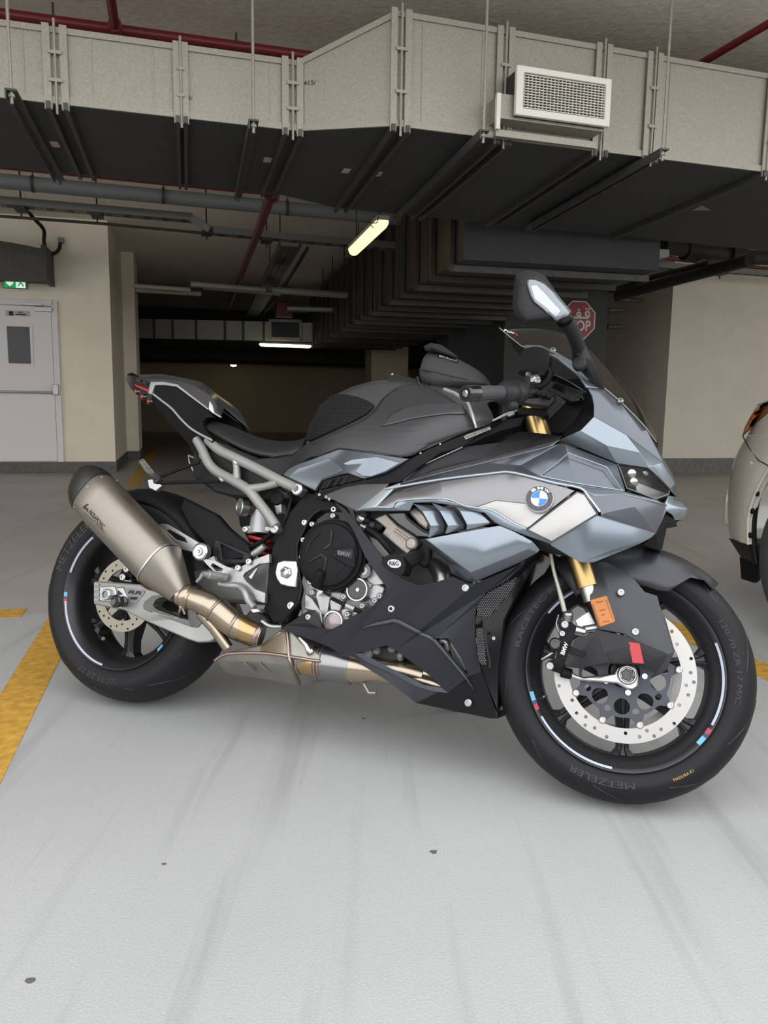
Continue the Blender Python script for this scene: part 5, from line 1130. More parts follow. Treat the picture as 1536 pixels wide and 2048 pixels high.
part(MB().plate(ZP(4, [(525, 1050, .06), (560, 1030, .06), (830, 1040, .05), (830, 1090, .05), (590, 1110, .06), (540, 1095, .06)]), .02, tdir=Yp), 'preload_adjuster', mat('shock_white', (.6, .6, .6)), bevel=.004)
bolt(P(*q(4, 570, 1070), .061), .010, shk, M_alul, 'adjuster_bolt')
part(MB().tube(ZP(4, [(580, 1255, .10), (680, 1225, .11), (780, 1160, .12), (850, 1080, .13)]), .007, 10, smooth=4), 'brake_line', M_plas, smooth=60)
part(MB().lathe(P(*q(4, 910, 745), .10), RT, [(.024, -.03), (.024, .01), (.02, .014), (0, .014)], 24), 'reservoir', M_plas)
part(MB().plate(ZP(4, [(850, 790, .11), (930, 790, .11), (940, 900, .11), (880, 920, .11)]), .03, tdir=Yp), 'shock_mount', M_alu, bevel=.004)
for i, pts in enumerate(([(1030, 690, .13), (1035, 760, .135), (1000, 900, .14), (960, 1010, .14)], [(1050, 700, .13), (1020, 820, .14), (985, 930, .14), (950, 1040, .14)], [(830, 690, .10), (815, 800, .10), (800, 880, .10)], [(920, 640, .11), (950, 690, .12), (1000, 710, .13)])):
    part(MB().tube(ZP(4, pts), .0035, 6, smooth=4), 'wiring', M_alul if i == 3 else M_plas, smooth=60)
part(MB().plate(PP([(470, 985, .02), (580, 1000, .02), (590, 1100, .02), (520, 1120, .02), (480, 1050, .02)]), .06, tdir=Yp), 'rear_bulkhead', M_plas)
# ---------------------------------------------------------------- rider peg plate, brake pedal
hp = part(MB().plate(ZP(3, [(115, 85, .175), (180, 95, .175), (240, 60, .175), (260, 110, .172), (360, 165, .17), (470, 200, .17), (560, 150, .168), (700, 80, .165), (810, 40, .16), (812, 130, .16), (700, 145, .165), (560, 235, .168), (540, 270, .168), (570, 320, .168), (660, 400, .165), (770, 440, .16), (765, 545, .16), (690, 525, .163), (650, 450, .165), (520, 370, .168), (400, 330, .17), (320, 300, .172), (270, 240, .172), (190, 170, .175)]), .014,
          [ZP(3, [(210, 160, .174), (230, 135, .174), (340, 195, .172), (320, 215, .172), (265, 215, .172)])], Yp), 'peg_plate', M_alu, bevel=.003)
for X, Y, r in ((118, 20, .025), ):
    c = P(*q(3, X, Y), .172); MB().lathe(c, RT, [(r, -.012), (r, .008), (r * .86, .011), (r * .8, .009), (r * .45, .009), (r * .4, .013), (r * .2, .013), (0, .010)], 32).build('pivot_cap', M_alul, hp, smooth=30)
peg = part(MB().tube(ZP(3, [(365, 280, .18), (300, 272, .20), (200, 255, .23), (130, 240, .25)]), [.011, .010, .0095, .007], 12), 'rider_peg', M_alu, smooth=60)
for i in range(9):
    X = 180 + i * 16; MB().lathe(P(*q(3, X, 250 + i * 2.6), .236 - i * .005), P(*q(3, 300, 272), .20) - P(*q(3, 200, 255), .23), [(.0095, 0), (.0118, .0015), (.0095, .003)], 12).build('peg_knurl', M_alu, peg)
MB().tube(ZP(3, [(130, 240, .25), (100, 290, .25), (65, 325, .25)]), [.006, .0045, .004], 8).build('peg_feeler', M_alul, peg)
pdl = part(MB().tube(ZP(3, [(300, 345, .178), (400, 360, .18), (500, 370, .18), (560, 430, .185), (600, 520, .19), (660, 590, .195)]), [.008, .009, .009, .010, .010, .009], 12, smooth=4), 'brake_pedal', M_alu, smooth=60)
MB().plate(ZP(3, [(605, 605, .20), (690, 600, .20), (722, 630, .20), (640, 645, .20)]), .03, tdir=Yp).build('pedal_pad', M_alul, pdl, bevel=.002)
for X, Y in ((360, 275), (495, 185), (605, 120)): bolt(P(*q(3, X, Y), .172), .009, hp, M_alul, 'plate_bolt')
mc = part(MB().tube(ZP(3, [(640, 45, .15), (700, 10, .15), (760, -40, .15)]), [.009, .011, .009], 12), 'brake_master_cylinder', M_alu, smooth=60)
part(MB().tube(ZP(3, [(625, 285, .155), (650, 245, .155), (690, 185, .155)]), [.009, .006, .003], 10), 'brake_switch', M_alul, smooth=60)
# sole plate and lower bracket
part(MB().plate(ZP(3, [(560, 680, .15), (630, 600, .15), (760, 680, .15), (800, 740, .15), (700, 755, .15), (680, 755, .15)]), .02, tdir=Yp), 'heat_guard', M_plasg, bevel=.003)
part(MB().tube(ZP(3, [(740, 725, .16), (800, 770, .16), (870, 785, .16), (940, 780, .16)]), .006, 8, smooth=3), 'guard_rod', M_alul, smooth=60)
part(MB().plate(PP([(530, 1210, .12), (580, 1240, .12), (640, 1260, .12), (600, 1262, .12), (545, 1256, .12), (520, 1235, .12)]), .1, tdir=Yp), 'lower_bracket', M_plas, bevel=.003)
part(MB().tube(ZP(3, [(1120, 520, .16), (1060, 590, .165), (980, 690, .165), (910, 775, .16)]), .005, 8, smooth=3), 'drain_hose', M_plas, smooth=60)
# ---------------------------------------------------------------- passenger peg on its wire bracket
ppg = part(MB().tube(ZP(4, [(100, 380, .115), (-130, 460, .135), (-358, 553, .16)]), .0055, 8), 'passenger_peg_bracket', M_plas)
MB().tube(ZP(4, [(300, 575, .13), (0, 584, .14), (-338, 594, .16)]), .0055, 8).build('bracket_bar', M_plas, ppg)
MB().plate(ZP(4, [(-395, 530, .163), (-330, 540, .163), (-290, 570, .163), (-320, 605, .163), (-375, 600, .163)]), .012, tdir=Yp).build('bracket_plate', M_plas, ppg, bevel=.002)
pk = part(MB().tube(ZP(1, [(1200, 300, .16), (1150, 250, .19), (1095, 190, .21), (1040, 110, .235)]), [.011, .0105, .010, .009], 12), 'passenger_peg', M_alul, smooth=60)
MB().plate(ZP(1, [(1095, 300, .162), (1170, 290, .162), (1245, 365, .162), (1185, 425, .162), (1110, 390, .162)]), .018, tdir=Yp).build('peg_pivot', M_alul, pk, bevel=.003)
mbk = MB()
for i in range(9):
    for j in range(3):
        t = i / 9; X = 1055 + 95 * t + j * 14 - 8; Y = 135 + 120 * t - j * 8; p = P(*q(1, X, Y), .245 - .05 * t); mbk.lathe(p, RT, [(.002, -.002), (.002, .001), (0, .0025)], 6)
kn = mbk.build('peg_studs', M_alu, pk); kn['kind'] = 'stuff'
part(MB().tube(ZP(5, [(1000, 1150, .06), (905, 1115, .06), (920, 1200, .06), (985, 1340, .06)]), .004, 8), 'left_peg_bracket', M_alul)
# ---------------------------------------------------------------- fairings
def facets(name, m, V, F, par=BK, solid=.003, bevel=.0015, mirror=None, fn=P, ml=None, smooth=12, flip=False):
    keys = list(V); co = [fn(*V[k]) for k in keys]; ix = {k: i for i, k in enumerate(keys)}; fs = [tuple(ix[k] for k in f.split()) for f in F]
    def go(nm, pts, par_):
        o = mk(nm, pts, fs, [m, M_plas], par_, smooth=smooth, ml=ml)
        # make the outside face away from the centre plane
        md = o.modifiers.new('solid', 'SOLIDIFY'); md.thickness = solid; md.offset = -1; md.material_offset = 1; md.material_offset_rim = 0
        s = sum((p.normal.y * p.area) * (1 if p.center.y > 0 else -1) for p in o.data.polygons)
        if s < 0: o.data.flip_normals()
        if bevel:
            b_ = o.modifiers.new('bevel', 'BEVEL'); b_.width = bevel; b_.segments = 2; b_.limit_method = 'ANGLE'; b_.angle_limit = math.radians(8)
        return o
    o = go(name, co, par)
    if mirror: go(mirror, [mir(p) for p in co], par)
    return o
# upper side fairing, shoulder strip and dark facets
V = dict(s0=(790, 966, .170), s1=(880, 937, .175), s2=(960, 917, .178), s3=(1050, 898, .178), s4=(1120, 879, .165), t0=(793, 969, .182), t1=(880, 946, .192), t2=(960, 927, .197), t3=(1015, 914, .197), t4=(1100, 892, .185))
sfair = facets('side_fairing', M_silver, V, ['s0 s1 t1 t0', 's1 s2 t2 t1', 's2 s3 t3 t2', 's3 s4 t4 t3'], mirror='left_side_fairing')
V = dict(t0=(793, 969, .182), t1=(880, 946, .192), t2=(960, 927, .197), t3=(1015, 914, .197), t4=(1100, 892, .185), f1=(1121, 887, .178), g=(985, 927, .2), f0=(1040, 931, .207), g3=(1079, 952, .217), h1=(800, 972, .195), h2=(880, 960, .206), h3=(985, 947, .219), h4=(1017, 944, .222), h5=(1060, 953, .226))
facets('shoulder_facet', M_blued, V, ['t0 t1 h2 h1', 't1 t2 g h3 h2', 'g f0 h4 h3', 'f0 g3 h5 h4', 't2 t3 t4 f1 f0 g'], sfair)
# inner black cover beside the tank
V = dict(a=(806, 962, .172), b=(845, 930, .175), c=(910, 901, .172), d=(925, 894, .17), e=(1000, 884, .155), f=(1060, 880, .14), g=(1120, 876, .15), s4=(1120, 879, .163), s3=(1050, 898, .176), s2=(960, 917, .176), s1=(880, 937, .173))
facets('inner_cover', M_plasg, V, ['a b s1', 'b c s2 s1', 'c d e s2', 'e f s3 s2', 'f g s4 s3'], sfair, mirror='left_inner_cover')
MB().tube(PP([(806, 962, .176), (845, 930, .179), (910, 901, .176), (925, 894, .174)]), .0014, 6).build('cover_seam', M_ltrim, sfair)
V = dict(a=(1000, 884, .155), b=(1040, 862, .13), c=(1100, 868, .13), d=(1125, 872, .15), e=(1120, 877, .151), f=(1060, 881, .14))
facets('dash_cover', M_plas, V, ['a b c f', 'c d e f'], sfair, mirror='left_dash_cover')
# graphite rear tip
V = dict(a=(637, 988, .155), b=(653, 981, .158), c=(726, 968, .175), d=(778, 967, .186), e=(769, 977, .19), f=(714, 1021, .189), g=(711, 1023, .186), h=(672, 1002, .168))
tip = facets('fairing_tip', mat('tip_graphite', (0.085, 0.085, 0.088), 0.4, 0.3), V, ['a b c h', 'c d e f h', 'h f g'], sfair, mirror='left_fairing_tip')
for X, Y in ((410, 1330), (480, 1355), (510, 1375)): bolt(P(*q(7, X, Y), .16), .0045, tip, M_bolt, 'screw')
# pale diagonal stripe
V = dict(a=(711, 1023, .187), b=(714, 1020, .191), c=(769, 976, .192), d=(800, 966, .193), e=(800, 972, .197), f=(787, 977.5, .199), g=(752, 1014, .203), h=(722, 1018, .197))
facets('diagonal_stripe', M_edge, V, ['a b h', 'b c f g h', 'c d e f'], sfair)
# silver band with the badge
V = dict(a=(752, 1014, .203), b=(787, 977, .186), c=(880, 960, .205), d=(985, 948, .220), e=(1017, 945, .223), f=(1060, 954, .228), g=(1100, 965, .232), h=(1150, 981, .238), i=(1100, 1020, .239), j=(1050, 1007, .236), k=(991, 1001, .231), l=(954, 1014, .226), m=(928, 1011, .224), n=(886, 997, .217), o=(797, 1002, .206), p=(785, 1014, .205))
band_ = facets('silver_band', M_silver, V, ['a b o p', 'b c n o', 'c d k l m n', 'd e f j k', 'f g i j', 'g h i'], sfair, mirror='left_silver_band')
V = dict(l=(954, 1014, .226), k=(991, 1001, .231), j=(1050, 1007, .236), i=(1100, 1020, .239), q=(1060, 1052, .239), r=(1052, 1057, .237), s=(1025, 1044, .232), t=(985, 1020, .228))
facets('pearl_facet', M_white2, V, ['l k j s t', 'j i q r s'], sfair)
# highlight along the band's upper crease, put in as a pale bead
for pts in ([(769, 978, .194), (787, 975, .2), (880, 959, .209), (985, 946.5, .221), (1017, 944, .225), (1060, 953, .23), (1110, 966, .235), (1160, 976, .239), (1176, 992, .245), (1200, 1024, .246)],):
    MB().tube(PP(pts), .0030, 8, smooth=3).build('band_highlight', M_edge, sfair, smooth=60)
MB().tube(PP([(755, 1014, .205), (785, 1014, .207), (797, 1001.5, .208), (886, 996.5, .219), (928, 1011, .226), (954, 1015.5, .229), (985, 1021, .231), (1025, 1045, .235), (1052, 1058, .240)]), .0024, 8, smooth=3).build('band_highlight', M_edge, sfair, smooth=60)  # highlight curve along the band's lower crease as a pale bead
# lower edge carrying the louvres
V = dict(a=(711, 1023, .187), b=(722, 1018, .197), c=(752, 1014, .203), d=(785, 1014, .205), e=(797, 1002, .207), f=(886, 997, .217), g=(928, 1011, .225), h=(954, 1015, .227), i=(985, 1020, .229), j=(1025, 1044, .232), k=(1052, 1057, .238), l=(1102, 1084, .238), l2=(1102, 1090, .225), m=(1030, 1063, .230), n=(998, 1050, .226), o=(988, 1044, .226), p=(968, 1025, .226), q=(960, 1025, .224), r=(910, 1012, .218), s=(864, 1005, .212), t=(827, 1006, .207), u=(819, 1022, .202))
facets('lower_edge', M_blue, V, ['a b c d u', 'd e t u', 'e f s t', 'f g r s', 'g h p q r', 'h i j o p', 'j k m n o', 'k l l2 m'], sfair, mirror='left_lower_edge')
louv = part(MB().plate(PP([(830, 1008, .19), (960, 1020, .20), (992, 1046, .20), (940, 1058, .19), (860, 1072, .185), (858, 1050, .185)]), .004, tdir=Yp), 'louvre_backing', M_black)
fins = [[(827, 1007, .213), (881, 1022, .205), (845, 1022.5, .224), (889, 1050, .205), (861, 1051, .227), (887, 1064, .202), (857, 1076, .220)],
        [(864, 1005.5, .217), (909, 1021, .209), (880, 1022, .228), (928, 1048.5, .209), (896, 1051, .231), (927.5, 1058, .206), (891, 1068, .224)],
        [(910, 1012, .222), (960, 1025, .220), (920, 1022, .231), (980, 1044.5, .222), (934, 1049, .233), (978, 1049, .220), (933, 1060, .228)]]
for f in fins:
    V = {c: p for c, p in zip('abcdefg', f)}; facets('louvre_fin', M_blue, V, ['a b c', 'c b d e', 'e d f g'], sfair, solid=.0025, bevel=.0008)
# lower blue panel
V = dict(a=(837, 1080, .200), b=(851, 1078, .220), c=(946, 1060, .226), d=(998, 1051, .228), e=(1030, 1064, .228), f=(1064, 1082, .226), g=(1080, 1100, .215), h=(1057, 1098, .222), i=(941, 1145, .212), j=(894, 1124, .194), k=(902, 1147, .188), l=(936, 1164, .186), m=(952, 1164, .188), n=(1037, 1127, .200), o=(1075, 1106, .210))
dp = facets('lower_blue_panel', M_blue, V, ['b c d h i', 'd e f h', 'f g o h'], sfair, mirror='left_lower_blue_panel')
facets('lower_panel_border', M_blued, V, ['a b i j', 'j i l k', 'i m l', 'i h n m', 'h o n'], sfair, mirror='left_lower_panel_border')
# underside below the nose side, its shadow put into a dark colour
V = dict(a=(1030, 1063, .228), b=(1102, 1087, .224), c=(1141, 1114, .218), d=(1100, 1108, .18), e=(1072, 1097, .18), f=(1060, 1078, .2))
facets('lower_shadow_panel', M_plasg, V, ['a b e f', 'b c d e'], sfair)
# front side panel, shoulder and badge flap
V = dict(f0=(1040, 931, .207), f1=(1121, 887, .178), f2=(1131, 888, .178), f3=(1234, 928, .142), f4=(1250, 979, .165), f5=(1250, 983, .172), f6=(1150, 967, .214), f7=(1079, 952, .217))
fside = facets('upper_side_panel', M_blued, V, ['f0 f1 f2 f6 f7', 'f2 f3 f4 f5 f6'], BK, mirror='left_upper_side_panel')
MB().tube(PP([(1081, 952, .218), (1137, 906, .197), (1213, 934, .167), (1245, 981, .173), (1150, 966, .216), (1081, 952, .219)]), .0011, 6).build('panel_outline', M_edge, fside)
V = dict(a=(1060, 953, .227), b=(1079, 952, .217), c=(1150, 967, .214), d=(1250, 983, .172), e=(1311, 999, .10), e2=(1336, 1010, .06), f=(1248, 989, .188), g=(1188, 991, .234), h=(1163, 976, .237))
facets('shoulder_panel', M_blue, V, ['a b c h', 'c d f g h', 'd e e2 f'], fside, mirror='left_shoulder_panel')
V = dict(g=(1188, 991, .234), f=(1248, 989, .188), e2=(1336, 1010, .06), e3=(1331, 1014, .065), i=(1270, 1013, .165), j=(1211, 1025, .241), k=(1201, 1025, .244), l=(1178, 998, .244), h=(1163, 976, .237), e4=(1333, 1021, .07), m=(1326, 1039, .085), n=(1312, 1067, .115), o=(1203, 1032, .244))
facets('nose_side_facet', M_blued, V, ['h g l', 'g f i j k l', 'f e2 e3 i', 'i e3 e4 m n', 'j i n o', 'k j o'], fside, mirror='left_nose_side_facet')
V = dict(a=(1102, 1085, .239), b=(1193, 1031, .244), c=(1203, 1032, .244), d=(1312, 1067, .115), e=(1302, 1076, .130), f=(1280, 1087, .155), g=(1188, 1125, .214), h=(1163, 1125, .218), i=(1141, 1114, .222), j=(1102, 1091, .234))
facets('front_lower_panel', M_blue, V, ['a b c d e f g h i j'], fside, mirror='left_front_lower_panel')
V = dict(a=(1053, 1058, .240), b=(1154, 983, .243), c=(1169, 989, .246), d=(1194, 1028, .248), e=(1103, 1083, .243))
flap = facets('badge_flap', M_white2, V, ['a b c d e'], fside, solid=.006, bevel=.002, mirror='left_badge_flap')
MB().tube(PP([(1053, 1060, .241), (1154, 983, .244), (1171, 989, .247), (1196, 1028, .249), (1103, 1085, .244), (1053, 1060, .241)]), .0016, 6).build('flap_gap', M_blued, fside)
# BMW roundel
rc1 = P(1079, 998, .241); nv_ = (P(1100, 1000, .2405) - rc1).cross(P(1079, 980, .2375) - rc1).normalized(); nv_ = nv_ if nv_.y < 0 else -nv_
ex = Vector((1, 0, 0)); ex = (ex - nv_ * ex.dot(nv_)).normalized(); ez = ex.cross(nv_); ez = ez if ez.z > 0 else -ez
R1 = (P(1108, 998, .241) - P(1050, 998, .241)).length / 2
def dsc(r0, r1, h, a0=0, a1=360, n=48):
    vs = []; fs = []
    for i in range(n + 1):
        a = math.radians(a0 + (a1 - a0) * i / n); d = ex * math.cos(a) + ez * math.sin(a); vs += [rc1 + d * r0 + nv_ * h, rc1 + d * r1 + nv_ * h]
    return vs, [(2 * i, 2 * i + 1, 2 * i + 3, 2 * i + 2) for i in range(n)]
rnd = part(MB().lathe(rc1, nv_, [(R1, -.004), (R1, .002), (R1 * .95, .004), (0, .004)], 48), 'roundel', M_ltrim, fside)
mk('roundel_ring', *dsc(R1 * .58, R1 * .93, .0043), M_gloss, rnd, smooth=None, recalc=False)
for a in (0, 90, 180, 270): mk('roundel_quarter', *dsc(0, R1 * .55, .0043, a, a + 90, 12), mat('roundel_blue', (0.03, 0.18, 0.50), 0.3) if a in (90, 270) else M_txt, rnd, smooth=None, recalc=False)
for ch, am, wd_ in (('B', 128, 24), ('M', 92, 28), ('W', 52, 30)):
    vs, fs, asp = text2d(ch, .02); out = []
    for x, y in vs:
        a = math.radians(am - (x - .5) * wd_); r = R1 * (.64 + .22 * y); out.append(rc1 + (ex * math.cos(a) + ez * math.sin(a)) * r + nv_ * .0048)
    mk('roundel_letter', out, fs, M_txt, rnd, smooth=None, recalc=False)
# ---------------------------------------------------------------- nose
V = dict(n0=(1120, 880, .165), n1=(1129, 876, .176), n2=(1161, 861, .190), n3=(1188, 833, .182), p1=(1214, 891, .170), p2=(1280, 904, .132), p3=(1297, 936, .108), p4=(1234, 927, .142), c1=(1252, 869, .145), c2=(1327, 926, .065), c3=(1351, 968, .018), c4=(1354, 994, .0), p5=(1339, 978, .050),
         i1=(1188, 811, .172), i2=(1184, 792, .166), i3=(1174, 774, .16), o3=(1211, 777, .127), o4=(1242, 804, .115), o5=(1292, 856, .088), o6=(1313, 895, .064), o7=(1326, 915, .040), o8=(1345, 948, .0), c3b=(1352, 968, .0))
nose = facets('nose_fairing', M_blue, V, ['n0 n1 n2 p1 p4', 'p1 p2 p3 p4', 'n2 n3 c1 p2 p1', 'c1 c2 p3 p2', 'c2 c3 p5 p3', 'c3 c3b c4 p5'], BK, mirror='left_nose_fairing')
facets('nose_upper_facet', M_blued, V, ['n3 i1 i2 i3 o3 o4 c1', 'o4 o5 c2 c1', 'o5 o6 o7 c2', 'o7 o8 c3b c3 c2'], nose, mirror='left_nose_upper_facet')
V = dict(i3=(1174, 774, .16), i4=(1158, 750, .152), i5=(1141, 736, .147), i6=(1116, 717, .142), i7=(1074, 697.5, .135), i8=(1047, 694, .125), o8=(1050, 689, .118), o7=(1080, 690, .118), o6=(1110, 702, .122), o5=(1145, 722, .126), o4=(1172, 746, .128), o3=(1211, 777, .127))
facets('screen_arch', M_blue, V, ['i3 i4 o4 o3', 'i4 i5 o5 o4', 'i5 i6 o6 o5', 'i6 i7 o7 o6', 'i7 i8 o8 o7'], nose, solid=.006, mirror='left_screen_arch')
# inside edge of the nose opening, dark
V = dict(a=(1129, 876, .17), b=(1161, 861, .186), c=(1188, 833, .178), d=(1188, 811, .168), e=(1184, 792, .162), f=(1174, 774, .156), g=(1168, 795, .10), h=(1165, 815, .09), i=(1150, 840, .09), j=(1125, 865, .10))
facets('nose_inner', M_plas, V, ['a b i j', 'b c h i', 'c d e g h', 'e f g'], nose, mirror='left_nose_inner')
# beak under the headlight
V = dict(a=(1330, 1009, .062), b=(1337, 990, .045), c=(1355, 996, .0), d=(1376, 1018, .0), e=(1366, 1040, .0), f=(1350, 1041, .02), g=(1345, 1030, .04), h=(1332, 1021, .068))
facets('nose_beak', M_blue, V, ['a b c d', 'a d g h', 'd e f g'], nose, mirror='left_nose_beak')
part(MB().plate(PP([(1330, 1025, .05), (1352, 1042, .02), (1330, 1046, .05), (1318, 1100, .08), (1285, 1090, .1), (1312, 1066, .1)]), .1, tdir=Yp), 'intake_mouth', M_plas, nose)
# headlight
hl_o = PP([(1236, 929, .136), (1296, 938, .104), (1318, 957, .078), (1339, 979, .047), (1336, 988, .047), (1310, 998, .088), (1252, 977, .150)])
hl = part(MB().plate([p + Yp * .03 for p in hl_o], .02, tdir=Yp), 'headlight', mat('headlight_core', (0.02, 0.02, 0.021), 0.3, 0.3))
MB().tube([*hl_o, hl_o[0]], .0032, 6).build('lamp_bezel', M_gloss, hl)
M_lens = mat('clear_lens', (0.08, 0.08, 0.08), 0.03, alpha=0.10, spec=0.3)
MB().plate([p + RT * .002 for p in hl_o], .002, tdir=Yp).build('lens', M_lens, hl)
for u, v, w, r in ((1262, 945, .135, .012), (1266, 962, .132, .012), (1290, 943, .105, .009)): MB().lathe(P(u, v, w) + Yp * .012, (.5, -1, 0), [(r, -.01), (r, .002), (r * .75, .006), (0, .009)], 20).build('projector', M_chrome, hl, smooth=60)
MB().plate([p + Yp * .02 for p in PP([(1268, 960, .14), (1316, 978, .08), (1330, 984, .06), (1308, 993, .085), (1272, 982, .135)])], .004, tdir=Yp).build('reflector_bowl', M_alul, hl, bevel=.002)
part(MB().plate([mir(p + Yp * .03) for p in hl_o], -.02, tdir=Yp), 'left_headlight', mat('headlight_core', (0, 0, 0)))
# ---------------------------------------------------------------- windscreen
M_screen = mat('smoked_screen', (0.02, 0.017, 0.014), 0.06, alpha=0.42)
wr = [[(999, 656, .08), (1000, 655, .05), (1003, 652, 0)], [(1020, 674, .11), (1022, 662, .08), (1026, 645, 0)], [(1043, 692, .122), (1048, 668, .088), (1055, 639, 0)], [(1097, 711, .13), (1098, 682, .092), (1103, 636, 0)], [(1142, 730, .132), (1142, 697, .095), (1143, 645, 0)], [(1180, 756, .132), (1178, 720, .09), (1173, 664, 0)], [(1211, 778, .13), (1214, 757, .085), (1216, 716, 0)], [(1242, 804, .117), (1250, 792, .075), (1258, 770, 0)], [(1270, 832, .1), (1275, 818, .055), (1279, 800, 0)], [(1293, 857, .088), (1296, 850, .05), (1297, 840, 0)], [(1313, 884, .055), (1315, 881, .03), (1318, 878, 0)]]
rows = []
for r in wr: a = PP(r); rows.append(a + [mir(p) for p in reversed(a[:-1])])
scr = part(MB().grid(rows), 'windscreen', M_screen, sub=2, smooth=179, solid=.003)
MB().tube([P(*r[0]) for r in wr], .0014, 6).build('screen_edge', mat('screen_edge', (0.25, 0.23, 0.2), 0.3), scr)
bpy.context.view_layer.update(); sb = bvh_of([scr])
stext('maker_mark', 'Puig', sb, 12, (112, 572), (200, 598), (125, 550), M_txt, scr, .02, .001)
decal('maker_tick', [q(12, *p) for p in ((200, 588), (232, 588), (238, 605), (215, 612), (228, 602))], sb, M_redsp, scr, .001, 1)
for X, Y, w in ((535, 732, .132), (1112, 1165, .118)):
    bolt(P(*q(12, X, Y), w), .0075, scr, M_bolt, 'screen_screw', (.2, -1, .6), .006)
# ---------------------------------------------------------------- mirrors
mo = [(213, 95), (262, 60), (330, 45), (405, 60), (475, 100), (545, 200), (640, 335), (715, 455), (640, 500), (540, 482), (290, 512), (222, 440), (190, 360), (195, 250)]
def mrow(sc, w, dx=0, dy=0):
    cx, cy = 420, 290; return ZP(12, [(cx + (x - cx) * sc + dx, cy + (y - cy) * sc + dy, w) for x, y in mo])
rows = [mrow(.55, .385), mrow(.8, .380), mrow(.95, .368), mrow(1.0, .348), mrow(1.0, .30), mrow(.97, .255), mrow(.8, .235)]
mrr = part(MB().grid(rows, True, True), 'mirror', M_plasg, smooth=45, bevel=.002)
part(MB().grid([[mir(p) for p in r] for r in rows], True, True), 'left_mirror', M_plasg, smooth=45)
bpy.context.view_layer.update(); mbv = bvh_of([mrr])
lens = [(318, 150), (345, 135), (400, 143), (470, 178), (560, 262), (625, 340), (682, 408), (662, 430), (575, 466), (470, 395), (375, 318), (345, 265), (325, 200)]
decal('turn_signal', [q(12, *p) for p in lens], mbv, mat('signal_lens', (0.20, 0.215, 0.23), 0.12, 0.4), mrr, .001, 3, thick=.004)
decal('signal_reflector', [q(12, *p) for p in [(355, 190), (400, 180), (470, 250), (560, 350), (600, 400), (570, 440), (480, 370), (390, 300)]], mbv, mat('signal_inner', (0.42, 0.44, 0.46), 0.3, 0.2), mrr, .006, 2)
bline('signal_rim', [q(12, *p) for p in lens + lens[:1]], mbv, .0022, M_plas, mrr, wd=.36)
stk = part(MB().tube(ZP(12, [(640, 470, .30), (690, 540, .27), (725, 620, .235), (755, 700, .20), (770, 760, .18)]), [.020, .017, .0165, .0165, .018], 16, smooth=4), 'mirror_stalk', M_plasg, smooth=60)
V = dict(a=(690, 702, .20), b=(815, 690, .205), c=(875, 800, .185), d=(985, 1055, .135), e=(940, 1075, .133), f=(765, 905, .160), g=(700, 850, .165), h=(780, 800, .205))
facets('stalk_base', M_plasg, {k: (*q(12, v_[0], v_[1]), v_[2]) for k, v_ in V.items()}, ['a b h', 'b c h', 'c d e h', 'e f h', 'f g h', 'g a h'], stk, solid=.02, bevel=.003)
MB().lathe(P(*q(12, 760, 838), .20), (.0, -1, .1), [(.016, -.012), (.016, .002), (.013, .005), (0, .006)], 24).build('pivot_knob', M_plasg, stk)
part(MB().tube([mir(p) for p in ZP(12, [(640, 470, .30), (725, 620, .235), (770, 760, .18)])], [.020, .0165, .018], 12), 'left_mirror_stalk', M_plasg, smooth=60)
# ---------------------------------------------------------------- handlebar side (turns with the fork)
S8 = lambda pts: ZS(8, pts)
gr_ = part(MB().tube(S8([(600, 650, .372), (720, 645, .345), (860, 642, .30), (1010, 640, .26)]), .0165, 20), 'throttle_grip', mat('grip_rubber', (0.045, 0.045, 0.05), 0.7, bump=.1, scale=400), ml=STM, smooth=60)
bd_ = (S(*q(8, 600, 650), .372) - S(*q(8, 1010, 640), .26)).normalized(); be = S(*q(8, 640, 648), .362)
MB().lathe(be, bd_, [(.0195, -.012), (.0195, .008), (.0185, .011), (.0185, .022), (.0170, .026), (.010, .026), (.009, .021), (0, .021)], 28).build('bar_end_weight', M_gloss, gr_, smooth=30)
MB().lathe(be, bd_, [(.0085, .018), (.0085, .026), (.006, .028), (.003, .028), (.0025, .024), (0, .024)], 16).build('bar_end_bolt', M_chrome, gr_)
fl = S(*q(8, 1000, 648), .262)
MB().lathe(fl, bd_, [(.019, -.03), (.026, -.022), (.029, -.008), (.029, .006), (.026, .016), (.0185, .024)], 32).build('throttle_flange', M_plasg, gr_, smooth=40)
MB().lathe(fl - bd_ * .03, bd_, [(.030, -.012), (.031, .0), (.031, .010), (.028, .014)], 32).build('throttle_housing', M_plasg, gr_, smooth=40)
MB().lathe(S(*q(8, 1040, 775), .265), bd_, [(.012, -.01), (.013, .004), (.009, .012), (0, .014)], 16).build('cable_boss', M_plasg, gr_)
sw_ = part(MB().plate(S8([(1090, 600, .24), (1260, 600, .20), (1480, 640, .16), (1500, 670, .15), (1440, 700, .16), (1250, 690, .20), (1110, 690, .24)]), .035, tdir=Yp), 'switch_block', M_plasg, ml=STM, bevel=.006, seg=3)
for X, Y in ((1310, 650), (1370, 665), (1420, 680)): MB().lathe(S(*q(8, X, Y), .205), RT, [(.006, -.01), (.006, .004), (.004, .006), (0, .006)], 10).build('switch_button', M_plas, sw_)
lv = part(MB().plate(S8([(1110, 705, .25), (1300, 690, .215), (1480, 680, .17), (1490, 710, .17), (1420, 790, .18), (1260, 770, .22), (1120, 735, .25)]), .02, tdir=Yp), 'brake_lever', M_plasg, ml=STM, bevel=.006, seg=3)
part(MB().tube(S8([(1180, 650, .22), (1195, 560, .21), (1205, 470, .205)]), [.011, .009, .007], 12), 'brake_fluid_port', M_plasg, ml=STM, smooth=60)
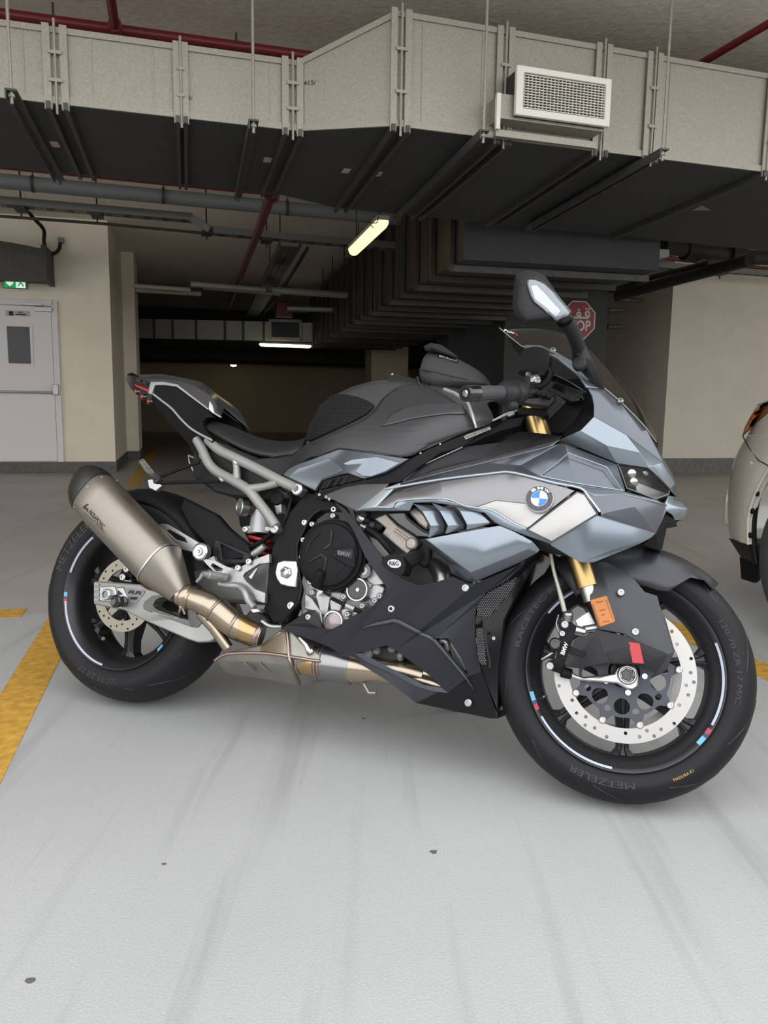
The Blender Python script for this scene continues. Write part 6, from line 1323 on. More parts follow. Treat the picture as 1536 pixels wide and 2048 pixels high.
part(MB().lathe(S(*q(8, 1205, 490), .206), (0, 0, 1), [(.007, 0), (.007, .012), (.004, .014), (0, .014)], 10), 'bleed_nipple', M_chrome, ml=STM)
part(MB().tube(S8([(1310, 590, .17), (1390, 530, .17), (1425, 450, .16), (1400, 400, .16)]), .0095, 10, smooth=4), 'reservoir_hose', M_plas, ml=STM, smooth=60)
rv = S(*q(8, 1270, 330), .18)
rows = []
for s, r in ((-.034, .020), (-.030, .031), (-.01, .034), (.012, .033), (.028, .030), (.034, .018)):
    rows.append([rv + Vector((.0 + r * 1.05 * math.cos(a) + s * .1, r * .9 * math.sin(a), s)) for a in [2 * math.pi * k / 20 for k in range(20)]])
part(MB().grid(rows, True, True), 'reservoir_sock', mat('sock_fabric', (0.006, 0.006, 0.006), 0.95, bump=.3, scale=500), ml=STM, smooth=60)
for i, (X, Y, r) in enumerate(((1290, 490, .010), (1240, 500, .012), (1340, 440, .010), (1300, 520, .009))): part(MB().lathe(S(*q(8, X, Y), .19), (.2, -1, .3), [(r, -.02), (r, .004), (r * .5, .008), (0, .008)], 12), 'lever_mount_bolt', (M_alul, M_alu, M_plas, M_alul)[i], ml=STM)
# fork
fa = S(*q(8, 1262, 840), .105); fb = S(*q(13, 470, 330), .105); fdir = (fb - fa).normalized()
fk = part(MB().tube([fa - fdir * .02, fa + fdir * .31, fb + fdir * .02], .0268, 32), 'fork_tube', M_gold, ml=STM, smooth=60)
MB().tube([fb + fdir * .01, fb + fdir * .055], .019, 24).build('fork_stanchion', M_alul, fk, smooth=60)
MB().lathe(fa - fdir * .022, -fdir, [(.031, 0), (.031, .012), (.026, .016), (.012, .016), (.012, .022), (0, .022)], 28).build('fork_cap', M_gloss, fk)
part(MB().tube([mir(p) for p in (fa - fdir * .02, fa + fdir * .31, fb + fdir * .02)], .0268, 24), 'left_fork_tube', M_gold, ml=STM, smooth=60)
yk = part(MB().plate([Vector((fa.x + dx, y, fa.z)) + fdir * .0 for dx, y in ((-.04, -.135), (.035, -.14), (.03, -.07), (.02, 0), (.03, .07), (.035, .14), (-.04, .135), (-.07, .06), (-.075, 0), (-.07, -.06))], .02, tdir=fdir), 'triple_clamp', M_plas, ml=STM, bevel=.004)
for sg in (1,): part(MB().tube([mir(p) for p in S8([(600, 650, .372), (1010, 640, .26), (1300, 700, .13)])], .0165, 16), 'left_grip', M_plasg, ml=STM, smooth=60)
part(MB().tube(S8([(1010, 640, .26), (1300, 660, .14)]), .011, 12), 'handlebar', M_plas, ml=STM, smooth=60)
part(MB().tube(PP([(985, 842, .15), (1010, 830, .14), (1035, 820, .13)]), [.003, .004, .003], 8), 'steering_damper_rod', M_alu)
part(MB().lathe(P(1028, 826, .13), P(1010, 835, .14) - P(1030, 825, .13), [(.005, 0), (.005, .014), (.003, .018), (0, .018)], 10), 'rod_end', M_alu)
# cockpit
part(MB().plate(PP([(1098, 775, .06), (1110, 765, .06), (1160, 780, .06), (1168, 800, .06), (1135, 805, .06)]), .12, tdir=Yp), 'instrument_panel', M_gloss, bevel=.003)
part(MB().tube(PP([(1098, 778, .08), (1145, 800, .085), (1168, 782, .08)]), .006, 8), 'panel_frame', M_dkmetal)
part(MB().plate(PP([(1135, 800, .03), (1180, 790, .03), (1180, 840, .03), (1120, 868, .03), (1050, 868, .03), (1100, 835, .03)]), .05, tdir=Yp), 'cockpit_core', M_plas, bevel=.004)
part(MB().plate(PP([(985, 850, .02), (1110, 845, .02), (1120, 890, .02), (960, 895, .02)]), .1, tdir=Yp), 'steering_head', M_plas)
# ---------------------------------------------------------------- front wheel
ft, fr_, fc = wheel('front', WB, 0.298, 0.300, 0.06, 0.050, STM, 7, math.radians(-85), .95, M_rim)
def flags(a0, s): return [(a0, a0 + 5.5 * s, M_cyan, 'cyan_flag'), (a0 + 5.5 * s, a0 + 8 * s, M_navy, 'navy_flag'), (a0 + 8 * s, a0 + 11.5 * s, M_tred, 'red_flag')]
rim_tape(fc, 0.050, fr_, 216, 268, flags(200, 1)); rim_tape(fc, 0.050, fr_, -24, 26, flags(-38, 1)); rim_tape(fc, 0.050, fr_, 118, 148, [])
S15 = lambda X, Y, w: S(*q(15, X, Y), w)
tyre_text('METZELER', fc, 0.246, 0.260, 0.0592, 0.0610, 263, 34, M_rubt, ft); tyre_text('RACETEC RR', fc, 0.246, 0.259, 0.0592, 0.0610, 152, 44, M_rubt, ft); tyre_text('120/70 ZR 17 M/C', fc, 0.246, 0.258, 0.0592, 0.0610, 14, 44, M_rubt, ft)
tyre_text('MADURA K1', fc, 0.252, 0.258, 0.0604, 0.0612, -55, 11, mat('tyre_sticker_yellow', (0.45, 0.28, 0.05), .5), ft, True)
for k in range(10):
    a = k * 36 + 8; groove(fc, 0.300, 0.06, [(a, .80), (a + 9, .62), (a + 18, .35), (a + 24, .15)], ft, .0018); groove(fc, 0.300, 0.06, [(a + 18, -.80), (a + 27, -.62), (a + 36, -.35)], ft, .0018)
MB().tube([S15(325, 900, .04), S15(352, 885, .055)], .005, 8).build('valve_stem', M_chrome, fr_)
hol = []
for i in range(18):
    for j, r in enumerate((0.153, 0.146, 0.137)):
        if (i + j) % 3 != 2: hol.append((r, 2 * math.pi * (i + j * .4) / 18))
for sd_, nm in ((1, 'front_brake_disc'), (-1, 'left_brake_disc')):
    hz_ = .068 * sd_
    d_ = disc(nm, fc, 0.160, 0.1265, 0.005 * sd_, hz_, M_disc, hol if sd_ > 0 else [], BK, ml=STM, hr=.0042)
    if sd_ > 0:
        n = 9; cr = MB()
        def pe(r, a): return fc + Vector((math.cos(a), 0, math.sin(a))) * r + RT * (hz_ - .002)
        o_ = []; N_ = 108
        for i in range(N_):
            a = 2 * math.pi * i / N_; ph = ((a - math.radians(-109)) / (2 * math.pi / n)) % 1.0; dd_ = min(ph, 1 - ph); o_.append(pe(.103 + .020 * max(0, 1 - dd_ / .2) ** .7, a))
        hh = [[pe(.036, -2 * math.pi * i / 36) for i in range(36)]]
        for k_ in range(n):
            a = math.radians(-109) + 2 * math.pi * (k_ + .5) / n; hh.append([pe(.0775 + .0185 * math.cos(-b_), a + .0245 / .0775 * .75 * math.sin(-b_)) for b_ in [2 * math.pi * j / 14 for j in range(14)]])
            a2 = math.radians(-109) + 2 * math.pi * k_ / n; hh.append([pe(.091 + .007 * math.cos(-b_), a2 + .09 * math.sin(-b_)) for b_ in [2 * math.pi * j / 10 for j in range(10)]])
        cr.plate(o_, .004, hh, Yp); cr.build('disc_carrier', M_carrier, d_, smooth=None, bevel=.0006)
        for k_ in range(n):
            a = math.radians(-109) + 2 * math.pi * k_ / n; MB().lathe(pe(.121, a), RT, [(.0085, -.004), (.0085, .006), (.0065, .008), (.004, .008), (.0035, .004), (0, .004)], 16).build('disc_bobbin', M_alul, d_)
        for k_ in range(5):
            a = math.radians(-75) + 2 * math.pi * k_ / 5; MB().lathe(pe(.046, a), RT, [(.0065, -.002), (.0065, .006), (.003, .006), (.0025, .002), (0, .002)], 12).build('carrier_bolt', M_chrome, d_)
# fork foot and axle
S13 = lambda pts: ZS(13, pts)
foot = part(MB().plate(S13([(290, 1115, .095), (320, 1080, .095), (390, 1150, .095), (450, 1170, .095), (640, 1150, .1), (720, 1140, .105), (745, 1095, .11), (800, 1066, .11), (860, 1068, .11), (915, 1110, .11), (930, 1170, .11), (925, 1245, .11), (870, 1280, .11), (820, 1272, .11), (740, 1225, .108), (560, 1210, .1), (420, 1200, .095), (340, 1175, .095)]), .03, tdir=Yp), 'fork_foot', M_alul, ml=STM, bevel=.004, seg=3)
axc = S(*q(13, 830, 1150), .112)
MB().lathe(axc, RT, [(.0225, -.01), (.0225, .004), (.019, .008), (.017, .008), (.0155, .003), (.0155, -.004), (0, -.004)], 32).build('axle_collar', M_alul, foot, smooth=30)
MB().lathe(axc, RT, [(.0148, -.004), (.0148, .008), (.013, .010), (.0095, .010), (.0088, -.0), (0, 0)], 6).build('axle_hex', M_gloss, foot)
MB().tube([axc + Yp * .01, axc + Yp * .21], .012, 12).build('axle', M_alul, foot)
MB().tube([axc + Vector((0.0, .02, .01)), fb + fdir * .05], [.016, .018], 20).build('fork_leg', M_plas, foot, smooth=60)
part(MB().tube([mir(axc + Vector((0.0, .02, .01))), mir(fb + fdir * .12)], [.022, .0225], 16), 'left_fork_leg', M_alul, ml=STM, smooth=60)
part(MB().plate(S13([(385, 690, .09), (500, 615, .09), (560, 600, .09), (570, 740, .09), (470, 760, .09), (410, 745, .09)]), .004, tdir=Yp), 'fork_bracket', M_alul, ml=STM, bevel=.001)
part(MB().tube(S13([(400, 790, .1), (470, 765, .1), (600, 745, .1)]), .010, 12), 'caliper_bolt_post', M_alul, ml=STM)
# caliper
cal = part(MB().plate(S13([(240, 690, .115), (290, 680, .115), (345, 690, .115), (400, 740, .112), (425, 770, .112), (430, 800, .112), (400, 830, .115), (365, 850, .118), (330, 960, .118), (300, 1050, .118), (310, 1090, .115), (290, 1150, .11), (200, 1120, .11), (150, 1100, .11), (130, 1060, .11), (160, 1030, .112), (215, 1015, .115), (230, 940, .118), (190, 920, .118), (165, 880, .118), (190, 845, .118), (245, 840, .118), (280, 770, .118), (250, 740, .115)]), .055, tdir=Yp), 'front_caliper', M_plas, ml=STM, bevel=.006, seg=3)
textquad('caliper_lettering', 'BMW', *S13([(262, 985, .1192), (332, 880, .1192), (248, 972, .1192)][:1] + [(300, 870, .1192), (285, 985, .1192)]), M_txt, cal, bold=.02) if False else textquad('caliper_lettering', 'BMW', *S13([(292, 985, .1192), (330, 885, .1192), (258, 968, .1192)]), M_txt, cal, bold=.03)
for X, Y, r in ((297, 722, .010), (170, 1075, .010), (275, 800, .008), (215, 885, .014)): MB().lathe(S(*q(13, X, Y), .114), RT, [(r, -.01), (r, .008), (r * .75, .011), (r * .4, .011), (r * .35, .006), (0, .006)], 16).build('caliper_bolt', M_bolt if r < .012 else M_gloss, cal)
for X, Y in ((400, 775), (290, 1130)): MB().tube(S13([(X - 20, Y - 5, .11), (X + 60, Y + 15, .105)]), .0125, 14).build('mounting_post', M_alul if X > 300 else M_plas, cal)
for k_, pts in enumerate(([(245, 640, .11), (225, 720, .115), (255, 800, .115)], [(195, 960, .118), (150, 990, .118), (100, 1020, .112)])): MB().tube(S13(pts), .0028, 6, smooth=3).build('caliper_clip', M_bolt, cal, smooth=60)
bh = part(MB().tube([P(*q(13, 175, 110), .14)] + [P(*q(13, X, Y), .13) for X, Y in ((200, 250), (235, 380), (265, 490), (295, 610))], [.0045, .0045, .0045, .006, .006], 10, smooth=3), 'brake_hose', mat('braided_hose', (0.36, 0.36, 0.31), 0.45, 0.6), smooth=60)
MB().lathe(P(*q(13, 325, 645), .125), (0, -.5, 1), [(.012, -.01), (.012, .006), (.009, .010), (0, .010)], 12).build('banjo_bolt', M_bolt, bh)
# fender
rows = []
for a in range(50, 134, 6):
    ar_ = math.radians(a); e = Vector((math.cos(ar_), 0, math.sin(ar_))); wd = .074 if a > 58 else .074 * (.72 + .28 * (a - 50) / 8)
    lowr = .300 if a <= 56 else (.300 - .015 * (a - 56) / 4 if a <= 60 else (.285 - .08 * (a - 60) / 9 if a < 69 else .205))
    main_ = [fc + e * (.316 - .030 * abs(t) ** 2.4) + RT * (wd * t) for t in (-1, -.85, -.55, -.2, .2, .55, .85, 1)]
    rs_ = .316 - .030; sk_ = [fc + e * (rs_ + (min(lowr, rs_) - rs_) * k_) + RT * (wd + .022 * k_ ** .6 * (1 if a > 60 else .3)) for k_ in (.35, .7, 1.0)]
    rows.append([Vector((p.x, -p.y, p.z)) for p in reversed(sk_)] + main_ + sk_)
M_fend = mat('fender_satin', (0.026, 0.027, 0.032), 0.36)
fend = part(MB().grid(rows), 'front_fender', M_fend, ml=STM, smooth=50, solid=.003)
V = dict(a=(488, 203, .084), b=(560, 190, .084), c=(635, 178, .080), d=(800, 255, .078), e=(900, 340, .082), f=(980, 440, .088), g=(1090, 475, .080), g2=(1110, 560, .080), h=(1165, 690, .084), i=(1238, 950, .090), j=(1172, 965, .100), k=(1170, 1110, .092), l=(1030, 1190, .085), m=(1075, 1140, .098), n=(960, 900, .106), o=(830, 820, .112), p=(700, 470, .104), q=(600, 250, .090), r=(520, 350, .088), s=(530, 400, .09), t=(510, 470, .095), u=(510, 520, .098), v=(580, 765, .104), w=(800, 800, .110))
VV = {k_: (*q(13, v_[0], v_[1]), v_[2] + .030) for k_, v_ in V.items()}
fsd = facets('fender_side', M_fend, VV, ['a b q p u t s r', 'b c d e f p q', 'f g g2 h i j n o p', 'u p o w v', 'j i k m n', 'k l m'], fend, fn=S, solid=.005, bevel=.002)
V = dict(a=(300, 1080, .118), b=(380, 860, .120), c=(580, 765, .116), d=(830, 820, .120), e=(930, 870, .122), f=(1165, 965, .112), g=(1170, 990, .112), h=(1078, 1140, .108), i=(960, 1068, .116), j=(700, 1058, .120), k=(400, 1094, .118), l=(640, 960, .128), m=(690, 1040, .124))
VV = {k_: (*q(13, v_[0], v_[1]), v_[2] + .026) for k_, v_ in V.items()}
duct2 = facets('brake_cooling_duct', M_plasg, VV, ['a b c', 'a c l m j k', 'c d e l', 'l e i j m', 'e f g h i'], fend, fn=S, solid=.005, bevel=.002)
MB().plate(S13([(345, 905, .148), (475, 960, .151), (460, 1000, .151), (330, 965, .148)]), .006, tdir=Yp).build('duct_slot', M_plas, fend, bevel=.001)
MB().plate(S13([(838, 868, .1495), (935, 882, .1495), (975, 1058, .1485), (875, 1050, .1485)]), .005, tdir=Yp).build('red_reflector', M_red2, fend, bevel=.0012)
orf = MB().plate(S13([(512, 520, .1355), (520, 508, .1355), (645, 475, .1355), (658, 480, .1355), (728, 688, .1385), (722, 702, .1385), (605, 742, .1375), (590, 738, .1375)]), .010, tdir=Yp).build('orange_reflector', M_orange, fend, bevel=.002)
M_or2 = mat('reflector_rib', (0.38, 0.12, 0.02), .4)
for a_, b_ in (((565, 530), (622, 520)), ((620, 700), (680, 690)), ((535, 545), (600, 725)), ((650, 505), (710, 680)), ((595, 600), (640, 590)), ((610, 640), (640, 632))): MB().tube(S13([(*a_, .1378), (*b_, .1382)]), .0012, 6).build('reflector_rib', M_or2, fend)
for X, Y in ((775, 447), (898, 783)): MB().lathe(S(*q(13, X, Y), .136), RT, [(.009, -.004), (.009, .003), (.0075, .006), (.003, .006), (.0025, .003), (0, .003)], 20).build('fender_screw', M_bolt, fend)
# ---------------------------------------------------------------- belly pan
bo = [(668, 1003, .168), (683, 1022, .172), (709, 1066, .182), (730, 1113, .188), (772, 1173, .19), (770, 1185, .188), (755, 1205, .184), (720, 1227, .176), (665, 1258, .166), (644, 1258, .164), (632, 1224, .166), (617, 1221, .164), (572, 1251, .158), (565, 1256, .157), (581, 1265, .155), (630, 1283, .155), (660, 1295, .154), (683, 1309, .152), (707, 1313, .150), (730, 1334, .146), (782, 1366, .138), (832, 1406, .12), (981, 1437, .09), (995, 1437, .085), (995, 1427, .086), (988, 1415, .09), (962, 1344, .115), (951, 1281, .135), (949, 1244, .145), (953, 1211, .152), (972, 1185, .158), (1010, 1163, .165), (1052, 1126, .175), (1036, 1131, .19), (951, 1167, .186), (936, 1167, .186), (905, 1153, .19), (870, 1165, .19), (837, 1171, .192), (806, 1158, .192), (767, 1129, .192), (764, 1113, .192), (720, 1056, .184), (691, 1018, .174)]
b11 = lambda pts: ZP(11, pts)
hole1 = [(215, 672, .151), (330, 640, .154), (480, 600, .156), (560, 640, .153), (690, 740, .145), (880, 880, .13), (1000, 1008, .115), (880, 992, .117), (730, 952, .122), (500, 832, .134)]
hole2 = [(900, 540, .155), (1000, 540, .155), (1035, 575, .152), (1110, 700, .14), (1190, 862, .125), (1150, 830, .127), (1040, 700, .138)]
bp = MB().plate(PP(bo), .005, [b11(hole1), b11(hole2)], Yp)
bp = part(bp, 'belly_pan', M_belly, bevel=.0015)
bo_l = [mir(p) for p in PP(bo)]; MB().plate(bo_l, -.005, [[mir(p) for p in b11(hole1)], [mir(p) for p in b11(hole2)]], Yp).build('left_belly_pan', M_belly, bp)
MB().plate(PP([(832, 1406, .12), (981, 1437, .09), (995, 1437, .085), (962, 1344, .115)]), .15, tdir=Yp).build('belly_keel', M_plas, bp)
def lip(pts, w, m=M_bellyl, name='raised_lip'): return MB().plate(b11(pts), .008, tdir=Yp).build(name, m, bp, bevel=.0015)
lip([(205, 672, .154), (270, 668, .156), (470, 775, .144), (700, 890, .130), (800, 940, .124), (970, 965, .118), (1005, 1010, .116), (880, 995, .12), (730, 955, .125), (500, 835, .137), (300, 740, .149)], 0)
bpy.context.view_layer.update(); bpb = bvh_of([bp])
decal('raised_lip', [q(11, *p) for p in [(250, 458), (400, 405), (540, 370), (600, 382), (730, 452), (860, 520), (905, 548), (1040, 712), (1150, 845), (1240, 990), (1135, 850), (1025, 720), (885, 560), (730, 480), (590, 408), (540, 398), (400, 425)]], bpb, M_bellyl, bp, .0015, 2, thick=.005)
for X, Y, w in ((525, 288, .176), (1157, 110, .186), (1180, 1090, .114)):
    bolt(P(*q(11, X, Y), w), .0095, bp, M_bolt, 'panel_screw')
bolt(P(617, 1234, .168), .008, bp, M_bolt, 'panel_screw')
V = dict(a=(572, 1250, .158), b=(617, 1220, .166), c=(631, 1220, .168), d=(645, 1258, .166), e=(617, 1245, .172))
facets('sole_bump', M_plasg, V, ['a b e', 'b c e', 'c d e', 'd a e'], bp)
part(MB().plate(b11([(1000, 565, .12), (1030, 560, .12), (1180, 800, .1), (1160, 835, .1), (1040, 690, .11)]), .02, tdir=Yp), 'oil_cooler_edge', M_alul, bevel=.004)
part(MB().tube(b11([(940, 560, .13), (990, 570, .13), (1000, 640, .12)]), .007, 10, smooth=3), 'oil_line', M_alu, smooth=60)
part(MB().plate(b11([(300, 680, .10), (420, 600, .10), (560, 610, .10), (640, 720, .10), (500, 740, .10)]), .08, tdir=Yp), 'sump', M_dkmetal, bevel=.006)
for X, Y, r in ((330, 665, .014), (400, 640, .012), (530, 625, .012), (600, 690, .01)): part(MB().lathe(P(*q(11, X, Y), .105), (.3, -1, .3), [(r, -.02), (r, .004), (r * .6, .01), (0, .01)], 12), 'sump_fitting', M_alu)
# radiator guard between belly pan and front wheel
part(MB().plate(PP([(951, 1150, .14), (1050, 1120, .14), (1085, 1105, .10), (1040, 1180, .09), (1010, 1240, .09), (1000, 1330, .08), (995, 1425, .08), (960, 1340, .10), (947, 1240, .13)]), .16, tdir=Yp), 'radiator_shroud', M_gloss, bevel=.004)
M_meshl = mat('guard_wire', (0.16, 0.16, 0.165), 0.4, 0.5)
def guard(poly, w, stepx, stepy, nm):
    g = part(MB().plate(b11([(x, y, w) for x, y in poly]), .004, tdir=Yp), nm, M_plas); mb = MB(); Y = min(p[1] for p in poly) + 4; i = 0
    while Y < max(p[1] for p in poly):
        X = min(p[0] for p in poly) + (stepx / 2 if i % 2 else 0)
        while X < max(p[0] for p in poly):
            if inside(X, Y, poly): mb.lathe(P(*q(11, X, Y), w + .0005), RT, [(.0017, 0), (.0013, .0008), (0, .001)], 5)
            X += stepx
        Y += stepy; i += 1
    s_ = mb.build('guard_perforation', M_meshl, g, smooth=None); s_['kind'] = 'stuff'
guard([(1250, 270), (1330, 160), (1536, 45), (1600, 10), (1560, 120), (1460, 240), (1350, 370), (1260, 350)], .152, 19, 15, 'upper_radiator_guard')
guard([(1245, 460), (1310, 455), (1335, 760), (1310, 770), (1265, 740)], .142, 17, 15, 'lower_radiator_guard')
MB().tube(b11([(1320, 440, .143), (1335, 600, .14), (1365, 760, .13), (1355, 790, .13)]), .004, 8, smooth=3).build('guard_frame', M_plasg, bp, smooth=60)
bolt(P(*q(11, 1400, 540), .125), .005, bp, M_bolt, 'shroud_screw')
# side stand on the far side
stand = part(MB().tube([Vector((.84, .10, .27)), Vector((.92, .24, .17)), Vector((.96, .365, .11))], [.013, .012, .011], 12), 'side_stand', M_plas)
MB().lathe(Vector((.96, .37, .0945)), (0, .27, .96), [(.022, 0), (.022, .010), (.02, .014)], 16).build('stand_foot', M_plas, stand)

# ================================================================== tank bag (strapped on the tank, a thing of its own)
TB = empty('tank_bag', BM @ Matrix.Translation(P(*q(8, 400, 590), .0))); tag(TB, 'small black tank bag sitting on top of the fuel tank', 'bag'); bpy.context.view_layer.update()
M_bag = mat('bag_fabric', (0.030, 0.030, 0.031), 0.75, bump=.15, scale=500, bdist=.0004); M_bagd = mat('bag_trim', (0.012, 0.012, 0.013), 0.7)
def bagpart(mb, name, m, **k):
    o = mb.build(name, m, None, **k); o.matrix_world = BM; o.parent = TB; o.matrix_parent_inverse = TB.matrix_world.inverted(); return o
bg_ = [[(72, 470, .05), (82, 420, .052), (100, 360, .03), (110, 340, 0)], [(110, 575, .07), (105, 400, .075), (150, 235, .05), (160, 205, 0)], [(230, 610, .08), (230, 430, .085), (260, 235, .058), (260, 195, 0)], [(350, 598, .085), (350, 460, .09), (380, 275, .062), (390, 225, 0)], [(500, 572, .085), (500, 490, .09), (520, 330, .062), (530, 290, 0)], [(660, 560, .08), (660, 520, .082), (670, 410, .058), (680, 380, 0)], [(760, 560, .06), (770, 535, .06), (770, 480, .04), (760, 450, 0)], [(800, 560, .04), (800, 548, .04), (800, 530, .03), (795, 510, 0)]]
rows = []
for r in bg_: a = ZP(8, r); rows.append(a + [mir(p) for p in reversed(a[:-1])])
bag = bagpart(MB().grid(rows, True, True), 'bag_body', M_bag, sub=2, smooth=179)
bagpart(MB().grid([[p + Vector((0, 0, dz)) for p in rr2] for rr2, dz in ((ZP(8, [(140, 165, .045), (210, 130, .045), (320, 150, .045), (440, 235, .05), (480, 270, .05)]), 0), (ZP(8, [(150, 195, .06), (220, 175, .065), (330, 215, .067), (450, 262, .067), (500, 290, .065)]), 0), (ZP(8, [(160, 215, .05), (230, 215, .06), (330, 240, .065), (450, 280, .065), (500, 300, .06)]), 0))]), 'bag_flap', M_bagd, solid=.006, smooth=60)
bagpart(MB().grid([ZP(8, [(140, 165, .045), (210, 130, .045), (320, 150, .045), (440, 235, .05), (480, 270, .05)]), [mir(p) for p in ZP(8, [(140, 165, .045), (210, 130, .045), (320, 150, .045), (440, 235, .05), (480, 270, .05)])]]), 'bag_lid', M_bag, solid=.008, smooth=60)
bpy.context.view_layer.update()
dgb = bpy.context.evaluated_depsgraph_get(); eb = bag.evaluated_get(dgb); meb = eb.to_mesh(); bagb = BVHTree.FromPolygons([v.co.copy() for v in meb.vertices], [tuple(p.vertices) for p in meb.polygons]); eb.to_mesh_clear()
def bagtube(pts, r, m, nm):
    out = []
    for X, Y in pts:
        h, n_ = cast(bagb, *q(8, X, Y)); out.append(h if h is not None else P(*q(8, X, Y), .085))
    return bagpart(MB().tube(out, r, 6, smooth=3), nm, m, smooth=60)
bagtube([(92, 405), (230, 425), (350, 455), (500, 490), (600, 510)], .0022, M_bagd, 'bag_seam')
bagtube([(75, 480), (95, 550), (140, 590), (230, 605), (340, 595)], .0035, M_bagd, 'bag_piping')
h, n_ = cast(bagb, *q(8, 185, 540)); bagpart(MB().lathe(h, n_, [(.006, 0), (.006, .002), (.004, .003), (.003, .001), (0, .001)], 14), 'bag_grommet', M_gloss)
vs, fs, asp = text2d('BMW Motorrad', .01); out = []
bagpart(MB().plate([cast(bagb, *q(8, X, Y))[0] + RT * .002 for X, Y in ((285, 255), (495, 315), (492, 345), (280, 283))], .003, tdir=Yp), 'name_tab', M_bagd)
for x, y in vs:
    h, n_ = cast(bagb, *q(8, 302 + 178 * x + 3 * y, 278 + 48 * x - 20 * y)); out.append((h if h is not None else P(*q(8, 302 + 178 * x, 278 + 48 * x), .08)) + RT * .004)
o = mk('name_lettering', out, fs, M_txt, None, smooth=None, recalc=False); o.matrix_world = BM; o.parent = TB; o.matrix_parent_inverse = TB.matrix_world.inverted()
# ================================================================== white car in the next bay
AC = 2.30                                                   # flank of the car, along the bay
def CQ(X, Y, a): return onA(*q(14, X, Y), AC + a)
cr0 = CQ(440, 1390, 0); CAR = empty('car', Matrix.Translation(Vector((cr0.x, cr0.y, 0)))); tag(CAR, 'white car parked at the right edge of the frame', 'car'); bpy.context.view_layer.update()
M_car = mat('pearl_car_paint', (0.56, 0.53, 0.47), 0.25, 0.0, coat=0.6, coat_rough=.06)
M_carrub = mat('car_tyre', (0.05, 0.05, 0.055), 0.7)
prof = [((465, 1390), (378, 1366), (300, 1340)), ((461, 1290), (376, 1280), (272, 1290)), ((463, 1180), (380, 1180), (268, 1200)), ((480, 1090), (388, 1090), (262, 1090)), ((505, 1000), (405, 1000), (263, 990)), ((560, 870), (445, 870), (270, 860)), ((640, 735), (500, 740), (288, 740)), ((720, 640), (580, 640), (312, 640)), ((790, 560), (660, 560), (345, 555)), ((900, 440), (760, 440), (413, 440))]
def crow(pa, pc, ps):
    A_ = CQ(*pa, .0); C_ = CQ(*pc, .015); S_ = CQ(*ps, .24)
    m1 = CQ(pc[0] + (ps[0] - pc[0]) * .45, pc[1] + (ps[1] - pc[1]) * .45, .05); m2 = CQ(pc[0] + (ps[0] - pc[0]) * .82, pc[1] + (ps[1] - pc[1]) * .82, .13)
    b_s = ab(S_)[1]; r = [A_ + BA_ * .03 - BB_ * .004, A_, C_, m1, m2, S_]
    r += [W(AC + .5, b_s + .06, S_.z), W(AC + 1.3, b_s + .06, S_.z), W(AC + 1.75, b_s - .1, S_.z), W(AC + 1.78, b_s - .6, S_.z)]
    return r
rows = [crow(*p) for p in prof]
keep(MB().grid(rows).build('bumper', M_car, smooth=50, sub=1), CAR)
prof2 = [((900, 436), (760, 436), (416, 437)), ((950, 330), (820, 330), (457, 330)), ((980, 235), (860, 235), (503, 238)), ((1000, 170), (880, 165), (550, 163)), ((1010, 130), (900, 128), (640, 128))]
rows2 = [crow(*p) for p in prof2]; last = rows2[-1]; rows2.append([p + (W(AC + .9, ab(p)[1] - .3, p.z + .05) - p) * .5 for p in last])
wing = keep(MB().grid(rows2).build('wing', M_car, smooth=50, sub=1), CAR)
arch_pts = [CQ(*p[0], 0) for p in prof] + [CQ(*p[0], 0) for p in prof2[1:]]
wc_b = ab(CQ(550, 1500, .02))[1] - 0.345; wz = .345; wr_ = .345
# flank with the wheel arch cut out, carried on out of the frame to the right
P6 = CQ(*prof[6][0], 0); b6 = ab(P6)[1]; ra_ = math.hypot(b6 - wc_b, P6.z - wz); an0 = math.atan2(P6.z - wz, b6 - wc_b)
arc = [(wc_b + ra_ * math.cos(an0 + (math.radians(205) - an0) * k / 16), wz + ra_ * math.sin(an0 + (math.radians(205) - an0) * k / 16)) for k in range(17)]
ztop_ = CQ(*prof2[-1][0], 0).z
loop = [W(AC, b_, z_) for b_, z_ in arc] + [W(AC, wc_b - 2.6, arc[-1][1]), W(AC, wc_b - 2.6, ztop_)] + [CQ(*p[0], 0) for p in reversed(prof2)] + [CQ(*prof[k][0], 0) for k in (8, 7)]
keep(MB().plate(loop, .01, tdir=BA_).build('front_wing', M_car, smooth=None), CAR)
keep(MB().grid([[W(AC + x, b_, z_) for x in (.012, .42)] for b_, z_ in arc]).build('wheel_well', M_plas, smooth=50, solid=.01), CAR)
keep(MB().plate([W(AC + .42, b_, z_) for b_, z_ in arc], .01, tdir=BA_).build('wheel_well', M_plas, smooth=None), CAR)
rows3 = [[p for p in rows2[-1][1:9]], [W(AC + .3 + .15 * i, wc_b - .8, rows2[-1][1].z + .12) for i in range(8)], [W(AC + .3 + .15 * i, wc_b - 2.6, rows2[-1][1].z + .14) for i in range(8)]]
keep(MB().grid(rows3).build('bonnet', M_car, smooth=50, solid=.01), CAR)
bpy.context.view_layer.update()
def wbvh(objs):
    dg = bpy.context.evaluated_depsgraph_get(); vs_ = []; fs_ = []
    for o in objs:
        e = o.evaluated_get(dg); me = e.to_mesh(); n = len(vs_); vs_ += [o.matrix_world @ v.co for v in me.vertices]; fs_ += [tuple(i + n for i in p.vertices) for p in me.polygons]; e.to_mesh_clear()
    return BVHTree.FromPolygons(vs_, fs_)
cbv = wbvh([o for o in CAR.children if o.name.split('.')[0] in ('bumper', 'wing')])
def surf(X, Y, lift=.004):
    d = ray(*q(14, X, Y)).normalized(); h, n_, i_, ds = cbv.ray_cast(CPOS, d)
    if h is None: return CQ(X, Y, .1)
    return h - d * lift
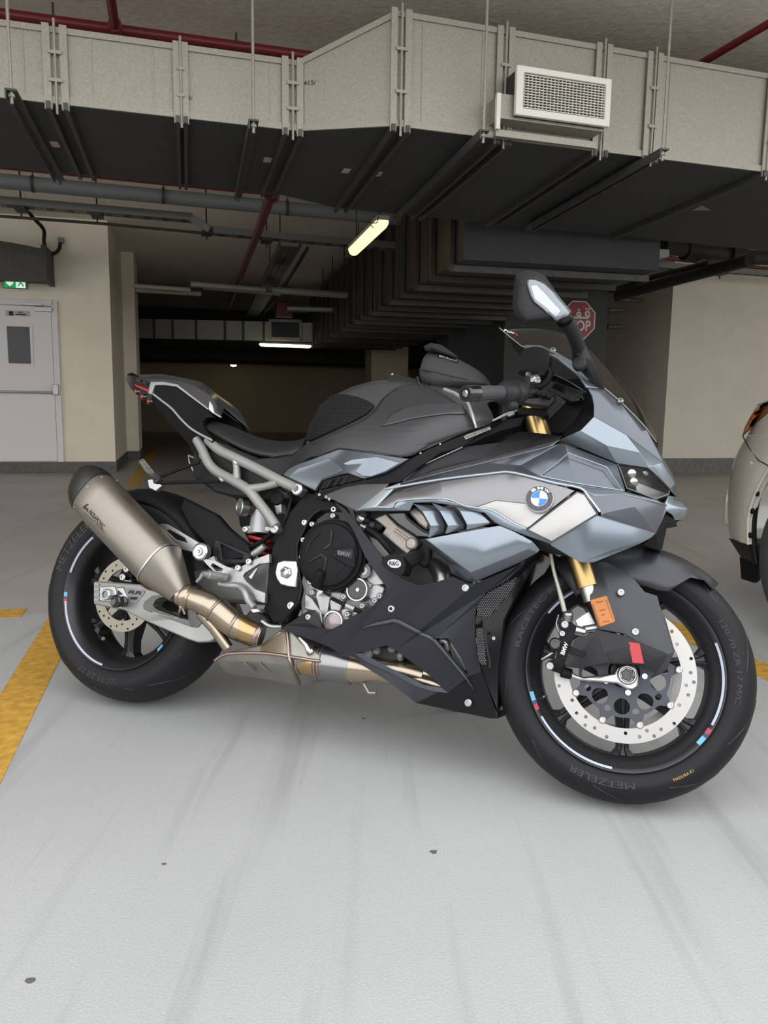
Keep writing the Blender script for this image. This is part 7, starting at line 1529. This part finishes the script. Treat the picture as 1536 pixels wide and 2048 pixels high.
def cpatch(name, pts, m, lift=.004):
    pl = [Vector((x, y, 0)) for x, y in pts]; tris = tessellate_polygon([pl]); bm = bmesh.new(); bv = [bm.verts.new(p) for p in pl]
    for t in tris: bm.faces.new([bv[i] for i in t])
    for _ in range(2): bmesh.ops.subdivide_edges(bm, edges=bm.edges[:], cuts=1, use_grid_fill=True)
    bm.verts.index_update(); co = [surf(v.co.x, v.co.y, lift) for v in bm.verts]; fs_ = [tuple(v.index for v in f.verts) for f in bm.faces]; bm.free()
    return keep(mk(name, co, fs_, m, None, smooth=60, solid=.004, off=0), CAR)
cpatch('corner_lamp', [(422, 430), (442, 372), (480, 300), (522, 228), (640, 188), (700, 178), (700, 200), (640, 232), (560, 300), (480, 375)], mat('amber_lens', (0.30, 0.085, 0.02), 0.15))
cpatch('lamp_lens', [(420, 425), (440, 360), (470, 300), (505, 243), (550, 168), (640, 134), (700, 132), (700, 174), (640, 184), (520, 222), (478, 295)], mat('lamp_chrome', (0.30, 0.28, 0.24), 0.12, .6), .005)
M_gap = mat('panel_gap', (0.03, 0.028, 0.025), .8)
def gap(pts): keep(MB().tube([surf(X, Y, .001) for X, Y in pts], .003, 6).build('panel_gap', M_gap), CAR)
gap(((416, 446), (470, 545), (545, 645), (560, 662), (600, 680), (640, 705))); gap(((416, 440), (480, 380), (560, 305), (640, 237))); gap(((300, 1338), (380, 1362), (462, 1386)))
keep(MB().lathe(CQ(262, 1065, .26), -BA_ + BB_, [(.04, -.03), (.038, -.005), (.022, .004), (0, .006)], 24, squash=2.4, ref=BA_ + BB_).build('bumper_bulge', M_car), CAR)
# arch lip, liner, mud flap, clips
keep(MB().tube([CQ(*p[0], .004) for p in prof], .008, 8).build('arch_lip', M_car, smooth=60), CAR)
keep(MB().grid([[CQ(*p[0], x) for x in (.02, .35)] for p in prof]).build('arch_liner', M_plas, smooth=50, solid=.01), CAR)
keep(MB().tube([CQ(X, Y, .03) for X, Y in ((660, 740), (600, 850), (545, 960), (520, 1080), (505, 1200), (505, 1330), (520, 1480), (540, 1560))], .016, 8, smooth=3).build('liner_edge', M_plas, smooth=60), CAR)
for X, Y in ((545, 945), (505, 1098), (487, 1310)): keep(MB().lathe(CQ(X, Y, .01), -BA_, [(.013, 0), (.013, .006), (.008, .010), (0, .010)], 12).build('liner_clip', M_plas), CAR)
keep(MB().plate([CQ(X, Y, .12) for X, Y in ((385, 1500), (545, 1560), (540, 1700), (510, 1725), (400, 1690))], .02, tdir=BA_).build('mud_flap', M_plas, bevel=.003), CAR)
keep(MB().plate([CQ(X, Y, .06) for X, Y in ((300, 1345), (490, 1395), (545, 1500), (540, 1560), (400, 1500))], .3, tdir=BA_).build('underbody', M_black), CAR)
# wheel
wc = W(AC + .02, wc_b, wz)
pr = [(.23, .01), (.25, -.01), (.30, -.015), (.335, -.005), (wr_, .03), (wr_, .19), (.33, .22), (.23, .22)]
keep(MB().ring(wc, BA_, pr, 64).build('tyre', M_carrub, smooth=40), CAR)
keep(MB().lathe(wc, BA_, [(.06, .02), (.10, .03), (.21, .05), (.23, .012), (.232, .15), (.05, .15)], 32).build('wheel_rim', M_alu, smooth=40), CAR)
for k in range(24):
    a = 2 * math.pi * k / 24; e = (BB_ * math.cos(a) + Vector((0, 0, 1)) * math.sin(a)); t_ = (-BB_ * math.sin(a) + Vector((0, 0, 1)) * math.cos(a))
    keep(MB().box(wc + e * (wr_ - .003) + BA_ * .10, e * .003, t_ * .028, BA_ * .085).build('tread_block', M_carrub), CAR)
